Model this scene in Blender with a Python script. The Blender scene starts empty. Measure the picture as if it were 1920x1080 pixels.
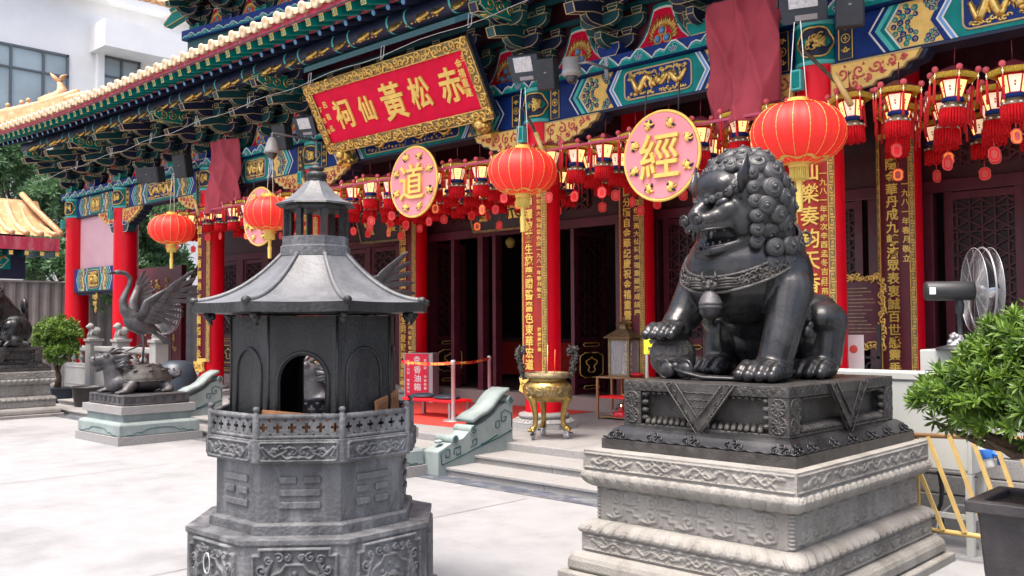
import bpy, bmesh, math, random
import numpy as np
from mathutils import Matrix, Vector, noise as mnoise
random.seed(7); rng = np.random.default_rng(7)
pi = math.pi; R = math.radians
SC = bpy.context.scene; COL = SC.collection
# ---------------------------------------------------------------- camera
EYE = 1.85
FPX, YAW, PIT, ROL = 1745.4, R(43.51), R(2.2), R(-0.305)
_cy, _sy = math.cos(YAW), math.sin(YAW)
_fw = Vector((-_sy*math.cos(PIT), _cy*math.cos(PIT), math.sin(PIT)))
_r = Vector((_cy, _sy, 0)); _u = _r.cross(_fw)
_r2 = _r*math.cos(ROL)+_u*math.sin(ROL); _u2 = -_r*math.sin(ROL)+_u*math.cos(ROL)
cam = bpy.data.cameras.new('camera'); camo = bpy.data.objects.new('camera', cam); COL.objects.link(camo)
camo.matrix_world = Matrix(((_r2.x,_u2.x,-_fw.x,0),(_r2.y,_u2.y,-_fw.y,0),(_r2.z,_u2.z,-_fw.z,EYE),(0,0,0,1)))
cam.sensor_width = 36; cam.lens = FPX/1920*36; cam.clip_end = 2000; cam.clip_start = .05
SC.camera = camo
# ---------------------------------------------------------------- world, sun, exposure
SUN_EL, SUN_AZ = R(71), R(174)      # azimuth measured from +y towards +x
w = bpy.data.worlds.new('World'); SC.world = w; w.use_nodes = True
nt = w.node_tree; bg = nt.nodes['Background']
sky = nt.nodes.new('ShaderNodeTexSky'); sky.sky_type = 'NISHITA'; sky.sun_disc = False
sky.sun_elevation = SUN_EL; sky.sun_rotation = SUN_AZ; sky.dust_density = 7; sky.air_density = .8; sky.ozone_density = .8
nt.links.new(sky.outputs[0], bg.inputs[0]); bg.inputs[1].default_value = .15
sun = bpy.data.lights.new('sun', 'SUN'); sun.energy = 1.2; sun.angle = R(20); sun.color = (1, .975, .94)
suno = bpy.data.objects.new('sun', sun); COL.objects.link(suno)
_sd = Vector((math.sin(SUN_AZ)*math.cos(SUN_EL), math.cos(SUN_AZ)*math.cos(SUN_EL), math.sin(SUN_EL)))
suno.rotation_euler = _sd.to_track_quat('Z', 'Y').to_euler(); suno.location = (-8, -8, 30)
vs = SC.view_settings; vs.view_transform = 'Standard'; vs.look = 'None'; vs.gamma = 1; vs.use_curve_mapping = False
vs.exposure = 1.5
SC.cycles.use_denoising = True; SC.cycles.max_bounces = 8; SC.cycles.sample_clamp_indirect = 6
# ---------------------------------------------------------------- materials
MATS = {}
def mat(name, col, rough=.5, metal=0., var=.12, scale=6., bump=0., bscale=45., dirt=None, damt=.5, dscale=2.5, streak=1., emit=0., ecol=None, spec=.5, trans=0., alpha=1., coat=0., drough=None):
    m = bpy.data.materials.new(name); m.use_nodes = True; t = m.node_tree; N = t.nodes; L = t.links
    b = N['Principled BSDF']; b.inputs['Roughness'].default_value = rough; b.inputs['Metallic'].default_value = metal
    b.inputs['Specular IOR Level'].default_value = spec
    if coat: b.inputs['Coat Weight'].default_value = coat; b.inputs['Coat Roughness'].default_value = .12
    c = (*col, 1)
    if var or dirt or bump:
        g = N.new('ShaderNodeNewGeometry'); mp = N.new('ShaderNodeMapping'); L.new(g.outputs['Position'], mp.inputs[0])
        mp.inputs['Scale'].default_value = (1, 1, 1/streak)
        n = N.new('ShaderNodeTexNoise'); n.inputs['Scale'].default_value = scale; n.inputs['Detail'].default_value = 5; L.new(mp.outputs[0], n.inputs[0])
        mx = N.new('ShaderNodeMix'); mx.data_type = 'RGBA'; mx.inputs[6].default_value = tuple(x*(1-var) for x in col)+(1,); mx.inputs[7].default_value = tuple(min(1, x*(1+var)) for x in col)+(1,)
        rp = N.new('ShaderNodeMapRange'); rp.inputs[1].default_value = .3; rp.inputs[2].default_value = .7
        L.new(n.outputs[0], rp.inputs[0]); L.new(rp.outputs[0], mx.inputs[0]); out = mx.outputs[2]
        if dirt:
            n2 = N.new('ShaderNodeTexNoise'); n2.inputs['Scale'].default_value = dscale; n2.inputs['Detail'].default_value = 8; n2.inputs['Roughness'].default_value = .68; L.new(mp.outputs[0], n2.inputs[0])
            r2 = N.new('ShaderNodeMapRange'); r2.inputs[1].default_value = .48; r2.inputs[2].default_value = .72; r2.inputs[4].default_value = damt; L.new(n2.outputs[0], r2.inputs[0])
            m2 = N.new('ShaderNodeMix'); m2.data_type = 'RGBA'; L.new(r2.outputs[0], m2.inputs[0]); L.new(out, m2.inputs[6]); m2.inputs[7].default_value = (*dirt, 1); out = m2.outputs[2]
            if drough is not None:
                m3 = N.new('ShaderNodeMix'); m3.inputs[2].default_value = rough; m3.inputs[3].default_value = drough; L.new(r2.outputs[0], m3.inputs[0]); L.new(m3.outputs[0], b.inputs['Roughness'])
        L.new(out, b.inputs['Base Color'])
        if bump:
            n3 = N.new('ShaderNodeTexNoise'); n3.inputs['Scale'].default_value = bscale; n3.inputs['Detail'].default_value = 6; L.new(g.outputs['Position'], n3.inputs[0])
            bp = N.new('ShaderNodeBump'); bp.inputs['Strength'].default_value = bump; bp.inputs['Distance'].default_value = .02; L.new(n3.outputs[0], bp.inputs['Height']); L.new(bp.outputs[0], b.inputs['Normal'])
    else: b.inputs['Base Color'].default_value = c
    if emit:
        b.inputs['Emission Color'].default_value = (*(ecol or col), 1); b.inputs['Emission Strength'].default_value = emit
    if trans: b.inputs['Transmission Weight'].default_value = trans; b.inputs['IOR'].default_value = 1.3
    if alpha < 1: b.inputs['Alpha'].default_value = alpha
    MATS[name] = m; return m
mat('red', (.78, .0, .014), .4, var=.05, scale=2, spec=.3, dirt=(.64, .0, .012), damt=.5, dscale=1.2)
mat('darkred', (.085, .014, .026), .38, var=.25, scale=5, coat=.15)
mat('maroon', (.12, .008, .018), .35, var=.2, scale=3, spec=.4)
mat('boardred', (.36, .028, .02), .4, var=.2, scale=2, spec=.35)
mat('doorred', (.055, .012, .019), .42, var=.25, scale=6)
mat('blackwood', (.02, .011, .014), .45, var=.2)
mat('teal', (.0, .215, .19), .55, var=.14, scale=8, spec=.22, dirt=(.004, .11, .11), damt=.45, dscale=5)
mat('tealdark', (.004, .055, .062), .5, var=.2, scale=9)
mat('tealpale', (.10, .50, .46), .5, var=.1, scale=9, spec=.25)
mat('blue', (.006, .03, .17), .55, var=.18, scale=8, spec=.22, dirt=(.008, .018, .07), damt=.45, dscale=5)
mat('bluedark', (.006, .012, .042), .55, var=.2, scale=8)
mat('bluepale', (.16, .34, .62), .5, var=.1, spec=.25)
mat('white', (.72, .72, .68), .5, var=.08)
mat('cream', (.80, .52, .14), .5, var=.1, scale=10, spec=.25, dirt=(.58, .34, .08), damt=.5, dscale=7)
mat('pinkpale', (.72, .42, .47), .5, var=.06, scale=2)
mat('railpink', (.42, .05, .10), .5, var=.1)
mat('floodglass', (.55, .57, .58), .12, var=.2, scale=30, spec=.8)
mat('linegold', (.55, .43, .22), .45, metal=.2, var=.15)
mat('gold', (.78, .52, .15), .3, metal=.75, var=.2, scale=14, dirt=(.25, .13, .03), damt=.65, dscale=16)
mat('goldtext', (.86, .58, .12), .38, metal=.3, var=.1)
mat('goldsoft', (.84, .57, .14), .45, metal=.15, var=.1, spec=.3)
mat('pinkscroll', (.60, .10, .11), .55, var=.15, spec=.25)
mat('pink', (.76, .26, .29), .42, var=.05, scale=3)
mat('plaquered', (.70, .0, .040), .6, var=.1, scale=5, spec=.2, dirt=(.74, .01, .07), damt=.35, dscale=4)
mat('fascia', (.46, .035, .075), .5, var=.25, scale=7, dirt=(.60, .36, .38), damt=.5, dscale=9, streak=4)
mat('tile', (.64, .48, .29), .28, var=.15, scale=6, coat=.35, dirt=(.74, .62, .46), damt=.6, dscale=5)
mat('tileorange', (.56, .31, .15), .5, var=.2, scale=5, coat=.1, dirt=(.70, .53, .36), damt=.8, dscale=6)
mat('stone', (.262, .25, .228), .85, var=.12, scale=5, bump=.35, bscale=60, spec=.25, dirt=(.125, .108, .092), damt=.75, dscale=3.2, streak=2.4)
mat('stonepale', (.30, .295, .285), .8, var=.1, scale=5, bump=.3, bscale=50, dirt=(.30, .29, .28), damt=.5, dscale=2, streak=1.6)
mat('granite', (.25, .245, .24), .75, var=.22, scale=70, bump=.2, bscale=90, dirt=(.22, .2, .17), damt=.6, dscale=2.2)
mat('granitebrown', (.27, .225, .20), .7, var=.25, scale=60, bump=.15, dirt=(.14, .11, .1), damt=.5, dscale=3)
mat('greenstone', (.225, .27, .26), .75, var=.13, scale=5, bump=.25, dirt=(.12, .145, .14), damt=.55, dscale=3, streak=1.6)
mat('ground', (.25, .252, .255), .85, var=.07, scale=3.5, bump=.2, bscale=22, dirt=(.15, .15, .15), damt=.9, dscale=.6)
mat('grout', (.10, .095, .09), .9, var=.2)
mat('bronze', (.019, .019, .0205), .27, metal=.25, var=.35, scale=5, bump=.10, bscale=70, dirt=(.055, .054, .054), damt=.75, dscale=3.5, drough=.46)
mat('bronzemane', (.05, .05, .051), .46, metal=.2, var=.3, scale=6, bump=.15, bscale=80, dirt=(.03, .03, .032), damt=.7, dscale=5)
mat('bronzerelief', (.055, .051, .048), .42, metal=.4, var=.4, scale=12, bump=.5, bscale=120, dirt=(.105, .097, .09), damt=.75, dscale=9)
mat('bronzegrey', (.085, .082, .085), .45, metal=.45, var=.3, scale=9, bump=.3, bscale=90, dirt=(.05, .05, .055), damt=.7, dscale=5)
mat('iron', (.088, .09, .095), .6, var=.45, scale=6, bump=.5, bscale=38, spec=.35, dirt=(.23, .232, .236), damt=.9, dscale=5.5, streak=3.2)
mat('irondark', (.0085, .0085, .009), .48, var=.5, scale=5, bump=.35, bscale=45, dirt=(.045, .045, .046), damt=.85, dscale=3.8, streak=4.5)
mat('soot', (.012, .011, .011), .8, var=.4, scale=5, bump=.3)
mat('ironroof', (.118, .121, .127), .5, var=.3, scale=4, bump=.25, bscale=35, dirt=(.05, .051, .054), damt=.85, dscale=4.5, streak=2.2)
mat('rustwood', (.30, .135, .055), .7, var=.3, scale=10, bump=.3, dirt=(.13, .06, .04), damt=.7, dscale=9)
mat('brass', (.43, .285, .085), .3, metal=.85, var=.3, scale=9, bump=.15, bscale=60, dirt=(.15, .10, .05), damt=.85, dscale=6)
mat('brassworn', (.30, .235, .13), .42, metal=.7, var=.3, scale=16, bump=.5, bscale=130, dirt=(.12, .1, .07), damt=.7, dscale=12)
mat('chrome', (.62, .62, .64), .22, metal=.9, var=.05)
mat('steel', (.50, .50, .51), .38, metal=.35, var=.05)
mat('greymetal', (.32, .32, .33), .4, metal=.5, var=.1)
mat('darkmetal', (.03, .034, .04), .45, metal=.2, var=.2)
mat('blackplastic', (.022, .023, .026), .5, var=.15)
mat('slate', (.028, .04, .055), .42, var=.15)
mat('greyplastic', (.30, .29, .27), .45, var=.1)
mat('glassdark', (.03, .035, .04), .08, spec=.8, var=0)
mat('glassclear', (.8, .85, .85), .03, alpha=.22, var=0)
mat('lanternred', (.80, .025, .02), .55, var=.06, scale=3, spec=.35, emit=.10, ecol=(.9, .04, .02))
mat('fringered', (.62, .006, .012), .65, var=.25, scale=60, spec=.2)
mat('fringeyellow', (.50, .32, .04), .6, var=.2, scale=50, spec=.2)
mat('tagred', (.66, .01, .015), .45, var=.1, emit=.1)
mat('tagpink', (.74, .12, .10), .5, var=.1)
mat('tagorange', (.90, .22, .04), .5, var=.1, emit=.25)
mat('lampglow', (.95, .62, .25), .6, var=.15, scale=30, emit=.6, ecol=(1, .58, .20))
mat('lampwhite', (.93, .86, .74), .6, var=.08, scale=30, emit=.2, ecol=(1, .72, .42))
mat('lampyellow', (.85, .65, .15), .55, var=.1)
mat('tassel', (.70, .012, .02), .55, var=.2, scale=50)
mat('carpet', (.55, .035, .022), .95, var=.12, scale=12, bump=.2, bscale=200)
mat('cloth', (.36, .045, .065), .85, var=.14, scale=3, bump=.15, bscale=140, dirt=(.40, .075, .09), damt=.25, dscale=1.2)
mat('poster', (.74, .008, .05), .35, var=.05)
mat('signyellow', (.85, .80, .03), .4, var=.04)
mat('paper', (.82, .82, .80), .5, var=.04)
mat('cabinet', (.44, .455, .43), .45, var=.05, scale=3, dirt=(.34, .35, .33), damt=.4, dscale=3)
mat('rackyellow', (.52, .36, .13), .4, var=.15, scale=8)
mat('copperpipe', (.34, .2, .10), .38, metal=.4, var=.2)
mat('bluecap', (.02, .12, .42), .4, var=.05)
mat('pot', (.028, .024, .026), .5, var=.25, scale=6, bump=.2, dirt=(.06, .055, .055), damt=.4, dscale=6)
mat('soil', (.05, .035, .025), .95, var=.4, scale=30, bump=.8, bscale=60)
mat('bark', (.085, .055, .035), .9, var=.4, scale=12, bump=.7, bscale=50)
mat('plaster', (.80, .80, .79), .8, var=.04, scale=1.2)
mat('winframe', (.10, .115, .125), .4, var=.1)
mat('winglass', (.30, .36, .38), .1, var=.3, scale=.4, spec=.8)
mat('corrugated', (.19, .165, .16), .55, var=.15, scale=3)
mat('shopgrey', (.40, .40, .41), .6, var=.05)
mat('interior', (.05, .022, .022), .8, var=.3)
mat('candlered', (.62, .01, .03), .3, var=.05)
mat('tapeorange', (.85, .13, .03), .5, var=.1)
mat('cord', (.55, .55, .53), .6, var=.05)
def leafmat(name, a, b_, tr=.25):
    m = bpy.data.materials.new(name); m.use_nodes = True; t = m.node_tree; N = t.nodes; L = t.links; b = N['Principled BSDF']
    oi = N.new('ShaderNodeNewGeometry'); n = N.new('ShaderNodeTexNoise'); n.inputs['Scale'].default_value = 7; n.inputs['Detail'].default_value = 3
    L.new(oi.outputs['Position'], n.inputs[0]); ad = N.new('ShaderNodeMath'); ad.operation = 'MULTIPLY_ADD'; ad.inputs[1].default_value = .55; ad.inputs[2].default_value = 0
    L.new(oi.outputs['Random Per Island'], ad.inputs[0]); a2 = N.new('ShaderNodeMath'); a2.operation = 'ADD'; L.new(ad.outputs[0], a2.inputs[0])
    mr = N.new('ShaderNodeMapRange'); mr.inputs[1].default_value = .35; mr.inputs[2].default_value = .75; mr.inputs[4].default_value = .5; L.new(n.outputs[0], mr.inputs[0]); L.new(mr.outputs[0], a2.inputs[1])
    mx = N.new('ShaderNodeMix'); mx.data_type = 'RGBA'; mx.inputs[6].default_value = (*a, 1); mx.inputs[7].default_value = (*b_, 1); L.new(a2.outputs[0], mx.inputs[0]); L.new(mx.outputs[2], b.inputs['Base Color'])
    b.inputs['Roughness'].default_value = .42; b.inputs['Subsurface Weight'].default_value = 0
    tl = N.new('ShaderNodeBsdfTranslucent'); L.new(mx.outputs[2], tl.inputs[0]); ms = N.new('ShaderNodeMixShader'); ms.inputs[0].default_value = tr
    L.new(b.outputs[0], ms.inputs[1]); L.new(tl.outputs[0], ms.inputs[2]); L.new(ms.outputs[0], N['Material Output'].inputs[0]); MATS[name] = m
leafmat('leaf', (.015, .055, .010), (.20, .33, .035))
leafmat('leaftree', (.05, .13, .06), (.17, .30, .13))
# ---------------------------------------------------------------- mesh builder
class MB:
    def __init__(s): s.v = []; s.f = []; s.mi = []; s.sm = []; s.n = 0; s.M = None
    def add(s, V, F, mi=0, sm=False):
        V = np.asarray(V, float).reshape(-1, 3)
        if s.M is not None: M = np.array(s.M); V = V@M[:3, :3].T+M[:3, 3]
        s.v.append(V); n = s.n; s.n += len(V)
        for f in F: s.f.append([i+n for i in f]); s.mi.append(mi); s.sm.append(sm)
        return s
    def box(s, c, d, mi=0, rz=0, rx=0, ry=0):
        x, y, z = d[0]/2, d[1]/2, d[2]/2
        V = np.array([(-x,-y,-z),(x,-y,-z),(x,y,-z),(-x,y,-z),(-x,-y,z),(x,-y,z),(x,y,z),(-x,y,z)])
        if rz or rx or ry: V = V@np.array(Matrix.Rotation(rz,3,'Z')@Matrix.Rotation(ry,3,'Y')@Matrix.Rotation(rx,3,'X')).T
        return s.add(V+np.array(c), [(0,3,2,1),(4,5,6,7),(0,1,5,4),(1,2,6,5),(2,3,7,6),(3,0,4,7)], mi)
    def bx(s, a, b, mi=0): return s.box(((a[0]+b[0])/2,(a[1]+b[1])/2,(a[2]+b[2])/2), (abs(b[0]-a[0]),abs(b[1]-a[1]),abs(b[2]-a[2])), mi)
    def prism(s, poly, a, b, ax='y', mi=0, sm=False):
        """poly: 2D points; ax = extrusion axis; a,b extents. axes: y->(x,z), z->(x,y), x->(y,z)"""
        n = len(poly); V = []
        for h in (a, b):
            for p, q in poly: V.append({'y': (p,h,q), 'z': (p,q,h), 'x': (h,p,q)}[ax])
        F = [tuple(range(n)), tuple(range(2*n-1, n-1, -1))]
        s.add(V, F, mi)
        s.add(V, [(i, i+n, (i+1)%n+n, (i+1)%n) for i in range(n)], mi, sm); return s
    def lathe(s, prof, n=24, c=(0,0,0), mi=0, sm=True, ax='z', a0=0., a1=2*pi, cap=True):
        full = abs(a1-a0-2*pi) < 1e-6; k = n if full else n+1; V = []
        for r, z in prof:
            for i in range(k):
                a = a0+(a1-a0)*i/n; p = (r*math.cos(a), r*math.sin(a), z)
                if ax == 'y': p = (p[0], p[2], p[1])
                elif ax == 'x': p = (p[2], p[0], p[1])
                V.append((p[0]+c[0], p[1]+c[1], p[2]+c[2]))
        F = []
        for j in range(len(prof)-1):
            for i in range(n):
                i2 = (i+1) % k if full else i+1
                F.append((j*k+i, j*k+i2, (j+1)*k+i2, (j+1)*k+i))
        s.add(V, F, mi, sm)
        if cap and full:
            if prof[0][0] > 1e-5: s.add(V[:k], [tuple(range(k-1, -1, -1))], mi)
            if prof[-1][0] > 1e-5: s.add(V[-k:], [tuple(range(k))], mi)
        return s
    def tube(s, pts, r, n=6, mi=0, sm=True, closed=False, flat=1., cap=True):
        P = np.asarray(pts, float); m = len(P); rr = np.full(m, r, float) if np.isscalar(r) else np.asarray(r, float)
        T = np.zeros_like(P); T[1:-1] = P[2:]-P[:-2]; T[0] = P[1]-P[0]; T[-1] = P[-1]-P[-2]
        if closed: T[0] = P[1]-P[-1]; T[-1] = P[0]-P[-2]
        T /= np.linalg.norm(T, axis=1)[:, None]+1e-12
        up = np.array((0, 0, 1.)) if abs(T[0][2]) < .9 else np.array((1., 0, 0)); V = []
        N = np.cross(T[0], up); N /= np.linalg.norm(N)
        for i in range(m):
            N = N-T[i]*N.dot(T[i]); N /= np.linalg.norm(N)+1e-12; B = np.cross(T[i], N)
            for k in range(n):
                a = 2*pi*k/n; V.append(P[i]+rr[i]*(math.cos(a)*N+flat*math.sin(a)*B))
        F = []
        for i in range(m if closed else m-1):
            j = (i+1) % m
            for k in range(n): F.append((i*n+k, i*n+(k+1)%n, j*n+(k+1)%n, j*n+k))
        if not closed and cap: F += [tuple(range(n-1, -1, -1)), tuple(range((m-1)*n, m*n))]
        return s.add(V, F, mi, sm)
    def sph(s, c, r, n=12, k=8, mi=0, rot=None):
        if np.isscalar(r): r = (r, r, r)
        V = [(0, 0, -1)]
        for j in range(1, k):
            t = pi*j/k
            for i in range(n): V.append((math.sin(t)*math.cos(2*pi*i/n), math.sin(t)*math.sin(2*pi*i/n), -math.cos(t)))
        V.append((0, 0, 1)); V = np.array(V)*np.array(r)
        if rot is not None: V = V@np.array(rot).T
        F = [(0, 1+(i+1)%n, 1+i) for i in range(n)]
        for j in range(k-2):
            for i in range(n): a = 1+j*n; F.append((a+i, a+(i+1)%n, a+n+(i+1)%n, a+n+i))
        a = 1+(k-2)*n; F += [(a+i, a+(i+1)%n, a+n) for i in range(n)]
        return s.add(V+np.array(c), F, mi, True)
    def cap(s, a, b, ra, rb, n=12):       # tapered capsule for sculpting
        a = np.array(a, float); b = np.array(b, float); m = 7; P = [a+(b-a)*t for t in np.linspace(0, 1, m)]
        s.tube(P, np.linspace(ra, rb, m), n); s.sph(a, ra, n, 8); s.sph(b, rb, n, 8); return s
    def grid(s, P, mi=0, sm=True):        # P: (nu,nv,3)
        nu, nv = P.shape[:2]
        return s.add(P.reshape(-1, 3), [(i*nv+j, (i+1)*nv+j, (i+1)*nv+j+1, i*nv+j+1) for i in range(nu-1) for j in range(nv-1)], mi, sm)
    def mesh(s, name, mats):
        me = bpy.data.meshes.new(name)
        V = np.concatenate(s.v) if s.v else np.zeros((0, 3))
        me.from_pydata(V.tolist(), [], s.f)
        for q in ([mats] if isinstance(mats, str) else mats): me.materials.append(MATS[q])
        me.polygons.foreach_set('material_index', s.mi); me.polygons.foreach_set('use_smooth', s.sm); me.update()
        return me
    def build(s, name, mats, parent=None, loc=None, rz=0., bevel=0., seg=2):
        return put(name, s.mesh(name, mats), parent, loc, rz, bevel, seg)
def put(name, me, parent=None, loc=None, rz=0., bevel=0., seg=2):
    o = bpy.data.objects.new(name, me); COL.objects.link(o)
    if parent is not None: o.parent = parent
    if loc is not None: o.location = loc
    if rz: o.rotation_euler.z = rz
    if bevel:
        b = o.modifiers.new('bevel', 'BEVEL'); b.width = bevel; b.segments = seg; b.limit_method = 'ANGLE'; b.angle_limit = R(35)
    return o
def tag(o, label, cat, group=None):
    o['label'] = label; o['category'] = cat
    if group: o['group'] = group
    return o
def thing(name, label, cat, loc=(0, 0, 0), rz=0., group=None):
    o = bpy.data.objects.new(name, None); COL.objects.link(o); o.location = loc; o.rotation_euler.z = rz; o.empty_display_size = .1
    return tag(o, label, cat, group)
def struct(o): o['kind'] = 'structure'; return o
def part(name, parent, loc=(0, 0, 0), rz=0.):
    o = bpy.data.objects.new(name, None); COL.objects.link(o); o.parent = parent; o.location = loc; o.rotation_euler.z = rz; o.empty_display_size = .05
    return o
def copy_tree(o, parent=None):
    c = o.copy(); COL.objects.link(c); c.parent = parent
    for ch in list(o.children): copy_tree(ch, c)
    return c
TMP = bpy.data.scenes.new('tmp')
def bake(o):       # apply modifiers to a mesh object (evaluated alone in a scratch scene)
    TMP.collection.objects.link(o); par = o.parent; o.parent = None; vl = TMP.view_layers[0]; vl.update(); dg = vl.depsgraph
    me = bpy.data.meshes.new_from_object(o.evaluated_get(dg)); o.modifiers.clear(); o.data = me; TMP.collection.objects.unlink(o); o.parent = par; return o
def sculpt(mb, name, mats, parent, voxel, smooth=6, loc=None, rz=0., fac=.5):
    o = mb.build(name, mats, parent, loc, rz)
    r = o.modifiers.new('r', 'REMESH'); r.mode = 'VOXEL'; r.voxel_size = voxel; r.use_smooth_shade = True
    if smooth: q = o.modifiers.new('s', 'SMOOTH'); q.iterations = smooth; q.factor = fac
    return bake(o)
_T = {}
def text_mesh(body, matn, size=1., ext=.02, off=0., wide=1.):
    """centred text mesh lying in the x-z plane, facing -y"""
    k = (body, matn, size, ext, off, wide)
    if k in _T: return _T[k]
    cu = bpy.data.curves.new('t', 'FONT'); cu.body = body; cu.size = size; cu.extrude = ext/2; cu.offset = off; cu.resolution_u = 2; cu.align_x = 'CENTER'; cu.align_y = 'CENTER'
    o = bpy.data.objects.new('t', cu); me = bpy.data.meshes.new_from_object(o)
    bpy.data.objects.remove(o); bpy.data.curves.remove(cu)
    V = np.array([v.co for v in me.vertices])
    if len(V):
        mid = (V.max(0)+V.min(0))/2; mid[2] = 0; V = V-mid
        me.vertices.foreach_set('co', np.stack([V[:, 0]*wide, -V[:, 2], V[:, 1]], 1).ravel())
    me.materials.clear(); me.materials.append(MATS[matn]); me.update(); _T[k] = me; return me
def spiral(c, r0, turns, a0=0., n=18, dirn=1, plane='xz', y=0., grow=1.):
    out = []
    for i in range(n):
        t = i/(n-1); r = r0*(1-t)**grow+.02*r0; a = a0+dirn*2*pi*turns*t; u, v = c[0]+r*math.cos(a), c[1]+r*math.sin(a)
        out.append((u, y, v) if plane == 'xz' else (u, v, y))
    return out
def relief(mb, w, h, nu, nv, strokes, depth, org, ux, uz, un, mi=0, flatv=0.):
    """height-field panel: strokes = [(points(u,v), radius)] in panel units, rounded ridges"""
    U, Vv = np.meshgrid(np.linspace(0, w, nu), np.linspace(0, h, nv), indexing='ij'); H = np.zeros_like(U)+flatv
    for pts, r in strokes:
        P = np.asarray(pts, float)
        if len(P) == 1:
            d = np.hypot(U-P[0, 0], Vv-P[0, 1]); H = np.maximum(H, np.sqrt(np.clip(1-(d/r)**2, 0, 1))*min(1, r/.02)); continue
        lo = P.min(0)-r; hi = P.max(0)+r
        i0, i1 = np.searchsorted(U[:, 0], [lo[0], hi[0]]); j0, j1 = np.searchsorted(Vv[0], [lo[1], hi[1]])
        if i1 <= i0 or j1 <= j0: continue
        u = U[i0:i1, j0:j1]; v = Vv[i0:i1, j0:j1]; best = np.full_like(u, 1e9)
        for a, b in zip(P[:-1], P[1:]):
            ab = b-a; t = np.clip(((u-a[0])*ab[0]+(v-a[1])*ab[1])/(ab@ab+1e-12), 0, 1)
            best = np.minimum(best, np.hypot(u-a[0]-t*ab[0], v-a[1]-t*ab[1]))
        H[i0:i1, j0:j1] = np.maximum(H[i0:i1, j0:j1], np.sqrt(np.clip(1-(best/r)**2, 0, 1)))
    H[0] = H[-1] = 0; H[:, 0] = H[:, -1] = 0
    o = np.array(org, float); ux = np.array(ux, float); uz = np.array(uz, float); un = np.array(un, float)
    P = o+U[..., None]*ux+Vv[..., None]*uz+(H*depth)[..., None]*un
    return mb.grid(P, mi)
def pix(px_, py_, **k):      # pixel of the 1920x1080 photograph -> point on a plane x=, y= or z=
    d = _r2*((px_-960)/FPX)-_u2*((py_-540)/FPX)+_fw; o = Vector((0, 0, EYE)); (a, val), = k.items(); i = 'xyz'.index(a)
    return o+d*((val-o[i])/d[i])
# ================================================================ setting: ground, terrace, steps
PZ = .30; YC = 10.54; YW = 13.0
CX = [-4.92, -9.36, -15.21, -19.32, -23.75, -26.85]
mb = MB(); n = 60; g = np.linspace(-1, 1, n); g = np.sign(g)*np.abs(g)**2.2*240
P = np.zeros((n, n, 3)); P[..., 0] = g[:, None]-8; P[..., 1] = g[None, :]+5
mb.grid(P, 0, False); ground = struct(mb.build('ground', 'ground'))
def joint(a, b, wd=.012):
    a = Vector(a); b = Vector(b); d = (b-a).normalized(); q = Vector((-d.y, d.x, 0))*wd/2
    m = MB(); m.add([a-q, b-q, b+q, a+q], [(0, 1, 2, 3)]); return m.build('paving_joint', 'grout', ground)
jx = pix(240, 880, z=0).x
for x in (jx, jx+5.2, jx+10.4, jx-6): joint((x, -6, .004), (x, 5.9 if x < -9 else 7.3, .004), .009)
mb = MB(); mb.bx((-34, 8.82, -.1), (6, 30, PZ)); terrace = struct(mb.build('terrace', 'granite', bevel=.012))
y1 = pix(1000, 900.3, z=.1).y; y2 = pix(1000, 867, z=.2).y
SX0, SX1 = -22.0, -3.7
for nm, ya, yb, za, zb in (('step', y1, y2, -.05, .1), ('step', y2, 8.815, -.05, .2)):
    x = SX0
    while x < SX1-.1:
        xe = min(SX1, x+random.choice((1.9, 2.2, 2.5))); m = MB(); m.bx((x+.002, ya, za), (xe-.002, yb+.02, zb-.035)); m.bx((x+.002, ya-.025, zb-.034), (xe-.002, yb+.02, zb))
        m.build(nm, 'granite', terrace, bevel=.006); x = xe
m = MB(); m.add([(SX0, y1-.33, .005), (SX1, y1-.33, .005), (SX1, y1-.03, .005), (SX0, y1-.03, .005)], [(0, 1, 2, 3)])
mat('gutter', (.075, .085, .11), .35, var=.4, scale=6, dirt=(.35, .35, .34), damt=.8, dscale=4)
m.build('gutter', 'gutter', ground)
# stone block retaining wall beside the steps (right end)
zz = 0.0; row = 0
for hgt in (.17, .18, .17, .18):
    x = -3.75-(.4 if row % 2 else 0)
    while x < 3.0:
        L_ = .75+.35*random.random(); m = MB(); yy = 8.5+random.uniform(-.008, .008); m.bx((x+.004, yy, zz+.003), (x+L_-.004, 8.815, zz+hgt-.004)); m.build('wall_block', 'granite', terrace, bevel=.01); x += L_
    zz += hgt; row += 1
cxr = pix(1106, 773, z=PZ).x
m = MB(); m.bx((-13.9, 9.55, PZ+.002), (cxr, 12.84, PZ+.008))
tag(m.build('red_carpet', 'carpet'), 'bright red carpet laid along the terrace in front of the doors', 'carpet')
# floor slab joints of the terrace
for x in np.arange(-21, -3, 1.35): m = MB(); m.add([(x, 8.83, PZ+.0012), (x+.008, 8.83, PZ+.0012), (x+.008, 12.8, PZ+.0012), (x, 12.8, PZ+.0012)], [(0, 1, 2, 3)]); m.build('slab_joint', 'grout', terrace)
for y in (9.9, 10.9, 11.9): m = MB(); m.add([(-21, y, PZ+.0012), (-3, y, PZ+.0012), (-3, y+.008, PZ+.0012), (-21, y+.008, PZ+.0012)], [(0, 1, 2, 3)]); m.build('slab_joint', 'grout', terrace)

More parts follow.
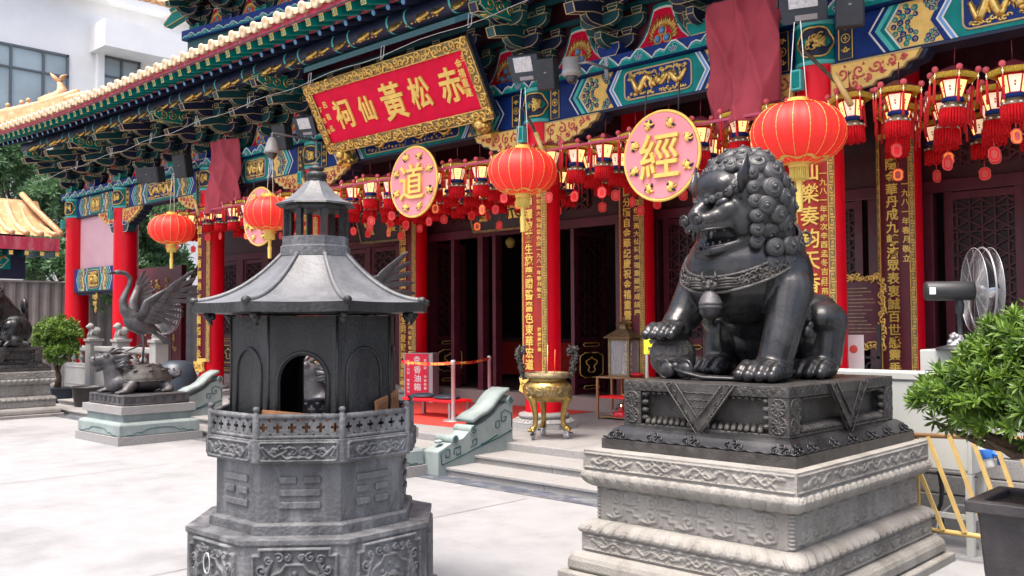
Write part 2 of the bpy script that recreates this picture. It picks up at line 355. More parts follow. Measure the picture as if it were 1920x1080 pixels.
# ================================================================ temple hall
hall = thing('temple_hall', 'ornate red and teal temple hall with painted beams, brackets and yellow tiled eave', 'temple')
ZB0, ZB1 = 4.87, 5.39      # painted beam
def make_column(x, y, r=.25, cap_=True, top=ZB1, base=PZ):
    c = part('column', hall, (x, y, 0))
    m = MB(); m.lathe([(r*1.02, base+.2), (r, base+.6), (r*.985, 3), (r*.97, ZB0 if cap_ else top)], 32); m.build('shaft', 'red', c)
    m = MB(); q = .52; m.prism([(q*math.cos(a+pi/8), q*math.sin(a+pi/8)) for a in np.arange(8)*pi/4], base-.02, base+.07, 'z')
    m.lathe([(.47, base+.07), (.48, base+.09), (.40, base+.13), (.33, base+.135), (.37, base+.15), (.385, base+.18), (.37, base+.21), (.3, base+.225), (r, base+.23)], 32)
    for k in range(40):
        a = 2*pi*k/40; m.tube([(.47*math.cos(a), .47*math.sin(a), base+.095), (.39*math.cos(a), .39*math.sin(a), base+.138)], .014, 5)
    m.build('plinth', 'stonepale', c, bevel=.008)
    if cap_:
        m = MB(); m.lathe([(r*1.0, ZB0-.001), (r*1.03, ZB0), (r*1.03, ZB0+.05)], 32, mi=1, cap=False); m.lathe([(r*1.01, ZB0+.05), (r*1.01, ZB1-.05)], 32, cap=False); m.lathe([(r*1.03, ZB1-.05), (r*1.03, ZB1+.004)], 32, mi=1); m.build('painted_capital', ['teal', 'tealpale'], c)
        m = MB(); rr = r*1.03   # gilded cloud medallion wrapped on the front
        def wrap(u, v, d): a = -pi/2+R(16)+u/rr; return ((rr+d)*math.cos(a), (rr+d)*math.sin(a), (ZB0+ZB1)/2+v)
        out = [wrap((.19+.03*abs(math.cos(3*t)))*math.cos(t), (.17+.02*abs(math.sin(2*t)))*math.sin(t), .012) for t in np.linspace(0, 2*pi, 40, endpoint=False)]
        m.tube(out, .012, 6, closed=True); m.add([wrap(0, 0, .006)]+[wrap((.19+.03*abs(math.cos(3*t)))*math.cos(t), (.17+.02*abs(math.sin(2*t)))*math.sin(t), .006) for t in np.linspace(0, 2*pi, 40, endpoint=False)], [(0, 1+i, 1+(i+1) % 40) for i in range(40)], 1)
        for k in range(14):
            a0 = random.uniform(0, 2*pi); u0 = random.uniform(-.09, .09); v0 = random.uniform(-.08, .08); rr0 = random.uniform(.02, .055)
            m.tube([wrap(u0+rr0*(1-t)*math.cos(a0+6*t), v0+rr0*(1-t)*math.sin(a0+6*t), .016) for t in np.linspace(0, .9, 9)], .011, 5)
        for k in range(6): m.tube([wrap(.02+.1*t, .0+.05*t*(k-2.5)/2, .02) for t in np.linspace(0, 1, 5)], [.012, .012, .011, .009, .004], 5)
        m.build('medallion', ['gold', 'bluedark'], c)
        m = MB(); b = (r*.6, -r*.62-.13)
        m.box((-.12, -r-.05, ZB0-.17), (.13, .1, .24)); m.box((-.12, -r-.104, ZB0-.17), (.09, .01, .19), 1); m.build('junction_box', ['tealpale', 'teal'], c, bevel=.01)
    return c
for x in CX: make_column(x, YC, .27 if x > -20 else .31)
YI = 12.62; IX = [x*YI/13.0 for x in CX[:4]]
for x in IX: make_column(x, YI, .27, False, 5.5)

# ---- gold ornament helpers (x-z plane, facing -y)
def dragon_strokes(L, H, s=1, fat=1., clouds=22):
    """polyline strokes of a sinuous gilded dragon among cloud curls, length L height H, head at +x*s"""
    S = []; t = np.linspace(0, 1, 40); xs = -L/2+L*t; zs = H*.25*np.sin(t*random.uniform(3.1, 4.5)*pi+random.uniform(0, 3))*(1-.2*t)+H*.06*np.sin(t*11+random.random()*6)
    S.append((np.stack([s*xs, zs], 1), (.06*H+.055*H*np.sin(np.clip(t*1.15, 0, 1)*pi))*fat))
    hx, hz = s*L*.46, zs[-1]
    S.append((np.array([(hx, hz), (hx+s*.06*L, hz+.12*H), (hx+s*.11*L, hz+.05*H)]), np.array([.13, .15, .07])*H*fat))
    for k in range(4): S.append((np.array([(hx-s*.02*L, hz+.1*H), (hx-s*(.05+.02*k)*L, hz+(.2+.06*k)*H), (hx-s*(.1+.02*k)*L, hz+(.22+.05*k)*H)]), np.array([.05, .045, .015])*H*fat))
    for i in (8, 16, 24, 32):
        bx_, bz = s*xs[i], zs[i]; dn = -1 if bz > 0 else 1
        e = (bx_+s*.05*L, bz+dn*.30*H); S.append((np.array([(bx_, bz), (bx_+s*.01*L, bz+dn*.18*H), e]), np.array([.07, .06, .05])*H*fat))
        for q in (-.9, -.2, .5, 1.2): S.append((np.array([e, (e[0]+s*.05*L*math.cos(q), e[1]+.12*H*math.sin(q))]), np.array([.045, .015])*H*fat))
    for i in range(3, 39, 3):
        nx, nz = -(zs[i]-zs[i-1]), xs[i]-xs[i-1]; l = math.hypot(nx, nz); S.append((np.array([(s*xs[i], zs[i]), (s*(xs[i]-.02*L)+s*nx/l*.15*H, zs[i]+nz/l*.17*H)]), np.array([.06, .01])*H*fat))
    for k in range(clouds):
        cx, cz = -L/2+L*((k+.5)/clouds), (.40 if k % 2 else -.40)*H+random.uniform(-.05, .05)*H; r = random.uniform(.07, .11)*H; a0 = random.random()*6
        S.append((np.array([(cx+r*(1-q)*math.cos(a0+6*q), cz+r*.8*(1-q)*math.sin(a0+6*q)) for q in np.linspace(0, .9, 7)]), np.full(7, .028*H*fat)))
    return S
def strokes_to(m, S, org, mi=0, flat=.55, n=5):
    for pts, r in S:
        q = [(org[0]+a, org[1], org[2]+b) for a, b in pts]
        m.tube(q, r, n, mi)
def rrect(x0, x1, z0, z1, r, k=5, notch=False):
    out = []
    for cx, cz, a in ((x1-r, z0+r, -pi/2), (x1-r, z1-r, 0), (x0+r, z1-r, pi/2), (x0+r, z0+r, pi)):
        for i in range(k+1): t = a+pi/2*i/k; out.append((cx+r*math.cos(t), cz+r*math.sin(t)))
    return out
def outline(m, poly, y, r, mi): m.tube([(a, y, b) for a, b in poly], r, 5, mi, closed=True)
SWMESH = {}
def swirl_mesh(w_, h_):
    key = (round(w_, 2), round(h_, 2))
    if key in SWMESH: return SWMESH[key]
    m = MB(); hx, hz = w_/2, h_/2; poly = [(-hx, 0), (-hx+.16, -hz), (hx-.02, -hz), (hx-.16, 0), (hx-.02, hz), (-hx+.16, hz)]
    m.prism(poly, -.004, .0, 'y', 0); outline(m, poly, -.006, .007, 1)
    cx = .03
    def cell(x, z, r, k, a0):
        m.prism([(x+r*math.cos(t), z+r*math.sin(t)) for t in np.arange(10)*2*pi/10], -.010, -.004, 'y', 2+k)
        m.tube([(x+r*.62*(1-t)*math.cos(a0+7*t)+0, -.012, z+r*.62*(1-t)*math.sin(a0+7*t)) for t in np.linspace(0, .9, 8)], .0045, 4, 1)
    for rad, nn, r, off in ((.105, 6, .030, 0), (.175, 8, .037, 1), (.235, 9, .033, 0)):
        for i in range(nn):
            a = pi/2+pi*(i+.5)/nn; x, z = cx+rad*1.15*math.cos(a), rad*math.sin(a)*h_/.47*.95
            if abs(z) < hz-.03: cell(x, z, r, (i+off) % 2, a)
    for sz in (1, -1):
        for rad, nn, r in ((.07, 3, .028), (.13, 4, .030)):
            for i in range(nn): a = (pi/2 if sz < 0 else -pi)+pi*.5*(i+.5)/nn; x, z = .24+rad*math.cos(a), sz*(hz-.01)+(rad*math.sin(a)); (abs(z) < hz-.02) and cell(x, z, r, i % 2, a)
    me = m.mesh('swirl_panel', ['cream', 'linegold', 'blue', 'teal']); SWMESH[key] = me; return me
def make_beam(x0, x1, y=10.40, z0=ZB0, z1=ZB1, full=True, parent=None, scale=1.):
    b = part('painted_beam', parent or hall, (0, 0, 0)); L_ = x1-x0; h = z1-z0; zc = (z0+z1)/2
    m = MB(); m.bx((x0, y, z0), (x1, y+.3, z1)); m.build('beam_body', 'blue', b, bevel=.01)
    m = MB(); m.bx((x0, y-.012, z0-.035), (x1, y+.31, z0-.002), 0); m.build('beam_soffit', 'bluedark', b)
    e = .30*scale if full else .06
    sw = .62*scale if L_ > 3 else .42
    if full:
        for sx, xo in ((1, x0+.04), (-1, x1-.04)):
            m = MB(); a, c_ = sorted((xo, xo+sx*.19)); m.prism([(a, z0+.01), (c_, z0+.01), (c_, z1-.01), (a, z1-.01)], y-.006, y, 'y', 0)
            outline(m, [(a+.015, z0+.02), (c_-.015, z0+.02), (c_-.015, z1-.02), (a+.015, z1-.02)], y-.008, .007, 1)
            xm = (a+c_)/2
            m.tube([(xm+.05*math.cos(t), y-.01, zc+.05*math.sin(t)) for t in np.linspace(0, 2*pi, 16, endpoint=False)], .006, 4, 1, closed=True); m.box((xm, y-.01, zc), (.05, .006, .012), 1); m.box((xm, y-.01, zc), (.012, .006, .06), 1)
            for sz in (1, -1):
                for s2 in (1, -1): m.tube([(xm+s2*(.05-.045*t)*math.cos(5*t), y-.01, zc+sz*(.13+.05*t*math.sin(5*t)+.02*t)) for t in np.linspace(0, 1, 9)], .009, 4, 1)
            m.build('scroll_band', ['bluedark', 'goldtext'], b)
    # chevrons + swirl panel + centre
    def chev(xt, sx, d, wid, mi, yy, m):     # chevron stripe with its tip at xt pointing -sx
        hz = h/2-.006; m.prism([(xt, zc), (xt+sx*d, zc-hz), (xt+sx*(d+wid), zc-hz), (xt+sx*wid, zc), (xt+sx*(d+wid), zc+hz), (xt+sx*d, zc+hz)], yy-.004, yy, 'y', mi)
    xs0 = {}
    for sx, xo in ((1, x0+e), (-1, x1-e)):
        m = MB(); t = xo+sx*.10
        for k, (wd, mi) in enumerate(((.025, 0), (.05, 1), (.06, 2), (.05, 3), (.025, 0))): chev(t, sx, .17, wd, mi, y-.001*k, m); t += sx*wd
        m.build('chevrons', ['white', 'blue', 'tealpale', 'teal', 'bluepale'], b); m = MB()
        xc = t+sx*(sw/2+.01); o = put('swirl_panel', swirl_mesh(sw, h-.02), b, (xc, y-.003, zc)); o.scale = (sx, 1, 1)
        t2 = t+sx*(sw-.14)
        for k, (wd, mi) in enumerate(((.05, 1), (.022, 0), (.035, 4), (.022, 0))): chev(t2, sx, .15, wd, mi, y-.001*k, m); t2 += sx*wd
        m.build('chevrons', ['white', 'blue', 'tealpale', 'teal', 'bluepale'], b); xs0[sx] = t2
    a, c_ = xs0[1], xs0[-1]
    if c_-a > .5:
        m = MB(); hz = h/2-.006; m.prism([(a+.005, zc), (a+.155, zc-hz), (c_-.155, zc-hz), (c_-.005, zc), (c_-.155, zc+hz), (a+.155, zc+hz)], y-.004, y, 'y', 0)
        rr = rrect(a+.20, c_-.20, z0+.065, z1-.065, .08); m.prism(rr, y-.009, y-.004, 'y', 1); outline(m, rr, y-.011, .013, 2); m.build('centre_panel', ['teal', 'blue', 'linegold'], b)
        Lc = c_-a-.5
        if Lc > .5:
            nd = max(1, int(round(Lc/2/.55))) if Lc < 1.6 else 1
            for s_ in (1, -1):
                m = MB(); strokes_to(m, dragon_strokes(Lc*.44, h*.68, s_, 1.3), ((a+c_)/2-s_*Lc*.26, y-.012, zc)); m.build('dragon', 'gold', b)
            m = MB(); m.sph(((a+c_)/2, y-.02, zc+.02), (.045, .025, .045), 10, 6)
            for k in range(9): t = 2*pi*k/9; m.tube([((a+c_)/2+.05*math.cos(t), y-.014, zc+.02+.05*math.sin(t)), ((a+c_)/2+.10*math.cos(t+.4), y-.014, zc+.02+.1*math.sin(t+.4))], [.014, .003], 4)
            m.build('flaming_pearl', 'gold', b)
    return b
bays = [(CX[i+1], CX[i]) for i in range(len(CX)-1)]
for i, (a, c_) in enumerate(bays): make_beam(a+.26, c_-.26, full=(i < 4), scale=1 if i < 3 else .8)
make_beam(CX[0]+.26, -.8)
# ---- cloud corbels (queti) beside columns, scalloped gilded plates
def corbel(x, s):
    b = part('cloud_corbel', hall); L_ = 1.02
    lower = [(L_, -.0), (L_-.06, -.09), (L_-.16, -.115), (L_-.20, -.17), (L_-.32, -.19), (L_-.36, -.245), (L_-.50, -.26), (L_-.54, -.31), (L_-.68, -.325), (L_-.74, -.37), (.0, -.40)]
    poly = [(x+s*(.24+u), ZB0-.04+v) for u, v in [(0, -.0)]+lower]
    m = MB(); m.prism(poly, 10.34, 10.40, 'y', 0); m.prism([(x+s*(.24+u*1.06), ZB0-.038+v*1.1) for u, v in [(0, 0)]+lower], 10.405, 10.62, 'y', 1); outline(m, poly, 10.338, .010, 2); m.build('plate', ['cream', 'bluedark', 'linegold'], b)
    m = MB()
    for u, v, r, dr in ((.13, -.13, .085, 1), (.33, -.12, .08, -1), (.53, -.10, .07, 1), (.10, -.30, .06, -1), (.27, -.26, .055, 1), (.44, -.22, .04, -1), (.70, -.07, .055, -1), (.83, -.05, .035, 1), (.60, -.17, .03, 1)):
        m.tube([(x+s*(.24+p[0]), 10.334, ZB0-.04+p[2]) for p in spiral((u, v), r, 1.3, random.random()*6, 16, dr)], .011, 5)
        for k in range(3): a0 = random.random()*6.28; m.tube([(x+s*(.24+u+r*math.cos(a0)), 10.334, ZB0-.04+v+r*math.sin(a0)), (x+s*(.24+u+r*1.35*math.cos(a0+.3)), 10.334, ZB0-.04+v+r*1.3*math.sin(a0+.3))], [.014, .003], 4)
    m.build('scrollwork', 'pinkscroll', b)
    m = MB()     # small bracket arm below
    pl = [(.22, -.42), (.52, -.42), (.52, -.50), (.47, -.585), (.38, -.62), (.22, -.62)]; pl = [(x+s*u, ZB0+v) for u, v in pl]
    m.prism(pl, 10.36, 10.58, 'y', 0); outline(m, pl, 10.357, .010, 1); m.box((x+s*.38, 10.35, ZB0-.40), (.2, .05, .09), 2); outline(m, [(x+s*.38+u, ZB0-.4+v) for u, v in ((-.1, -.045), (.1, -.045), (.1, .045), (-.1, .045))], 10.322, .009, 1)
    m.build('bracket_arm', ['tealdark', 'white', 'blue'], b)
for i, x in enumerate(CX):
    if i < 5: corbel(x, -1)
    corbel(x, 1) if i != 5 else None
# ---- wave-edged plate board over the beams
pb = part('plate_board', hall)
m = MB(); m.bx((-27.4, 10.28, 5.397), (1, 10.75, 5.575)); m.build('board', 'blue', pb)
i = 0; x = -27.3
wave_me = None
while x < .5:
    if wave_me is None:
        m = MB(); Wd = .56
        pl = [(0, .0), (.06, .055), (.13, .07), (.2, .05), (.25, .085), (.31, .12), (.38, .12), (.44, .085), (.50, .05), (.56, .0)]
        m.prism(pl+[(.56, -.0)], -.004, 0, 'y', 0)
        m.tube([(0, -.007, .005)]+[(u, -.007, v) for u, v in pl[1:-1]]+[(.56, -.007, .005)], .009, 4, 1)
        m.tube([(.04, -.008, .004)]+[(u, -.008, v-.022) for u, v in pl[1:-1]]+[(.52, -.008, .004)], .005, 4, 2)
        for k in (-1, 0, 1): m.prism([(.34+.022*k, .015), (.34+.045*k+.016, .05), (.34+.05*k, .085-.02*abs(k)), (.34+.045*k-.016, .05)], -.011, -.005, 'y', 3); outline(m, [(.34+.022*k, .015), (.34+.045*k+.016, .05), (.34+.05*k, .085-.02*abs(k)), (.34+.045*k-.016, .05)], -.012, .003, 1)
        wave_me = m.mesh('wave_ornament', ['teal', 'white', 'tealpale', 'blue'])
    put('wave_ornament', wave_me, pb, (x, 10.278, 5.402)).scale = (1, 1, 1.4); x += .56
# ---- bracket sets
def arm_poly(L_, h=.17): return [(-L_/2, h), (-L_/2, h*.5), (-L_/2+.035, h*.25), (-L_/2+.09, h*.08), (-L_/2+.16, 0), (L_/2-.16, 0), (L_/2-.09, h*.08), (L_/2-.035, h*.25), (L_/2, h*.5), (L_/2, h)]
def cross_arm_mesh(L_, c):
    m = MB(); p = arm_poly(L_); m.prism(p, -.05, .05, 'y', 0); outline(m, p, -.052, .0058, 1)
    for s in (1, -1): m.tube([(s*L_/2, -.05, .17), (s*L_/2, .05, .17)], .006, 4, 1); m.tube([(s*(L_/2-.16), -.05, 0), (s*(L_/2-.16), .05, 0)], .006, 4, 1)
    return m.mesh('cross_arm', [c, 'linegold'])
def proj_arm_mesh(L_, c):      # along -y from 0 to -L_
    m = MB(); p = [(.12, .17), (.12, 0), (-L_+.16, 0), (-L_+.09, .014), (-L_+.035, .045), (-L_, .085), (-L_, .17)]
    m.prism([(a, b) for a, b in p], -.05, .05, 'x', 0)
    for s in (-.052, .052): m.tube([(s, a, b) for a, b in p], .0055, 4, 1, closed=True)
    m.tube([(-.05, -L_, .17), (.05, -L_, .17)], .006, 4, 1); m.tube([(-.05, -L_-.001, .085), (.05, -L_-.001, .085)], .006, 4, 1)
    return m.mesh('projecting_arm', [c, 'linegold'])
def beak_mesh(L_, c):          # slanting beak arm with a framed square end
    m = MB(); d = .075; p = [(.1, .17), (.1, 0), (-L_+.05, -.12), (-L_-.02, -.05), (-L_, .05)]
    p = [(.1, .20), (.1, .03), (-L_*.6, .0), (-L_, -.10), (-L_-.05, .03), (-L_*.6, .18)]
    m.prism(p, -d, d, 'x', 0)
    for s in (-d-.002, d+.002): m.tube([(s, a, b) for a, b in p], .008, 4, 1, closed=True)
    q = [(-L_, -.10), (-L_-.05, .03)]
    m.tube([(-d, q[0][0]-.004, q[0][1]), (d, q[0][0]-.004, q[0][1]), (d, q[1][0]-.004, q[1][1]), (-d, q[1][0]-.004, q[1][1])], .009, 4, 1, closed=True)
    return m.mesh('beak_arm', [c, 'linegold'])
def block_mesh(c):
    m = MB(); p = [(-.062, 0), (.062, 0), (.085, .05), (.085, .09), (-.085, .09), (-.085, .05)]; m.prism(p, -.075, .075, 'y', 0); outline(m, p, -.077, .006, 1); m.tube([(-.085, -.077, .05), (.085, -.077, .05)], .005, 4, 1); return m.mesh('bearing_block', [c, 'linegold'])
BR = {}
for c in ('tealdark', 'bluedark'):
    BR[c] = dict(s=cross_arm_mesh(.66, c), l=cross_arm_mesh(1.0, c), p=[proj_arm_mesh(q, c) for q in (.42, .74, 1.06)], k=beak_mesh(1.0, c), k2=beak_mesh(1.35, c), b=block_mesh(c))
def bracket_set(x, y=10.47, z=5.575, parent=None, flip=0, beaks=True):
    b = part('bracket_set', parent or hall, (x, y, z)); A, B = (BR['tealdark'], BR['bluedark']) if not flip else (BR['bluedark'], BR['tealdark'])
    m = MB(); p = [(-.13, 0), (.13, 0), (.19, .09), (.19, .17), (-.19, .17), (-.19, .09)]; m.prism(p, -.19, .16, 'y', 0); outline(m, p, -.193, .008, 1); m.build('base_block', ['teal' if not flip else 'blue', 'linegold'], b)
    t = .26
    for k, (yy, kind) in enumerate((( 0, 's'), (0, 'l'), (-.33, 's'), (-.33, 'l'), (-.66, 's'), (-.66, 'l'), (-.99, 's'))):
        if not beaks and yy < -.6: continue
        lev = (0, 1, 1, 2, 2, 3, 3)[k]; S = B if lev % 2 else A
        put('cross_arm', S[kind], b, (0, yy, .12+lev*t)); LL = .66 if kind == 's' else 1.0
        for s in (-1, 0, 1) if kind == 's' else (-1, 1): put('bearing_block', S['b'], b, (s*(LL/2-.09), yy, .12+lev*t+.172))
    for lev in range(3 if beaks else 2): put('projecting_arm', (A if lev % 2 else B)['p'][lev], b, (0, 0, .121+lev*t))
    if beaks: put('beak_arm', A['k'], b, (0, 0, .12+1.55*t)); put('beak_arm', B['k2'], b, (0, 0, .12+2.6*t))
    return b
flame_me = None
def flame_panel(x, wd, parent=None, y=10.545, z=5.575):
    global flame_me
    b = part('flame_panel', parent or hall, (x, y, z))
    def bell(s, z0=0.): return [(-.5*s, z0), (.5*s, z0), (.47*s, .10), (.36*s, .20*s+.02), (.27*s, .36*s), (.22*s, .50*s), (.16*s, .66*s), (.07*s, .68*s), (-.07*s, .68*s), (-.16*s, .66*s), (-.22*s, .50*s), (-.27*s, .36*s), (-.36*s, .20*s+.02), (-.47*s, .10)]
    m = MB(); s = wd
    m.prism(bell(s*1.12), -.0, .02, 'y', 1); m.prism(bell(s*1.03), -.008, 0, 'y', 2); m.prism(bell(s*.97), -.014, -.008, 'y', 0); m.build('panel', ['plaquered', 'teal', 'white'], b)
    if flame_me is None:
        m = MB()
        for u, v in ((-.075, .12), (.075, .12), (0, .235)): m.sph((u, -.03, v), (.048, .035, .048), 10, 6, 1); m.tube([(u+.06*math.cos(t), -.016, v+.06*math.sin(t)) for t in np.linspace(0, 2*pi, 14, endpoint=False)], .012, 4, 0, closed=True)
        for k in range(26):
            t = -.25+ (pi+.5)*k/25; r0 = .155+.02*(k % 2); c = (r0*math.cos(t), .15+r0*.95*math.sin(t)); l = .085+.045*math.sin(max(0, t))*(.5+random.random())
            m.tube([(c[0], -.018, c[1]), (c[0]+.5*l*math.cos(t)+.015, -.02, c[1]+.5*l*math.sin(t)+.02), (c[0]+l*math.cos(t), -.016, c[1]+l*math.sin(t)+.035)], [.02, .014, .003], 4, 0)
        for s2 in (1, -1): m.tube([(s2*p[0], -.018, p[2]) for p in spiral((.13, .05), .06, 1.2, 2, 12)], .013, 4, 0)
        flame_me = m.mesh('flame_relief', ['gold', 'bluepale'])
    put('flame_relief', flame_me, b, (0, -.0, .03))
sets = []
for (a, c_), n in zip(bays, (3, 4, 3, 3, 2)):
    for k in range(n): sets.append(c_-(c_-a)*k/n)
sets += [CX[0]+1.46*k for k in (1, 2, 3)]; sets.append(CX[5]); sets.sort()
for k, x in enumerate(sets): bracket_set(x, flip=k % 2, beaks=not (-14.6 < x < -9.7))
for a, c_ in zip(sets[:-1], sets[1:]): flame_panel((a+c_)/2, .86 if c_-a > 1.3 else .74)
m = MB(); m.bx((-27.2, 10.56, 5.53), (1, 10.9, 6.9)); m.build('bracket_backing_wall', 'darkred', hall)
for lev, yy in ((2, -.0), (3, -.33), (3.6, -.66)): m = MB(); m.bx((-27.2, 10.44+yy, 5.53+.02+lev*.26+.17), (1, 10.5+yy, 5.53+.09+lev*.26+.17)); m.build('tie_beam', 'tealdark', hall)
# ================================================================ eave: purlin, rafters, fascia, tiles
def dzl(x): t = max(0., -20-x); return .0036*t*t
EX0, EX1 = -28.4, 3.0
m = MB(); m.tube([(x, 9.4, 6.65+dzl(x)*.8) for x in np.linspace(EX0+.8, EX1, 60)], .155, 14, 0); m.build('purlin', 'bluedark', hall)
pd = MB(); strokes_to(pd, dragon_strokes(.80, .34, 1, 1.25, 16), (0, 0, 0)); pd_me = pd.mesh('purlin_dragon', ['gold'])
pm = MB()
for k in range(10): a = 2*pi*k/10; pm.tube([(.13*(1-t)*math.cos(a+2.5*t), -.0, .14*(1-t)*math.sin(a+2.5*t)) for t in np.linspace(0, .9, 7)], .02, 4)
pm.tube([(.16*math.cos(t), 0, .165*math.sin(t)) for t in np.linspace(0, 2*pi, 20, endpoint=False)], .009, 4, closed=True); pm_me = pm.mesh('purlin_medallion', ['gold'])
pc = MB(); pc.lathe([(.158, -.02), (.158, .02)], 16, ax='x', cap=False); pc_me = pc.mesh('painted_ring', ['tealpale'])
x = -26.6
while x < -4:
    o = put('purlin_dragon', pd_me, hall, (x, 9.27, 6.57+dzl(x)*.8)); o.rotation_euler.x = R(-38)
    o = put('purlin_medallion', pm_me, hall, (x+.72, 9.265, 6.57+dzl(x)*.8)); o.rotation_euler.x = R(-38)
    for d in (.5, .93): put('painted_ring', pc_me, hall, (x+d, 9.4, 6.65+dzl(x+d)*.8))
    x += 1.46
def along(p, q, r, n, mi=0, sq=False): pass
fr = MB()      # square flying rafter, origin at its outer end
fr.M = Matrix.Rotation(R(15), 4, 'X'); fr.box((0, .45, 0), (.12, .9, .12), 0); fr.box((0, -.004, 0), (.115, .008, .115), 1)
for s in (-1, 1): fr.tube([(s*.035, -.011, -.035), (-s*.035, -.011, .035)], .006, 4, 2)
outline(fr, [(-.04, -.04), (.04, -.04), (.04, .04), (-.04, .04)], -.011, .006, 2); fr_me = fr.mesh('flying_rafter', ['teal', 'cream', 'teal'])
rr = MB(); rr.M = Matrix.Rotation(R(19), 4, 'X'); rr.lathe([(.052, 0), (.052, 1.75)], 10, ax='y'); rr.lathe([(.044, -.006), (.044, .0)], 10, ax='y', mi=1); rr_me = rr.mesh('round_rafter', ['bluedark', 'bluepale'])
tr = MB(); tr.M = Matrix.Rotation(R(12), 4, 'X')
tr.lathe([(.085, 0), (.085, .5), (.092, .5), (.092, 1.0), (.085, 1.0), (.085, 1.7)], 12, ax='y', cap=False)
tr.lathe([(.0, -.012), (.04, -.012), (.06, -.02), (.10, -.018), (.104, 0), (.085, .02)], 16, ax='y')
for k in range(3): tr.lathe([(.028, .16+.5*k), (.0, .16+.5*k+.0)], 8, ax='y')
tr.sph((0, .22, .10), (.034, .034, .05), 8, 6); tr.sph((0, .22, .155), (.02, .02, .02), 6, 5)
tr_me = tr.mesh('tile_row', ['tile'])
dr = MB(); dr.prism([(-.125, .02), (.125, .02), (.12, -.015), (.06, -.04), (0, -.055), (-.06, -.04), (-.12, -.015)], -.01, .012, 'y', 0)
dr.grid(np.array([[(u, .0+v*1.6, .02-.05*(1-(u/.13)**2)+v*1.6*math.tan(R(12))) for v in np.linspace(0, 1, 3)] for u in np.linspace(-.13, .13, 6)]))
dr_me = dr.mesh('drip_tile', ['tile'])
x = EX0
while x < EX1:
    d = dzl(x); put('flying_rafter', fr_me, hall, (x, 8.5, 6.72+d)); put('round_rafter', rr_me, hall, (x+.03, 8.95, 6.72+d*.9))
    put('tile_row', tr_me, hall, (x, 8.38, 6.935+d)); put('drip_tile', dr_me, hall, (x+.18, 8.40, 6.93+d)); x += .36
def strip(name, ya, za, yb, zb, th, mt, par=hall, x0=EX0-.3, x1=EX1):
    P = []; xs = np.linspace(x0, x1, 70)
    m = MB(); d = np.array([dzl(x) for x in xs])
    for off in (0, th): m.grid(np.stack([np.stack([xs, np.full(70, ya), za+d+off], 1), np.stack([xs, np.full(70, yb), zb+d+off], 1)], 1))
    for yy, z in ((ya, za), (yb, zb)): m.grid(np.stack([np.stack([xs, np.full(70, yy), z+d], 1), np.stack([xs, np.full(70, yy), z+d+th], 1)], 1))
    return m.build(name, mt, par)
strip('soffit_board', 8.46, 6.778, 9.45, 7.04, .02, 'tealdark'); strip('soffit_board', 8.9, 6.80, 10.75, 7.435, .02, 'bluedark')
strip('fascia_board', 8.47, 6.775, 8.50, 6.775, .135, 'fascia'); strip('roof_deck', 8.45, 6.905, 10.1, 7.25, .03, 'tileorange')
strip('rafter_batten', 8.965, 6.775, 9.0, 6.79, .045, 'fascia')
# beam noses above the columns
for x in CX:
    b = part('beam_nose', hall, (x, 0, 6.27+dzl(x)*.7)); m = MB(); m.prism([(10.45, 0), (9.3, 0), (9.12, .10), (9.12, .2), (9.22, .30), (10.45, .30)], -.11, .11, 'x', 0)
    for s in (-.112, .112): m.tube([(s, a, c) for a, c in [(10.4, .01), (9.3, .01), (9.125, .10), (9.125, .2), (9.22, .29), (10.4, .29)]], .009, 4, 1)
    m.tube([(-.11, 9.118, .1), (.11, 9.118, .1), (.11, 9.118, .2), (-.11, 9.118, .2)], .009, 4, 1, closed=True); m.build('nose', ['teal', 'linegold'], b)
    m = MB()
    for s in (-.113, .113):
        for k in range(5): m.tube([(s, 10.2-.22*k+p[0], .15+p[2]) for p in spiral((0, 0), .1, 1.5, k, 14)], .013, 4)
    for k in range(5): m.tube([(p[0], 10.2-.22*k+p[2], -.003) for p in spiral((0, 0), .09, 1.4, k, 12)], .012, 4)
    m.build('gilt_scroll', 'gold', b)
# ceiling of the porch and dark upper wall
m = MB(); m.bx((-27.2, 10.62, 5.56), (2, 13.3, 5.62)); m.build('porch_ceiling', 'blackwood', hall)
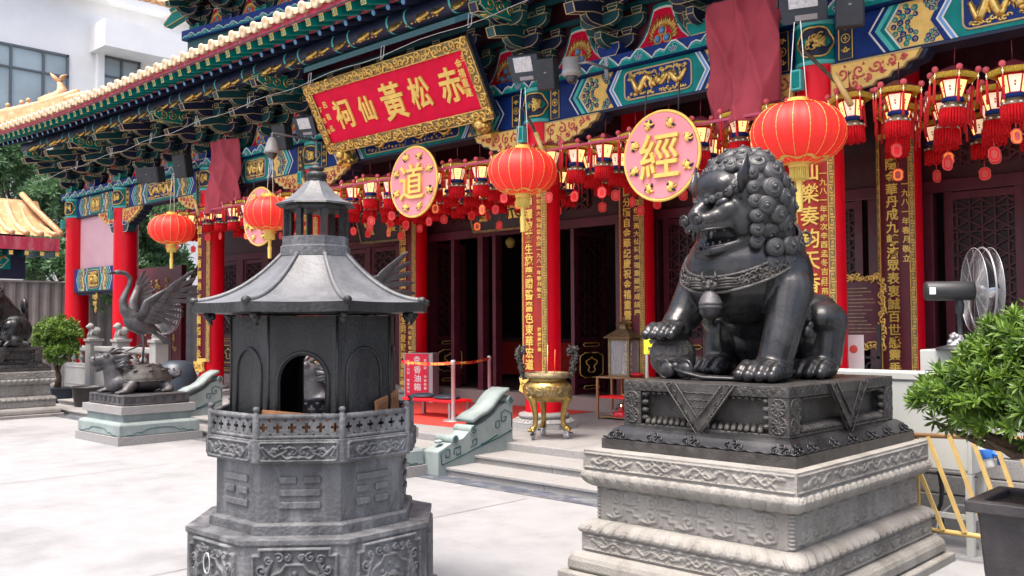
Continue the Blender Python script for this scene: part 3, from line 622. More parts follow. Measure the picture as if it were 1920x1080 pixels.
# hip ridge with fish finial at the far left corner
m = MB(); rid = [(-30.3, 8.0, 7.30), (-28.3, 8.7, 7.42), (-26.8, 9.4, 7.6), (-25.6, 10.0, 7.85)]
ridge = part('hip_ridge', hall)
for i in range(3):
    a = np.array(rid[i]); b = np.array(rid[i+1]); d = b-a; q = np.array((-d[1], d[0], 0)); q = q/np.linalg.norm(q)*.13; u = np.array((0, 0, .26))
    m.add([a-q, b-q, b+q, a+q, a-q+u, b-q+u, b+q+u, a+q+u], [(0, 3, 2, 1), (4, 5, 6, 7), (0, 1, 5, 4), (1, 2, 6, 5), (2, 3, 7, 6), (3, 0, 4, 7)])
    m.tube([a+u*1.1, b+u*1.1], .11, 10)
m.build('ridge_body', 'tileorange', ridge)
def fish(loc, s, rz):
    b = part('fish_finial', hall, loc, rz); m = MB(); pts = [(-.42, 0, .10), (-.28, 0, .05), (-.05, 0, .06), (.15, 0, .16), (.22, 0, .34), (.16, 0, .52), (.10, 0, .62)]
    m.tube(np.array(pts)*s, np.array([.09, .18, .22, .21, .15, .09, .06])*s, 12); m.sph((-.38*s, 0, .09*s), (.11*s, .1*s, .09*s), 10, 8)
    for e, sd in (((-.14, 0, .85), 1), ((.34, 0, .80), 1)): m.tube(np.array([(.11, 0, .58), ((.11+e[0])/2, 0, .72), e])*s, np.array([.07, .12, .02])*s, 8, flat=.5)
    for k in range(4): m.tube(np.array([(-.2+.12*k, 0, .2), (-.16+.14*k, 0, .32+.03*k)])*s, np.array([.06, .01])*s, 6, flat=.4)
    m.tube(np.array([(-.1, -.14, .06), (.0, -.24, -.02)])*s, np.array([.06, .01])*s, 6); m.build('body', 'tileorange', b)
fp = pix(103, 172, y=9.9); fish((fp.x, 9.9, fp.z-.32), 1.0, R(40))
for px, py in ((52, 196), (40, 200), (14, 205)):
    q = pix(px, py, y=9.7); b = MB(); b.sph((0, 0, .1), (.09, .07, .11), 10, 8); b.sph((.03, 0, .24), .07, 8, 6); b.sph((-.06, 0, .05), (.1, .08, .05), 8, 6); b.build('ridge_beast', 'tileorange', hall, (q.x, 9.7, q.z-.12))
m = MB(); a = pix(170, 178, y=9.9); b_ = pix(-40, 222, y=9.6); m.tube([a, b_], .13, 10); m.tube([a-Vector((0, 0, .2)), b_-Vector((0, 0, .2))], .10, 10); m.build('ridge_tiles', 'tileorange', hall)
# cable strung along the brackets with white hooks
ca, cb = pix(60, 342, y=9.0), pix(1000, -5, y=9.0)
m = MB(); pts = [ca.lerp(cb, t)-Vector((0, 0, .05*math.sin(t*pi*8)**2)) for t in np.linspace(0, 1, 40)]; m.tube(pts, .004, 5)
cab = tag(m.build('cable', 'cord'), 'thin pale cable strung along the brackets under the temple eave', 'cable')
hk = MB(); hk.tube([(0, 0, -.06), (.0, .02, .12), (.07, .02, .12), (.07, .0, -.06), (.02, -.02, -.1)], .0055, 5); hk_me = hk.mesh('hook', ['cord'])
for t in np.linspace(.16, .93, 8): put('hook', hk_me, cab, ca.lerp(cb, t))
# ---- walls, doors, interior
z_sill = pix(823, 726.7, y=12.85).z
m = MB(); m.bx((-23.9, 12.85, PZ), (2, 13.25, z_sill)); m.build('door_sill', 'granitebrown', hall, bevel=.01)
z_head = pix(1110, 425, y=13).z
m = MB(); m.bx((-23.9, 13.02, z_head+.12), (2, 13.25, 5.6)); m.build('upper_wall', 'doorred', hall)
m = MB(); m.bx((-23.9, 12.93, z_head), (2, 13.1, z_head+.17)); m.build('door_lintel', 'darkred', hall, bevel=.01)
LW, LH = .98, z_head-z_sill
m = MB(); lz0, lz1 = LH*.36, LH-.12
def clip_bar(m, ang, off, x0, x1, z0, z1, w_, y0, y1, mi):
    d = np.array((math.cos(ang), math.sin(ang))); nn = np.array((-d[1], d[0])); c = np.array(((x0+x1)/2, (z0+z1)/2))+nn*off; lo, hi = -9, 9
    for i, (a, b) in enumerate(((x0, x1), (z0, z1))):
        if abs(d[i]) < 1e-6:
            if not a < c[i] < b: return
        else:
            t1, t2 = sorted(((a-c[i])/d[i], (b-c[i])/d[i])); lo = max(lo, t1); hi = min(hi, t2)
    if hi-lo < .02: return
    p, q = c+d*lo, c+d*hi; V = [(p[0]-nn[0]*w_, y, p[1]-nn[1]*w_) if False else None for y in ()]
    V = []
    for y in (y0, y1): V += [(p[0]-nn[0]*w_, y, p[1]-nn[1]*w_), (q[0]-nn[0]*w_, y, q[1]-nn[1]*w_), (q[0]+nn[0]*w_, y, q[1]+nn[1]*w_), (p[0]+nn[0]*w_, y, p[1]+nn[1]*w_)]
    m.add(V, [(0, 1, 2, 3), (7, 6, 5, 4), (0, 4, 5, 1), (1, 5, 6, 2), (2, 6, 7, 3), (3, 7, 4, 0)], mi)
for k, ang in enumerate((pi/6, pi/2, 5*pi/6)):
    for off in np.arange(-2, 2, .155): clip_bar(m, ang, off, -LW/2+.12, LW/2-.12, lz0, lz1, .011, -.035-.003*k, -.012-.003*k, 0)
for off in np.arange(-2, 2, .155*2): clip_bar(m, 0, off, -LW/2+.12, LW/2-.12, lz0, lz1, .009, -.046, -.025, 0)
lat_me = m.mesh('lattice', ['doorred'])
m = MB()
for s in (-1, 1): m.box((s*(LW/2-.06), 0, LH/2), (.115, .08, LH), 0)
for z in (.06, LH*.33, LH*.27, LH-.06, LH*.08): m.box((0, .003, z), (LW-.23, .074, .1), 0)
leaf_me = m.mesh('door_frame', ['darkred'])
m = MB(); m.box((0, .02, LH/2), (LW-.2, .02, LH-.1), 0); back_me = m.mesh('door_board', ['blackwood'])
m = MB()
def ruyi(m, cx, cz, w_, h_):
    for s in (1, -1):
        m.tube([(cx+s*u*w_, -.045, cz+v*h_) for u, v in ((0, .5), (.30, .5), (.36, .44), (.46, .40), (.5, .3), (.5, -.3), (.46, -.40), (.36, -.44), (.30, -.5), (0, -.5))], .011, 5)
        m.tube([(cx+s*u*w_, -.045, cz+v*h_) for u, v in ((0, -.30), (.1, -.27), (.16, -.2), (.10, -.1), (.13, 0), (.22, .05), (.24, .16), (.14, .22), (.05, .26), (0, .34))], .012, 5)
ruyi(m, 0, LH*.175, LW-.30, LH*.15)
for zc in (LH*.30, LH*.04): m.tube([(u, -.043, zc+v) for u, v in ((-.24, 0), (-.2, .03), (.2, .03), (.24, 0), (.2, -.03), (-.2, -.03))], .008, 5, closed=True)
gilt_me = m.mesh('gilt_moulding', ['cream'])
def door(x, y=13.0, rz=0.):
    b = part('lattice_door', hall, (x, y, z_sill), rz)
    for nm, me in (('door_frame', leaf_me), ('door_board', back_me), ('lattice', lat_me), ('gilt_moulding', gilt_me)): put(nm, me, b)
def jamb(x, w_=.1, d=.18): m = MB(); m.bx((x-w_/2, 12.93, z_sill), (x+w_/2, 12.93+d, z_head)); m.build('door_jamb', 'darkred', hall, bevel=.006)
for (a, c_), opn in (((CX[1], CX[0]), 0), ((CX[0], -.2), 0), ((CX[3], CX[2]), 0), ((-23.9, CX[3]), 0)):
    a2, c2 = a+.42, c_-.42; n = int((c2-a2)//1.02); st = (c2-a2)/n; jamb(a2-.08, .2); jamb(c2+.08, .2)
    for k in range(n): door(a2+st*(k+.5))
    for k in range(1, n): jamb(a2+st*k, st-LW+.02) if st-LW > .01 else None
# central bay: open doors folded inward, dark hall behind
a2, c2 = CX[2]+.42, CX[1]-.42
for x in (a2-.08, c2+.08): jamb(x, .2)
for px in (853, 905, 931): q = pix(px, 600, y=13.0); jamb(q.x, .09 if px != 905 else .14)
for x, s in ((a2+.05, 1), (c2-1.1, 1)): door(x, 13.55, R(90))
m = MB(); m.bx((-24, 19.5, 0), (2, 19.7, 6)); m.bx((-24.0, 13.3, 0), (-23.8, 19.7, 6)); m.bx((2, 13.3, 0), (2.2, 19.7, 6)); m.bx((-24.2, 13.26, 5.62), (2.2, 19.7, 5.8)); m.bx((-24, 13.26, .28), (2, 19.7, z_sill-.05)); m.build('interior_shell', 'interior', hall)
# upper clerestory pattern panel above doors of bay A and the altar inside
m = MB()
for k, ang in enumerate((pi/6, pi/2, 5*pi/6)):
    for off in np.arange(-2, 2, .12): clip_bar(m, ang, off, -.6, .6, 0, .45, .014, -.03-.003*k, 0-.003*k, 0)
cl = m.mesh('transom_lattice', ['darkred'])
for x in (-17.9, -16.6, -13.6, -12.3, -11.0, -7.6, -6.4, -3.6, -2.4): put('transom_lattice', cl, hall, (x, 13.0, z_head+.35))
altar = thing('altar_table', 'dark red altar table inside the hall behind the open doors', 'altar', (-14.9, 17.2, z_sill-.05))
m = MB(); m.box((0, 0, .95), (3.2, .9, .08)); m.box((0, -.42, .5), (3.1, .04, .8), 1); m.build('table_top', ['darkred', 'carpet'], altar)
for s in (-1, 1):
    for t in (-1, 1): m = MB(); m.box((s*1.5, t*.38, .46), (.1, .1, .92)); m.build('leg', 'darkred', altar)
for px, py, yy, rr_ in ((957, 455, 15.5, .11),):
    q = pix(px, py, y=yy); l = thing('interior_lamp', 'small yellow lamp hanging inside the dark hall'+(' at the upper right of the open door', ' at mid height', ' low down near the altar')[(py > 500)+(py > 600)], 'lamp', q); m = MB(); m.lathe([(.02, rr_*1.2), (rr_, rr_*.5), (rr_*1.1, 0), (rr_*.6, -rr_), (.02, -rr_*1.1)], 12); m.build('shade', 'lampyellow', l); m = MB(); m.tube([(0, 0, rr_*1.2), (0, 0, 5.62-q.z)], .008, 5); m.build('cord', 'blackplastic', l)
# ================================================================ couplet boards wrapped on the columns
fret = MB()      # unit key-fret, 0.11 wide x 0.16 tall, in (u, v), drawn as little bars on the strip
FR = [((0, 0), (0, .13)), ((0, .13), (.07, .13)), ((.07, .13), (.07, .05)), ((.07, .05), (.03, .05)), ((.03, .05), (.03, .09)), ((0, 0), (.09, 0)), ((.09, 0), (.09, .16))]
def couplet(x, y, z0, z1, chars, small, label, board='boardred', csize=.27, r=.30, spread=R(53), gap=None, side=1, textmat='goldtext', ystart=None, scroll=True):
    t = thing('couplet_board', label, 'couplet board', (x, y, 0))
    def W(a, z, d=0.): return ((r+d)*math.sin(a), -(r+d)*math.cos(a), z)
    def shell(name, a0, a1, za, zb, d0, d1, mt, n=18):
        m = MB(); A = np.linspace(a0, a1, n)
        for d in (d0, d1): m.grid(np.array([[W(a, za, d), W(a, zb, d)] for a in A]))
        for a in (a0, a1): m.grid(np.array([[W(a, za, d0), W(a, zb, d0)], [W(a, za, d1), W(a, zb, d1)]]), sm=False)
        for z in (za, zb): m.grid(np.array([[W(a, z, d0), W(a, z, d1)] for a in A]), sm=False)
        return m.build(name, mt, t)
    shell('board', -spread, spread, z0, z1, -.035, .0, board)
    bw = .062/r
    for s in (-1, 1):
        a0, a1 = sorted((s*spread, s*(spread-bw*1.25))); shell('border_strip', a0, a1, z0, z1, .0, .012, 'cream', 6)
        if s > 0 or True:
            m = MB(); z = z0+.03; ac = s*(spread-bw*.62); k = 0
            while z < z1-.14:
                for (u0, v0), (u1, v1) in FR:
                    u0, u1 = (u0-.045)*.58, (u1-.045)*.58
                    if k % 2: u0, u1 = -u0, -u1
                    m.tube([W(ac+u0/r, z+v0*.72, .014), W(ac+u1/r, z+v1*.72, .014)], .0055, 4, cap=False)
                z += .125; k += 1
            m.build('key_fret', 'brassworn', t)
    for z in (z0, z1-.07): shell('border_strip', -spread+bw*1.25, spread-bw*1.25, z, z+.07, .0, .012, 'cream', 14)
    n = len(chars); zt = (z1-.16 if ystart is None else ystart); gap_ = gap or (zt-z0-.2)/n
    for i, ch in enumerate(chars):
        o = put('character', text_mesh(ch, textmat, csize, .012, .003), t, W(0, zt-gap_*(i+.5), .008))
    for a, zs, txt, sz in small:
        for i, ch in enumerate(txt):
            o = put('small_character', text_mesh(ch, textmat, sz, .007, .0015), t, W(a, zs-sz*1.22*i, .006)); o.rotation_euler.z = a
    if scroll:
        m = MB(); m.prism([(-.2, 0), (.2, 0), (.17, -.1), (.2, -.2), (.1, -.24), (0, -.2), (-.1, -.24), (-.2, -.2), (-.17, -.1)], -r-.03, -r+.03, 'y', 0)
        for k in (-.11, 0, .11): m.tube([(p[0], -r-.034, p[2]) for p in spiral((k, -.11), .06, 1.4, k*9, 12)], .012, 4, 1)
        m.build('scroll_foot', ['cream', 'gold'], t, (0, 0, z0))
    return t
zb, ztop = PZ+.75, 4.35
def zs_(px, py, y): return pix(px, py, y=y).z
couplet(CX[1], YC, zb, ztop, '普甲澤被蒼生施藥贈醫嗇色東華宏道', [(R(31), zs_(1012, 366, 10.3), '赤松黃大仙祠嗇色園', .075), (R(31), zs_(1012, 468, 10.3), '一九八一年春月敬立', .07), (R(31), zs_(1012, 618, 10.3), '張雲燾撰書', .06)], 'red couplet board with gold characters on the pillar behind the brass censer', gap=.172, ystart=zs_(998, 348, 10.25), csize=.165)
couplet(CX[0], YC, zb, ztop, '仙樂奏鈞天香聞四海', [(R(29), zs_(1548, 325, 10.3), '一九八一年歲次辛酉孟冬吉旦', .085), (R(29), zs_(1548, 530, 10.3), '陳荊鴻敬撰并書', .08)], 'wide red couplet board with large gold characters on the pillar right behind the lion', csize=.24, gap=.262, ystart=zs_(1520, 300, 10.25), board='boardred')
couplet(IX[1], YI, PZ+.32, 4.35, '仙閬分蹟自金華紀慶祝金禧重營紫府仙宮式憑靈爽', [(R(31), zs_(1212, 378, 12.4), '嗇色園黃大仙祠金禧重建落成誌慶', .105)], 'dark maroon couplet board with narrow gold characters just left of the lion', board='maroon', csize=.158, gap=.168, ystart=zs_(1190, 330, 12.35), scroll=False)
couplet(IX[0], YI, PZ+.32, 4.35, '洞隱金華丹成九轉濟眾表衷誠百世感靈垂宇宙', [(R(31), zs_(1700, 345, 12.4), '一九八一年春月敬立', .10)], 'dark maroon couplet board with gold characters between the lion and the right fan', board='maroon', csize=.162, gap=.168, ystart=zs_(1675, 272, 12.35), scroll=False)
couplet(IX[2], YI, PZ+.32, 4.35, '大道因緣祥開鳳翼普度群生同登彼岸善願及萬方', [(R(31), zs_(793, 585, 12.4), '九龍潮州公會陳有慶敬書', .085)], 'maroon couplet board with gold characters beside the burner roof and the red poster', board='maroon', csize=.17, gap=.18, ystart=4.0, scroll=False)
couplet(CX[3], YC, zb, ztop-.1, '回首回看福地玄岩龍蟠展永華', [], 'maroon couplet board with gold border on the pillar left of the burner', board='maroon', csize=.19, gap=.25, ystart=4.1)
couplet(CX[2], YC, zb, ztop, '金闕瑤台仙鶴來儀福緣善慶', [], 'red couplet board mostly hidden behind the burner chimney', csize=.2, gap=.25, ystart=4.3)
# ================================================================ great plaque
A, B = pix(622, 287, y=10.12), pix(930, 220, y=10.12); Tl = pix(567, 160, x=A.x); Tr = pix(880, 68, x=B.x)
xa, xb = A.x, B.x; zbt = (A.z+B.z)/2; yt = (Tl.y+Tr.y)/2; zt_ = (Tl.z+Tr.z)/2
PH = math.hypot(zt_-zbt, 10.12-yt); PW = xb-xa; tilt = math.atan2(10.12-yt, zt_-zbt)
plq = thing('name_plaque', 'large tilted red plaque with gold characters in a carved gilded frame under the eave', 'plaque', ((xa+xb)/2, 10.12, zbt)); plq.rotation_euler.x = tilt
m = MB(); m.bx((-PW/2, .0, 0), (PW/2, .09, PH)); m.build('backing', 'bluedark', plq)
m = MB(); fw_ = .17; m.bx((-PW/2+fw_, -.022, fw_), (PW/2-fw_, -.002, PH-fw_)); m.build('red_panel', 'plaquered', plq)
for nm, a, b in (('frame', (-PW/2, 0), (PW/2, fw_)), ('frame', (-PW/2, PH-fw_), (PW/2, PH)), ('frame', (-PW/2, fw_), (-PW/2+fw_, PH-fw_)), ('frame', (PW/2-fw_, fw_), (PW/2, PH-fw_))):
    m = MB(); m.bx((a[0], -.05, a[1]), (b[0], -.002, b[1]), 1)
    wx, wz = b[0]-a[0], b[1]-a[1]; hor = wx > wz; L_ = wx if hor else wz; nn = int(L_/.13)
    for k in range(nn):
        u = (k+.5)*L_/nn; s = 1 if k % 2 else -1
        c = (a[0]+(u if hor else wx/2)+(0 if hor else s*.02), a[1]+(wz/2 if hor else u)+(s*.02 if hor else 0))
        m.tube([(p[0], -.058, p[2]) for p in spiral(c, .07, 1.4, random.random()*6, 13, s)], [.024*(1-.5*t) for t in np.linspace(0, 1, 13)], 5)
        for q in range(3): a0 = random.random()*6.28; m.tube([(c[0]+.05*math.cos(a0), -.055, c[1]+.05*math.sin(a0)), (c[0]+.095*math.cos(a0+.5), -.052, c[1]+.085*math.sin(a0+.5))], [.024, .006], 4)
    e = [(a[0], a[1]), (b[0], a[1]), (b[0], b[1]), (a[0], b[1])]; m.tube([(p, -.052, q) for p, q in e], .012, 4, closed=True); m.build(nm, ['gold', 'brassworn'], plq)
_pn = Vector((0, math.cos(tilt), math.sin(tilt)))      # plaque plane normal (towards the hall)
def on_plaque(px, py):
    d = _r2*((px-960)/FPX)-_u2*((py-540)/FPX)+_fw; o = Vector((0, 0, EYE)); p = o+d*((plq.location-o).dot(_pn)/d.dot(_pn)); q = p-plq.location
    return q.x, -q.y*math.sin(tilt)+q.z*math.cos(tilt)
for px, py, ch, sz in ((848, 158, '赤', .58), (790, 172, '松', .54), (740, 188, '黃', .66), (690, 202, '仙', .46), (647, 212, '祠', .54)):
    u, v = on_plaque(px, py); put('character', text_mesh(ch, 'goldsoft', sz, .03, .012, .9), plq, (u, -.035, v))
for px0, py0, px1, py1, txt, sz in ((873, 108, 888, 137, '辛亥', .12), (862, 118, 881, 172, '金禧重建', .12), (611, 196, 625, 240, '呂祖乩', .1), (603, 205, 618, 246, '丁巳秋', .08)):
    for i, ch in enumerate(txt):
        q = i/(len(txt)-1); u, v = on_plaque(px0+(px1-px0)*q, py0+(py1-py0)*q); put('small_character', text_mesh(ch, 'goldsoft', sz*1.25, .012, .003), plq, (u, -.028, v))
for s in (-1, 1):
    m = MB(); m.sph((0, 0, .0), (.14, .12, .13), 10, 8); m.sph((0, -.09, .05), (.1, .09, .09), 10, 8); m.box((0, .02, -.15), (.3, .2, .06))
    for k in range(10): m.sph((random.uniform(-.13, .13), random.uniform(-.12, .02), random.uniform(-.12, .13)), .045, 7, 5)
    m.build('lion_support', 'gold', plq, (s*(PW/2-.32), .02, -.10))
# ================================================================ round pink signs
def disc(x, z, ch, label, r=.585, y=10.18):
    t = thing('round_sign', label, 'sign', (x, y, z)); m = MB(); m.lathe([(0, -.02), (r-.02, -.02), (r-.02, .025), (0, .025)], 48, ax='y', sm=False); m.build('face', 'pink', t)
    m = MB(); m.tube([(r*math.cos(a), 0, r*math.sin(a)) for a in np.linspace(0, 2*pi, 64, endpoint=False)], .022, 8, closed=True); m.build('rim', 'goldsoft', t)
    if ch: put('character', text_mesh(ch, 'goldsoft', .62, .05, .004), t, (0, -.04, 0))
    for k in range(8):
        a = 2*pi*(k+.5)/8; m = MB(); rr = .435
        for q in range(9): b = random.random()*6.28; m.tube([(.02*math.cos(b), -.03, .02*math.sin(b)), (.055*math.cos(b), -.035, .05*math.sin(b)), (.085*math.cos(b+.4), -.028, .075*math.sin(b+.4))], [.016, .02, .006], 5, q % 3 == 2)
        m.sph((0, -.035, 0), (.04, .03, .05), 8, 6); m.build('emblem', ['goldsoft', 'bluedark'], t, (rr*math.cos(a), 0, rr*math.sin(a)))
    m = MB()
    for s in (-.25, .25): m.tube([(s, .01, r*.9), (s, .05, ZB0-z)], .01, 5)
    m.build('hanger', 'darkmetal', t)
for px, py, ch, lab in ((1240, 292, '經', 'pink round sign with gold rim and large gold character left of the lion head'), (776, 341, '道', 'pink round sign with gold rim and gold character below the great plaque'), (487, 406, '師', 'pink round sign partly hidden behind a red lantern above the burner roof')):
    q = pix(px, py, y=9.72); disc(q.x, q.z, ch, lab, .56, 9.72)
# ================================================================ big red lanterns on bamboo poles
def big_lantern(p, diam, label, poleto=None):
    t = thing('red_lantern', label, 'lantern', p, group='big round red lanterns in front of the pillars'); ng = 18; r = diam/2; h = r*.65
    A = np.linspace(0, 2*pi, ng*6+1); Z = np.linspace(-1, 1, 22); P = np.zeros((len(A), len(Z), 3))
    for j, z in enumerate(Z):
        th = z*pi/2*.86; rr = r*math.cos(th)**.8
        k = 1-.022*np.abs(np.cos(A*ng/2))**6; P[:, j, 0] = rr*k*np.cos(A); P[:, j, 1] = rr*k*np.sin(A); P[:, j, 2] = h*math.sin(th)/math.sin(pi/2*.86)
    m = MB(); m.grid(P); m.build('paper_shell', 'lanternred', t)
    rib = MB()
    for i in range(ng):
        a = 2*pi*(i+.5)/ng; rib.tube([(r*math.cos(z*pi/2*.86)**.8*.998*math.cos(a), r*math.cos(z*pi/2*.86)**.8*.998*math.sin(a), h*math.sin(z*pi/2*.86)/math.sin(pi/2*.86)) for z in np.linspace(-1, 1, 15)], .004, 4)
    rib.build('ribs', 'goldsoft', t)
    for s, nm in ((1, 'top_cap'), (-1, 'bottom_cap')):
        m = MB(); n = 8; ring = []
        out = [((r*.62+.06*r*math.cos(n*a))*math.cos(a), (r*.62+.06*r*math.cos(n*a))*math.sin(a), s*h*(.885-.035*math.cos(n*a))) for a in np.linspace(0, 2*pi, 64, endpoint=False)]
        inn = [(r*.2*math.cos(a), r*.2*math.sin(a), s*h*1.02) for a in np.linspace(0, 2*pi, 64, endpoint=False)]
        m.grid(np.array([out+[out[0]], inn+[inn[0]]])); m.lathe([(r*.22, s*h*.98), (r*.22, s*(h*1.0+.05))], 16); m.build(nm, 'goldsoft', t)
    m = MB(); m.lathe([(r*.17, -h*.98), (r*.18, -h-.16), (r*.175, -h-.17)], 18)
    for k in range(26): a = 2*pi*k/26; m.tube([(r*.178*math.cos(a), r*.178*math.sin(a), -h*.98), (r*.19*math.cos(a), r*.19*math.sin(a), -h-.175)], .009, 4)
    m.lathe([(.035, -h-.17), (.028, -h-.30), (.04, -h-.31), (.034, -h-.52)], 10); m.build('tassel', 'lampyellow', t)
    m = MB(); top = ZB0+.22-p[2]
    for s in (-.035, .035): m.tube([(s*3, 0, h*.95), (s, .02, top)], .005, 4)
    m.build('hanging_strings', 'paper', t)
    return t
def pole(a, b, label):
    t = thing('bamboo_pole', label, 'pole', a, group=None); a = Vector(a); b = Vector(b); m = MB(); d = b-a
    pts = [d*t for t in np.linspace(0, 1, 13)]; m.tube(pts, [.022+.004*(i % 3 == 0) for i in range(13)], 8); m.build('shaft', 'bark', t)
    m = MB(); e = d*.96; m.tube([e+Vector((-.09, -.02, .17)), e+Vector((.09, -.02, -.20))], .035, 8); m.build('cross_piece', 'rackyellow', t)
bl = [(pix(322, 430, y=9.3), .96, 'red round lantern at the far left between the crane and the cloth drape'),
      (pix(506, 400, y=9.3), .95, 'red round lantern left of the burner chimney in front of a pink sign'),
      (pix(980, 322, y=9.3), .95, 'red round lantern between the pink signs in front of the central pillar'),
      (pix(1497, 250, y=9.3), 1.0, 'largest red round lantern right above the lion mane')]
for p, d, l in bl: big_lantern(p, d, l)
for x, l in ((CX[0], 'bamboo pole slanting down right of the largest lantern'), (CX[1], 'bamboo pole slanting across the pillar behind the middle lantern'), (CX[2], 'bamboo pole slanting above the burner finial'), (CX[3], 'bamboo pole slanting beside the far left lantern')):
    pole((x-.08, 10.2, 5.10), (x+.62, 9.85, 4.38), l)
# ================================================================ small palace lanterns
def lantern_proto():
    t = thing('palace_lantern', 'x', 'lantern')
    m = MB(); m.lathe([(.05, .10), (.11, .07), (.26, .0), (.27, -.012)], 6, sm=False); m.tube([(0, 0, .08), (0, 0, .34)], .007, 5); m.lathe([(.27, -.01), (.265, -.075)], 6, mi=1, sm=False, cap=False)
    for k in range(6):
        a = pi/3*k
        for q in np.linspace(0, 1, 10, endpoint=False):
            p0 = np.array((.268*math.cos(a), .268*math.sin(a))); p1 = np.array((.268*math.cos(a+pi/3), .268*math.sin(a+pi/3))); c = p0+(p1-p0)*q; m.tube([(c[0], c[1], -.012), (c[0]*.995, c[1]*.995, -.085)], .008, 4, 1)
    m.build('canopy', ['maroon', 'fringeyellow'], t)
    m = MB(); m.sph((0, 0, 0), .042, 8, 6); pme = m.mesh('pompon', ['pinkscroll'])
    m = MB(); m.tube([(0, 0, 0), (0, 0, -.10)], .005, 4, 1); m.sph((0, 0, -.06), .013, 6, 4, 1); m.tube([(0, 0, -.1), (0, 0, -.14), (0, 0, -.40)], [.012, .016, .018], 6); tme = m.mesh('tassel', ['tassel', 'lampwhite'])
    for k in range(6): a = pi/3*k; put('pompon', pme, t, (.285*math.cos(a), .285*math.sin(a), .02)); put('tassel', tme, t, (.285*math.cos(a), .285*math.sin(a), 0))
    m = MB(); m.lathe([(.165, -.09), (.105, -.30)], 6, sm=False, cap=False, mi=0); m.mi = [0, 1, 0, 1, 0, 1]; m.build('glowing_panels', ['lampwhite', 'lampglow'], t)
    m = MB()
    for k in range(6):
        a = pi/3*k; m.tube([(.17*math.cos(a), .17*math.sin(a), -.085), (.108*math.cos(a), .108*math.sin(a), -.305)], .009, 5)
        a += pi/6; m.box((.128*math.cos(a), .128*math.sin(a), -.175), (.006, .016, .022), 1, rz=a); m.box((.118*math.cos(a), .118*math.sin(a), -.21), (.006, .016, .022), 1, rz=a)
    for z, r in ((-.088, .17), (-.303, .11)): m.tube([(r*math.cos(pi/3*k), r*math.sin(pi/3*k), z) for k in range(6)], .011, 5, closed=True)
    m.build('frame', ['fringered', 'boardred'], t)
    m = MB(); m.lathe([(.09, -.10), (.075, -.28), (0, -.29)], 8, cap=False); m.build('inner_glow', 'lampglow', t)
    m = MB(); m.lathe([(.13, -.305), (.135, -.345), (.10, -.36)], 12, mi=0); m.lathe([(.10, -.36), (.105, -.39), (.15, -.40), (.15, -.44)], 12, mi=1)
    for k in range(10): a = 2*pi*k/10; m.box((.152*math.cos(a), .152*math.sin(a), -.42), (.006, .03, .02), 2, rz=a)
    m.build('collar_bands', ['blue', 'brassworn', 'paper'], t)
    m = MB()
    for k in range(26): a = 2*pi*k/26; m.tube([(.14*math.cos(a), .14*math.sin(a), -.44), (.143*math.cos(a), .143*math.sin(a), -.62-.012*(k % 3))], .018, 4)
    m.lathe([(.13, -.44), (.13, -.61)], 14); m.build('fringe_skirt', 'fringered', t)
    return t
def tag_mesh(mt):
    m = MB(); p = [(-.035, .0), (.035, 0), (.06, -.02), (.085, -.05), (.08, -.10), (.085, -.15), (.06, -.19), (.03, -.205), (-.03, -.205), (-.06, -.19), (-.085, -.15), (-.08, -.10), (-.085, -.05), (-.06, -.02)]
    m.prism(p, -.012, .012, 'y', 0); outline(m, p, -.012, .010, 1); m.prism([(u*.55, v*.62-.04) for u, v in p], -.018, -.012, 'y', 1); m.tube([(0, 0, 0), (0, 0, .12)], .005, 4, 1); return m.mesh('wish_tag', [mt, 'tagpink' if mt != 'tagpink' else 'tagred'])
TAGS = [tag_mesh(q) for q in ('tagred', 'tagpink', 'tagorange', 'tagred')]
lp = lantern_proto(); first = [True]
def lantern(x, y, z, label, group):
    if first[0]: o = lp; first[0] = False
    else: o = copy_tree(lp)
    o.location = (x, y, z); o.scale = (.84, .84, .84); o.rotation_euler = (random.uniform(-.05, .05), random.uniform(-.05, .05), random.uniform(-.5, .5)); o['label'] = label; o['group'] = group
    if random.random() < .25: return
    g = put('wish_tag', random.choice(TAGS), o, (random.uniform(-.03, .03), 0, -.66-random.uniform(0, .16))); g.rotation_euler.z = R(35)+random.uniform(-.7, .7); g.scale = (.85, .85, .85)
ORD = 'first second third fourth fifth sixth seventh eighth ninth tenth eleventh twelfth thirteenth'.split()
lan = [(CX[0]+.55, -1.6, 4, 'right', '%s from left in the %s row of palace lanterns right of the lion', 'palace lanterns right of the lion'),
       (CX[1]+.5, CX[0]-.4, 4, 'c', '%s from left in the %s lantern row behind the sign left of the lion', 'palace lanterns left of the lion'),
       (CX[2]+.5, CX[1]-.4, 4, 'b', '%s from left in the %s row of palace lanterns below the plaque', 'palace lanterns below the great plaque'),
       (CX[3]+.5, CX[2]-.4, 2, 'a', '%s from left in the %s lantern row left of the burner chimney', 'palace lanterns left of the burner chimney'),
       (CX[3]-1.5, CX[3]-.35, 2, 'z', '%s from left in the %s lantern row by the far left red lantern', 'palace lanterns at the far left')]
for a, b, rows, key, lab, grp in lan:
    n = int((b-a)/.50)
    for rw in range(rows):
        num = 0; last = None
        y = 10.16+rw*.62
        for k in range(n+1):
            x = a+(b-a)*k/n+(.25 if rw % 2 else 0)+random.uniform(-.04, .04)
            if x > b+.1: continue
            num += 1; lantern(x, y, 4.40+random.uniform(-.03, .03)-(.03 if rw else 0), lab % (ORD[num-1], ('front', 'second', 'third', 'back')[rw]), grp)
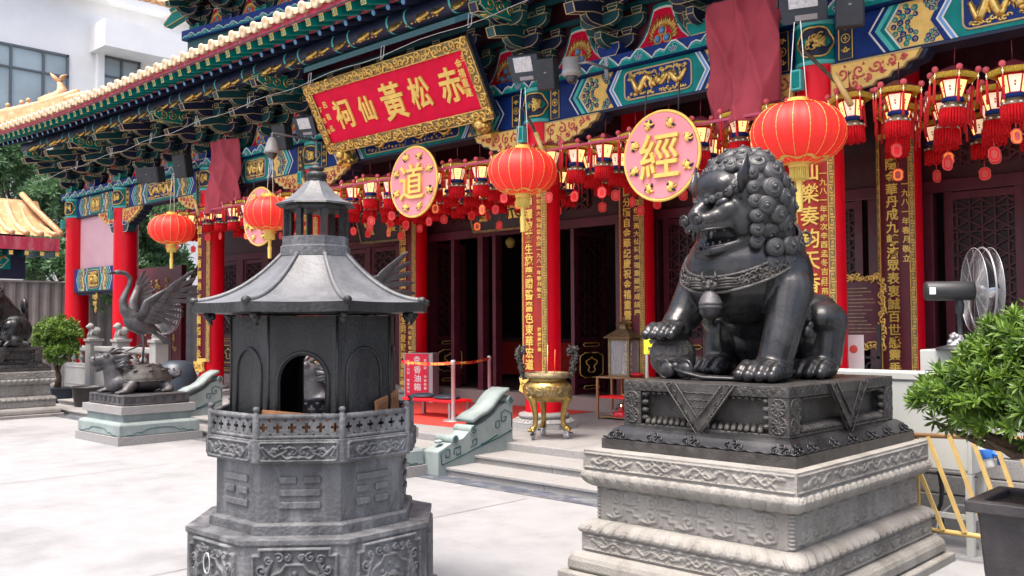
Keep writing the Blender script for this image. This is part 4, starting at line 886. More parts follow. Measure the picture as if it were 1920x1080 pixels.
for i, (a, b) in enumerate([(CX[0], 0)]+[(CX[k+1], CX[k]) for k in range(4)]):
    if i in (0, 4): continue
    m = MB(); m.bx((a+.3, 9.86, 4.285), (b-.3, 9.89, 4.32)); tag(m.build('lantern_rail', 'railpink', bevel=.004), ('', 'pink rail of the lantern row left of the lion', 'pink rail of the lantern row below the great plaque', 'pink rail of the lantern row left of the burner chimney', 'pink rail of the lantern row at the far left')[i], 'rail')
# ================================================================ cloth drapes
def drape(c, label, y0, seed):
    (ax, az), (bx_, bz), (cx, cz), (dx, dz) = c      # tl tr br bl in X,Z
    t = np.linspace(0, 1, 44); s = np.linspace(0, 1, 60); r_ = random.Random(seed); ph = [r_.random()*6 for _ in range(6)]
    P = np.zeros((44, 60, 3))
    for i, u in enumerate(t):
        for j, v in enumerate(s):
            x = (ax*(1-u)+bx_*u)*(1-v)+(dx*(1-u)+cx*u)*v; z = (az*(1-u)+bz*u)*(1-v)+(dz*(1-u)+cz*u)*v
            d = .10*math.sin(u*6+ph[0]+2.5*v)*(.3+v)+.085*(1-abs(math.sin((u*1.3-v*.8)*6+ph[1])))**2+.05*(1-abs(math.sin((u+v*.35)*9+ph[2])))**3+.08*mnoise.noise((u*2.5, v*2.5, seed))
            edge = .16*max(0, abs(2*u-1)-.9)*10*.25
            P[i, j] = (x+.012*math.sin(v*9+ph[3])*(abs(2*u-1)), y0-.08*math.sin(pi*min(1, max(0, u)))-d-.10*v*math.sin(pi*u)+edge*.5, z-.03*v*math.sin(u*5+ph[4])*u)
    m = MB(); m.grid(P); th = MB(); o = m.build('cloth_drape', 'cloth')
    so = o.modifiers.new('s', 'SOLIDIFY'); so.thickness = .012; so.offset = 1
    return tag(o, label, 'cloth')
def XZ(px, py, y=9.97): q = pix(px, py, y=y); return (q.x, q.z)
drape([XZ(1318, 5), XZ(1458, -28), XZ(1450, 214), XZ(1315, 250)], 'large dark red cloth drape hanging above the lion head', 10.16, 3)
drape([XZ(378, 268), XZ(430, 256), XZ(433, 396), XZ(380, 405)], 'dark red cloth drape hanging at the far left pillar', 10.16, 5)
# ================================================================ lamps, loudspeakers and cameras under the eave
def floodlight(px, py, y, s, label, tilt=R(28)):
    q = pix(px, py, y=y); t = thing('floodlight', label, 'floodlight', q, R(20)); m = MB()
    M_ = Matrix.Rotation(tilt, 4, 'X'); m.M = M_; m.prism([(-.2*s, -.16*s), (.2*s, -.16*s), (.22*s, .2*s), (-.22*s, .2*s)], -.05*s, .06*s, 'y', 0); m.box((0, .1*s, 0), (.3*s, .1*s, .24*s), 0)
    m.build('housing', 'slate', t, bevel=.01)
    m = MB(); m.M = M_; m.box((0, -.055*s, .08*s), (.26*s, .012*s, .2*s), 0); m.build('glass', 'floodglass', t)
    m = MB(); m.M = M_; m.box((.02*s, -.055*s, -.11*s), (.2*s, .008*s, .05*s)); m.build('label_plate', 'greymetal', t)
    m = MB(); m.tube([(-.24*s, 0, 0), (-.24*s, .14*s, .2*s), (0, .3*s, .32*s), (.24*s, .14*s, .2*s), (.24*s, 0, 0)], .014*s, 6); m.tube([(0, .3*s, .32*s), (0, 10.5-y, .34*s)], .02, 6); m.build('yoke', 'darkmetal', t)
floodlight(985, 130, 9.75, 1.05, 'grey floodlight above the central pillar beside a black loudspeaker')
floodlight(1507, 8, 9.75, 1.2, 'grey floodlight at the top edge beside the large cloth drape')
floodlight(575, 238, 9.8, 1.0, 'small floodlight at the lower left corner of the great plaque')
def speaker(px, py, y, w_, h_, label, rz=R(25)):
    q = pix(px, py, y=y); t = thing('loudspeaker', label, 'loudspeaker', q, rz); t.rotation_euler.x = R(12)
    m = MB(); m.box((0, 0, 0), (w_, .26, h_)); m.build('cabinet', 'blackplastic', t, bevel=.02)
    m = MB(); m.box((0, -.135, 0), (w_*.9, .012, h_*.92)); m.build('grille', 'darkmetal', t, bevel=.004); m = MB(); m.box((0, -.143, h_*.05), (.03, .004, .015)); m.build('badge', 'greymetal', t)
    m = MB(); m.tube([(0, .12, 0), (0, .5, .05)], .02, 6); m.build('wall_arm', 'darkmetal', t)
speaker(1027, 140, 9.9, .27, .44, 'black loudspeaker between a floodlight and a grey dome camera')
speaker(1593, 14, 9.9, .30, .44, 'black loudspeaker at the top edge right of the cloth drape')
speaker(530, 258, 9.9, .30, .48, 'black loudspeaker left of the great plaque')
speaker(282, 328, 9.7, .62, .36, 'wide black loudspeaker under the eave at the far left')
speaker(343, 312, 9.9, .34, .50, 'upright black loudspeaker next to the far left cloth drape')
def domecam(px, py, y, s, label, bell=False):
    q = pix(px, py, y=y); t = thing('dome_camera', label, 'camera', q); m = MB()
    if bell: m.lathe([(.02*s, .2*s), (.06*s, .17*s), (.09*s, .10*s), (.12*s, -.02*s), (.135*s, -.06*s), (.12*s, -.065*s)], 20)
    else: m.lathe([(.06*s, .20*s), (.125*s, .19*s), (.13*s, .02*s), (.14*s, .01*s), (.14*s, -.03*s), (.10*s, -.06*s)], 20)
    m.build('housing', 'greyplastic', t)
    m = MB(); m.sph((0, 0, -.07*s), .085*s, 14, 10); m.build('dome', 'glassdark', t)
    m = MB(); m.tube([(0, 0, .19*s), (0, 0, .26*s), (.0, 10.4-y, .26*s)] if bell else [(.12*s, 0, .1*s), (.26*s, .02, .1*s), (.26*s, 10.3-y, .1*s)], .02*s, 6); m.box((.24*s if not bell else 0, 10.3-y-.03, .12*s), (.06, .02, .3*s)); m.build('bracket', 'greymetal', t)
domecam(1072, 136, 9.8, 1.0, 'grey cylindrical dome camera right of the black loudspeaker')
domecam(510, 280, 9.3, 1.15, 'beige bell shaped dome camera above the second red lantern', True)
# ---- dark signboards above the central doors
def signboard(px, py, w_, h_, txt, label, y=12.55):
    q = pix(px, py, y=y); t = thing('hanging_signboard', label, 'signboard', q); t.rotation_euler.x = R(18)
    m = MB(); m.box((0, 0, 0), (w_, .05, h_)); m.build('board', 'blackwood', t); m = MB()
    outline(m, [(-w_/2, -h_/2), (w_/2, -h_/2), (w_/2, h_/2), (-w_/2, h_/2)], -.03, .04, 0)
    k = int(w_/.14)
    for i in range(k):
        for s in (-1, 1): m.tube([(p[0], -.06, p[2]) for p in spiral((-w_/2+(i+.5)*w_/k, s*h_/2), .04, 1.2, i, 9)], .01, 4)
    m.build('gilt_frame', 'brassworn', t)
    for i, ch in enumerate(txt): put('character', text_mesh(ch, 'goldtext', h_*.5, .02, .008), t, (w_*(.5-(i+.5)/len(txt)), -.035, 0))
signboard(935, 395, 1.5, .72, '飛鸞', 'black signboard with gold characters hanging above the open doors')
signboard(715, 425, 1.5, .62, '靈宮', 'black signboard with gilded frame behind the lanterns right of the burner chimney')
# ================================================================ iron incense burner (octagonal furnace)
BX, BY, TH0 = -5.22, 3.60, R(-66)
bo = Vector((BX, BY, 0)); cz = _fw.dot(Vector((BX, BY, EYE))-Vector((0, 0, EYE)))
def zpx(py, Rr=0.):      # height from a photograph row at the near face of radius Rr
    d = _r2*((580-960)/FPX)-_u2*((py-540)/FPX)+_fw; k = (cz-Rr*.924*.98); return EYE+d.z*k
bur = thing('incense_burner', 'grey cast iron octagonal incense burner with pagoda roof and trigram panels', 'burner', (BX, BY, 0))
def octo(m, prof, mi=0, sm=False, cap=True): m.lathe(prof, 8, a0=TH0, a1=TH0+2*pi, mi=mi, sm=sm, cap=cap)
RB = .8175; zb0 = .6; zs1 = zpx(978, .675); zt0, zt1 = zs1, zpx(866, .63); zf1 = zpx(823, .69); zr1 = zpx(781, .69)
def face_frame(k, Rr):      # centre, tangent, normal of side k
    a = TH0+(k+.5)*pi/4; nrm = np.array((math.cos(a), math.sin(a), 0)); tan = np.array((-math.sin(a), math.cos(a), 0)); return nrm*Rr*math.cos(pi/8), tan, nrm, 2*Rr*math.sin(pi/8)
m = MB(); octo(m, [(.86, 0), (.86, .10), (RB*.985, .12), (RB*.985, zb0-.035), (RB*1.0, zb0-.03), (RB, zb0)]); m.build('base', 'iron', bur, bevel=.006)
m = MB(); octo(m, [(.675, zb0), (.675, zs1-.012), (.66, zs1)]); m.build('step_moulding', 'iron', bur, bevel=.005)
m = MB(); octo(m, [(.63, zs1-.01), (.63, zt1+.02)]); m.build('trigram_drum', 'iron', bur, bevel=.004)
m = MB(); octo(m, [(.60, zt1-.002), (.685, zt1+.002), (.69, zt1+.012), (.69, zf1), (.60, zf1+.002)]); m.build('frieze', 'iron', bur, bevel=.005)
rl = random.Random(4)
for k in range(8):
    c, tn, nr, wd = face_frame(k, RB*.985)
    if k in (0, 1, 2, 7):
        # carved base panel: framed relief of clouds and flames
        w_, h_ = wd*.82, zb0-.17; m = MB(); S = []
        S.append(([(0.012, .012), (w_-.012, .012), (w_-.012, h_-.05), (w_-.05, h_-.05), (w_-.05, h_-.012), (.05, h_-.012), (.05, h_-.05), (.012, h_-.05), (.012, .012)], .011))
        cx = w_/2
        for s in (1, -1):
            X = lambda u: cx+s*u
            S.append(([(X(0), h_-.10), (X(.05), h_-.10), (X(.08), h_-.14), (X(.13), h_-.16), (X(.15), h_-.20), (X(.14), h_-.28)], .011))
            S.append(([(X(0), h_-.22), (X(.06), h_-.23), (X(.11), h_-.27), (X(.12), h_-.36), (X(.09), h_-.42)], .013))
            for q in range(6): S.append(([(X(.20-.012*q), .03+.035*q), (X(.215-.01*q), .12+.035*q), (X(.19-.012*q), .20+.03*q)], .012))
            for u, v, r in ((.09, h_-.06, .03), (.15, h_-.07, .026), (.19, h_-.13, .032), (.2, h_-.21, .025), (.04, h_-.06, .022)): S.append(([(p[0], p[2]) for p in spiral((X(u), v), r, 1.4, rl.random()*6, 14, s)], .0085))
            S.append(([(X(.1), .05), (X(.05), .12), (X(.09), .19), (X(.03), .22)], .014))
        for q in ((cx, h_-.15), (cx-.06, h_-.19), (cx+.06, h_-.19)): S.append(([q], .018))
        o = c+np.array((0, 0, .13))-tn*w_/2+nr*.001
        relief(m, w_, h_, 110, 100, S, .022, o, tn, (0, 0, 1), nr); m.build('carved_panel', 'iron', bur)
    c, tn, nr, wd = face_frame(k, .69)
    w_, h_ = wd*.9, (zf1-zt1)*.84; m = MB(); S = [([(.008, .02), (.02, .008), (w_-.02, .008), (w_-.008, .02), (w_-.008, h_-.02), (w_-.02, h_-.008), (.02, h_-.008), (.008, h_-.02), (.008, .02)], .006)]
    for s in (1, -1):
        X = lambda u: w_/2+s*u
        S += [([(X(0), .025), (X(.03), .03), (X(.07), .02), (X(.1), .045), (X(.07), .07)], .010), ([(X(.1), .05), (X(.14), .03), (X(.17), .05), (X(.15), .08), (X(.12), .075)], .010), ([(X(.02), .08), (X(.05), .09), (X(.08), .08)], .009), ([(X(.17), .05), (X(.21), .09)], .009), ([(X(.19), .03), (X(.23), .1)], .007), ([(X(.05), .045)], .014), ([(X(.2), .025)], .012)]
        for u, v in ((.03, .06), (.1, .085), (.14, .055)): S.append(([(p[0], p[2]) for p in spiral((X(u), v), .022, 1.2, u*40, 10, s)], .006))
    relief(m, w_, h_, 90, 30, S, .016, c+np.array((0, 0, zt1+(zf1-zt1)*.09))-tn*w_/2+nr*.001, tn, (0, 0, 1), nr); m.build('scroll_panel', 'iron', bur)
    # trigram bars
    tri = {0: (0, 1, 1), 7: (1, 0, 1), 1: (1, 0, 0), 2: (1, 1, 1), 3: (0, 0, 0), 4: (0, 1, 0), 5: (0, 0, 1), 6: (1, 1, 0)}[k]
    c, tn, nr, wd = face_frame(k, .63); zc = (zt0+zt1)/2
    for j, solid in enumerate(tri):
        for u0, u1 in (((-.125, .125),) if solid else ((-.125, -.02), (.02, .125))):
            m = MB(); m.box((0, 0, 0), (u1-u0, .016, .042)); o = m.build('trigram_bar', 'iron', bur, c+tn*(u0+u1)/2+np.array((0, 0, zc+.075-.075*j))+nr*.006, TH0+(k+.5)*pi/4-pi/2, bevel=.006)
# pierced railing
def mask_plate(m, mask, du, dv, th, fn):
    nu, nv = mask.shape
    for i in range(nu):
        for j in range(nv):
            if not mask[i, j]: continue
            V = [fn(u*du, v*dv, t) for t in (0, th) for u, v in ((i, j), (i+1, j), (i+1, j+1), (i, j+1))]; F = [(0, 3, 2, 1), (4, 5, 6, 7)]
            for (di, dj), f in (((0, -1), (0, 1, 5, 4)), ((1, 0), (1, 2, 6, 5)), ((0, 1), (2, 3, 7, 6)), ((-1, 0), (3, 0, 4, 7))):
                a, b = i+di, j+dj
                if a < 0 or b < 0 or a >= nu or b >= nv or not mask[a, b]: F.append(f)
            m.add(V, F)
for k in range(8):
    c, tn, nr, wd = face_frame(k, .665); rail = part('railing', bur); hz = zr1-zf1
    m = MB(); a0, a1 = c-tn*wd/2, c+tn*wd/2
    for z, r in ((zr1, .018), (zf1+.012, .014)): m.tube([(*a0[:2], z), (*a1[:2], z)], r, 8)
    m.build('rails', 'iron', rail)
    nu, nv = 90, 20; U, V = np.meshgrid(np.arange(nu)+.5, np.arange(nv)+.5, indexing='ij'); mk = np.ones((nu, nv), bool); cw = 15
    uu = (U % cw)-cw/2; vv = V-nv*.52
    mk &= ~(((abs(uu) < 5) & (abs(vv) < 1.6)) | ((abs(vv) < 5) & (abs(uu) < 1.6))); u2 = ((U+cw/2) % cw)-cw/2
    for v0 in (1, nv-1): mk &= ~((abs(u2)+abs(V-v0) < 3.4))
    m = MB(); mask_plate(m, mk, wd/nu, hz*.86/nv, .012, lambda u, v, t: tuple(a0+tn*u+nr*(t-.006)+np.array((0, 0, zf1+.01+v)))); m.build('pierced_panel', 'iron', rail)
    m = MB(); a = TH0+k*pi/4; x, y = .665*math.cos(a), .665*math.sin(a); m.lathe([(.022, zf1-.005), (.022, zr1+.016), (.016, zr1+.022), (.012, zr1+.03), (.02, zr1+.038), (.022, zr1+.046), (.015, zr1+.058), (0, zr1+.062)], 10, (x, y, 0)); m.build('rail_post', 'iron', rail)
# furnace body of eight wall plates
zw0, zw1 = zf1+.003, zpx(592, .55); Rw = .545; Hh = zw1-zw0
m = MB(); octo(m, [(.60, zf1), (.60, zf1+.03), (.56, zf1+.04)]); m.build('hearth_ring', 'iron', bur)
m = MB(); octo(m, [(.40, zf1+.045), (.0, zf1+.046)]); m.build('ash_floor', 'soot', bur)
for k in range(8):
    c, tn, nr, wd = face_frame(k, Rw); a = TH0+(k+.5)*pi/4; wl = part('wall_plate', bur, (c[0], c[1], zw0), a+pi/2); hw = wd/2
    if k in (0, 4):
        ow, h1, ob0, off = (.138, .335, .035, 0) if k == 0 else (.078, .40, .03, .088)
        arch = [(off+ow*math.cos(t), h1+ow*1.15*math.sin(t)) for t in np.linspace(pi, 0, 13)]
        m = MB()
        if k == 0: m.prism([(-hw, 0), (-ow, 0), (-ow, ob0)]+arch+[(ow, 0), (hw, 0), (hw, Hh), (-hw, Hh)], -.0, .025, 'y', 0)
        else: m.prism([(-hw, 0), (hw, 0), (hw, ob0), (-hw, ob0)], 0, .025, 'y'); m.prism([(-hw, ob0), (off-ow, ob0)]+arch+[(off+ow, ob0), (hw, ob0), (hw, Hh), (-hw, Hh)], 0, .025, 'y', 0)
        m.build('plate', 'irondark', wl)
        m = MB(); m.tube([(u, -.004, v) for u, v in [(off-ow*1.12, ob0 if k else 0)]+[(off+ow*1.12*math.cos(t), h1+ow*1.28*math.sin(t)) for t in np.linspace(pi, 0, 15)]+[(off+ow*1.12, 0)]], .013, 6); m.build('arch_rim', 'irondark', wl)
    else:
        m = MB(); m.bx((-hw, 0, 0), (hw, .025, Hh)); m.build('plate', 'irondark', wl)
        m = MB(); ow, h1 = .135, .38; m.tube([(u, -.002, v) for u, v in [(-ow, .03)]+[(ow*math.cos(t), h1+ow*1.15*math.sin(t)) for t in np.linspace(pi, 0, 17)]+[(ow, .03)]], .011, 6); m.build('arch_moulding', 'irondark', wl)
    m = MB(); m.tube([(-hw, -.0, 0), (-hw, -.0, Hh)], .009, 6); m.build('corner_rib', 'irondark', wl)
m = MB(); octo(m, [(.50, zw0+.05), (.50, zw1)], cap=False); 
# roof
ze0, ze1 = zpx(585, .72), zpx(566, .72); Rn = .222; zn = zpx(474, .2)
er = .785
prof = [(er, ze1)]
for t in np.linspace(0, 1, 14)[1:]: prof.append((er+(Rn-er)*t, ze1+(zn-ze1)*(t**2.1*.85+t*.15)))
m = MB()
for j in range(len(prof)-1):       # octagonal curved roof with soft upturned corners
    pass
n8 = 8*6; P = np.zeros((len(prof), n8+1, 3))
for j, (r, z) in enumerate(prof):
    for i in range(n8+1):
        a = TH0+2*pi*i/n8; k = (i % 6)/6; f = math.cos(pi/8)/math.cos(((k*pi/4)-pi/8)); up = .006*(abs(k-.5)*2)**2*(1-j/len(prof))**2
        P[j, i] = (r*f*math.cos(a), r*f*math.sin(a), z+up)
m.grid(P); m.build('roof_shell', 'ironroof', bur)
m = MB(); Q = np.zeros((3, n8+1, 3))
for i in range(n8+1):
    k = (i % 6)/6; up = .006*(abs(k-.5)*2)**2
    for q, (dz, sc) in enumerate(((0, 1.004), (-(ze1-ze0), 1.0), (-(ze1-ze0)-.01, .6))): Q[q, i] = P[0, i]*sc; Q[q, i, 2] = ze1+dz+(up if q < 2 else .0)
m.grid(Q, sm=False); m.build('eave_band', 'irondark', bur)
for k in range(8):
    m = MB(); a = TH0+k*pi/4; pts = [(r*math.cos(a)*1.0, r*math.sin(a)*1.0, z+.006*(1-j/len(prof))**2+.006) for j, (r, z) in enumerate(prof)]; m.tube(pts, [.018-.005*j/len(prof) for j in range(len(prof))], 8)
    m.build('hip_rib', 'ironroof', bur)
    m = MB(); m.lathe([(.024, -.03), (.026, 0), (.02, .012), (.0, .014)], 12, ax='x'); m.lathe([(.012, .014), (.008, .018), (0, .018)], 8, ax='x'); m.build('rib_end_boss', 'irondark', bur, (er*math.cos(a), er*math.sin(a), ze1+.012), a)
    m = MB()
    for q in range(2): m.sph((-.09-.03*q, 0, -.012-.012*q), (.025, .022, .025), 8, 6)
    m.tube([(-.13, 0, 0), (-.10, 0, -.04), (-.12, 0, -.075)], [.022, .02, .01], 6); m.build('eave_bracket', 'irondark', bur, (er*math.cos(a), er*math.sin(a), ze0), a)
# chimney lantern
zc0, zc1 = zn-.012, zpx(440, .22); zp1 = zpx(388, .22); zs0, zs_t = zpx(378, .25), zpx(337, .0); zft = zpx(303, 0)
m = MB(); octo(m, [(.238, zc0), (.238, zc0+(zc1-zc0)*.5), (.225, zc0+(zc1-zc0)*.52), (.225, zc1), (.16, zc1)]); m.build('chimney_band', 'iron', bur, bevel=.004)
for k in range(8): a = TH0+k*pi/4; m = MB(); m.box((0, 0, 0), (.036, .036, zp1-zc1)); m.build('chimney_post', 'irondark', bur, (.2*math.cos(a), .2*math.sin(a), (zc1+zp1)/2), a)
m = MB(); octo(m, [(.21, zp1-.004), (.215, zp1), (.222, zp1+.02), (.262, zp1+.035), (.275, zs0), (.262, zs0+.014)]); m.build('upper_eave', 'irondark', bur)
m = MB(); pf = [(.262, zs0+.014)]
for t in np.linspace(0, 1, 9)[1:]: pf.append((.262-.212*t, zs0+.014+(zs_t-zs0)*(t**1.7*.8+.2*t)))
octo(m, pf, sm=False); m.build('upper_roof', 'ironroof', bur)
m = MB(); hf = zft-zs_t; m.lathe([(.06, zs_t-.012), (.07, zs_t+.003), (.06, zs_t+.01), (.066, zs_t+.014), (.072, zs_t+hf*.30), (.06, zs_t+hf*.44), (.036, zs_t+hf*.52), (.056, zs_t+hf*.60), (.05, zs_t+hf*.72), (.026, zs_t+hf*.80), (.03, zs_t+hf*.9), (.016, zft), (0, zft)], 18); m.build('finial', 'irondark', bur)
# ring handle on the left base panel
c, tn, nr, wd = face_frame(7, RB); m = MB(); cc = c+nr*.03+np.array((0, 0, .43)); m.tube([tuple(cc+tn*.035*math.cos(t)+np.array((0, 0, .06*math.sin(t)))) for t in np.linspace(0, 2*pi, 24, endpoint=False)], .006, 6, closed=True); m.build('ring_handle', 'chrome', bur)
# rusty wooden grilles leaning inside the railing
def grille(p, q, h, label, n=14):
    p = Vector(p); q = Vector(q); t = thing('wooden_grille', label, 'grille', p); d = q-p; L_ = d.length; rz = math.atan2(d.y, d.x); t.rotation_euler = (0, -math.asin(d.z/L_), rz)
    nu, nv = n*3, 8; mk = np.ones((nu, nv), bool); mk[np.ix_([i for i in range(nu) if i % 3 == 1], [3, 4, 5])] = False
    m = MB(); mask_plate(m, mk, L_/nu, h/nv, .02, lambda u, v, w_: (u, w_, v)); m.build('slotted_board', 'rustwood', t)
def brz(k, Rr, u, z): c, tn, nr, wd = face_frame(k, Rr); c = c+tn*u; return (BX+c[0], BY+c[1], z)
grille(brz(0, .63, -.24, zr1-.09), brz(0, .63, .22, zr1-.135), .13, 'rusty slotted board lying behind the front railing of the burner')
grille(brz(1, .62, .06, zr1-.06), brz(2, .60, -.04, zr1-.01), .13, 'brown slotted board leaning up at the right side of the burner', 10)
# ================================================================ stone pedestal and bronze plinth of the guardian lions
def sweep(m, prof, x0, x1, y0, y1, mi=0, sm=True):
    """prof: (offset outwards, z) swept round a rectangle"""
    P = np.array([[(x0-o, y0-o, z), (x1+o, y0-o, z), (x1+o, y1+o, z), (x0-o, y1+o, z)] for o, z in prof]); n = len(prof)
    V = P.reshape(-1, 3); F = [(j*4+i, j*4+(i+1) % 4, (j+1)*4+(i+1) % 4, (j+1)*4+i) for j in range(n-1) for i in range(4)]
    m.add(V, F, mi, False)
    m.add(P[-1], [(0, 1, 2, 3)], mi); return m
def arc(o0, z0, o1, z1, bulge, n=7):
    out = []
    for t in np.linspace(0, 1, n): out.append((o0+(o1-o0)*t+bulge*math.sin(pi*t), z0+(z1-z0)*t))
    return out
def sides(x0, x1, y0, y1): return [((x0, y0), (1, 0, 0), (0, -1, 0), x1-x0), ((x1, y0), (0, 1, 0), (1, 0, 0), y1-y0), ((x0, y1), (0, -1, 0), (-1, 0, 0), y1-y0), ((x1, y1), (-1, 0, 0), (0, 1, 0), x1-x0)]
def pedestal(cx, cy, label, detail=True):
    t = thing('stone_pedestal', label, 'pedestal', (cx, cy, 0)); hx, hy = .835, 1.09; x0, x1, y0, y1 = -hx, hx, -hy, hy
    m = MB(); sweep(m, [(.14, 0), (.14, .06), (.13, .065), (.0, .065)], x0, x1, y0, y1); m.build('ground_plinth', 'stone', t, bevel=.008)
    m = MB(); sweep(m, [(.06, .064), (.08, .07)]+[(.09, .09), (.088, .14), (.075, .17), (.055, .19), (.03, .20), (0, .205)], x0, x1, y0, y1); m.build('base_moulding', 'stone', t, bevel=.012)
    m = MB(); sweep(m, [(0, .2), (.012, .205), (.012, .335), (.0, .34)], x0, x1, y0, y1); m.build('lower_frieze', 'stone', t, bevel=.005)
    m = MB(); sweep(m, [(.0, .335), (.0, .345), (-.04, .41), (-.09, .435)], x0, x1, y0, y1); m.build('lower_torus', 'stone', t)
    m = MB(); sweep(m, [(-.075, .43), (-.075, .665)], x0, x1, y0, y1); m.build('waist', 'stone', t)
    m = MB(); sweep(m, [(-.09, .66), (-.075, .667), (-.05, .69), (-.02, .74), (-.015, .785)], x0, x1, y0, y1); m.build('upper_torus', 'stone', t)
    m = MB(); sweep(m, [(0, .785), (0, .93)], x0, x1, y0, y1); m.build('top_slab', 'stone', t, bevel=.005)
    if not detail: return t
    r_ = random.Random(11)
    for si, (o, ux, un, w_) in enumerate(sides(x0, x1, y0, y1)[:2]):
        ux, un = np.array(ux, float), np.array(un, float); o = np.array((*o, 0), float)
        for z0, z1, off in ((.795, .92, 0.0), (.212, .328, .012)):     # dragon friezes
            S = []; h = z1-z0; n = 4 if si == 0 else 5
            for k in range(n):
                L_ = (w_-.16)/n; cx_ = .08+L_*(k+.5)
                for pts, r in dragon_strokes(L_*.86, h*.95, 1 if k % 2 else -1, .95, 14): S.append((np.array(pts)*(1, .85)+(cx_, h/2), float(np.mean(r))*.95+.001))
            S.append(([(.02, .012), (w_-.02, .012)], .005)); S.append(([(.02, h-.012), (w_-.02, h-.012)], .005))
            m = MB(); relief(m, w_, h, int(w_*150), 26, S, .0125, o+un*(off+.001)+(0, 0, z0), ux, (0, 0, 1), un); m.build('dragon_frieze', 'stone', t)
        # waist scrolls
        h = .225; wl = w_-.15; S = []; k = 0; u = .12
        while u < wl-.1:
            a = r_.random()*6; f = k % 4
            if f in (0, 2):
                for v, d in ((.16, 1), (.07, -1)): S.append(([(p[0], p[2]) for p in spiral((u+.05, v), .045, 1.25, 1.6*d, 14, d)], .011)); 
                S.append(([(u-.03, .20), (u+.02, .21), (u+.09, .19), (u+.10, .13)], .011)); S.append(([(u-.03, .03), (u+.02, .02), (u+.09, .04), (u+.10, .1)], .011))
            else:
                S.append(([(u-.02, .205), (u-.02, .135), (u+.05, .135), (u+.05, .17), (u+.10, .17), (u+.10, .21)], .012)); S.append(([(u-.02, .02), (u-.02, .09), (u+.05, .09), (u+.05, .055), (u+.10, .055), (u+.10, .02)], .012)); S.append(([(u+.04, .1125), (u+.09, .1125)], .008))
            u += .15; k += 1
        m = MB(); relief(m, wl, h, int(wl*150), 40, S, .013, o+ux*.075-un*.074+(0, 0, .435), ux, (0, 0, 1), un); m.build('waist_scrolls', 'stone', t)
        # corner bead posts
        m = MB()
        for uu in (.085, w_-.085):
            c = o+ux*uu-un*.078
            for z in np.linspace(.45, .65, 9): m.sph(c+np.array((0, 0, z)), (.02, .02, .013), 7, 5)
        m.build('corner_beads', 'stone', t)
        # lotus petal bands carved on both toruses
        for prof_, tipup in (([(-.072, .664), (-.045, .672), (-.018, .69), (.004, .715), (.016, .745), (.014, .77), (.0, .786)], 1), ([(-.075, .432), (-.04, .428), (-.01, .415), (.014, .395), (.028, .370), (.03, .35), (.02, .338)], 1)):
            pp = np.array(prof_); nv, nu = 22, int(w_*170); vv = np.linspace(0, 1, nv); po = np.interp(vv, np.linspace(0, 1, 7), pp[:, 0]); pz = np.interp(vv, np.linspace(0, 1, 7), pp[:, 1])
            U = np.linspace(0, 1, nu); per = w_/int(w_/.10); P = np.zeros((nu, nv, 3))
            for i, u in enumerate(U):
                x_ = u*w_; s_ = abs(2*((x_/per) % 1)-1)
                for j, v in enumerate(vv):
                    def lobe(sc, v0): wv = sc*(1 if v < .45 else math.sqrt(max(0, 1-((v-.45)/(v0-.45))**2))) if v < v0 else 0; return math.sqrt(max(0, 1-(s_/wv)**2)) if wv > 1e-3 and s_ < wv else 0
                    d = .016*lobe(.97, .99)**.5+.007*lobe(.55, .8)-.004*lobe(.2, .6); oo = po[j]+d; ex = min(1, max(0, u)); P[i, j] = o+ux*(x_*(1)+(2*u-1)*po[j])+un*oo+np.array((0, 0, pz[j]))
            m = MB(); m.grid(P); m.build('lotus_band', 'stone', t)
    return t
ruyi_cloud = None
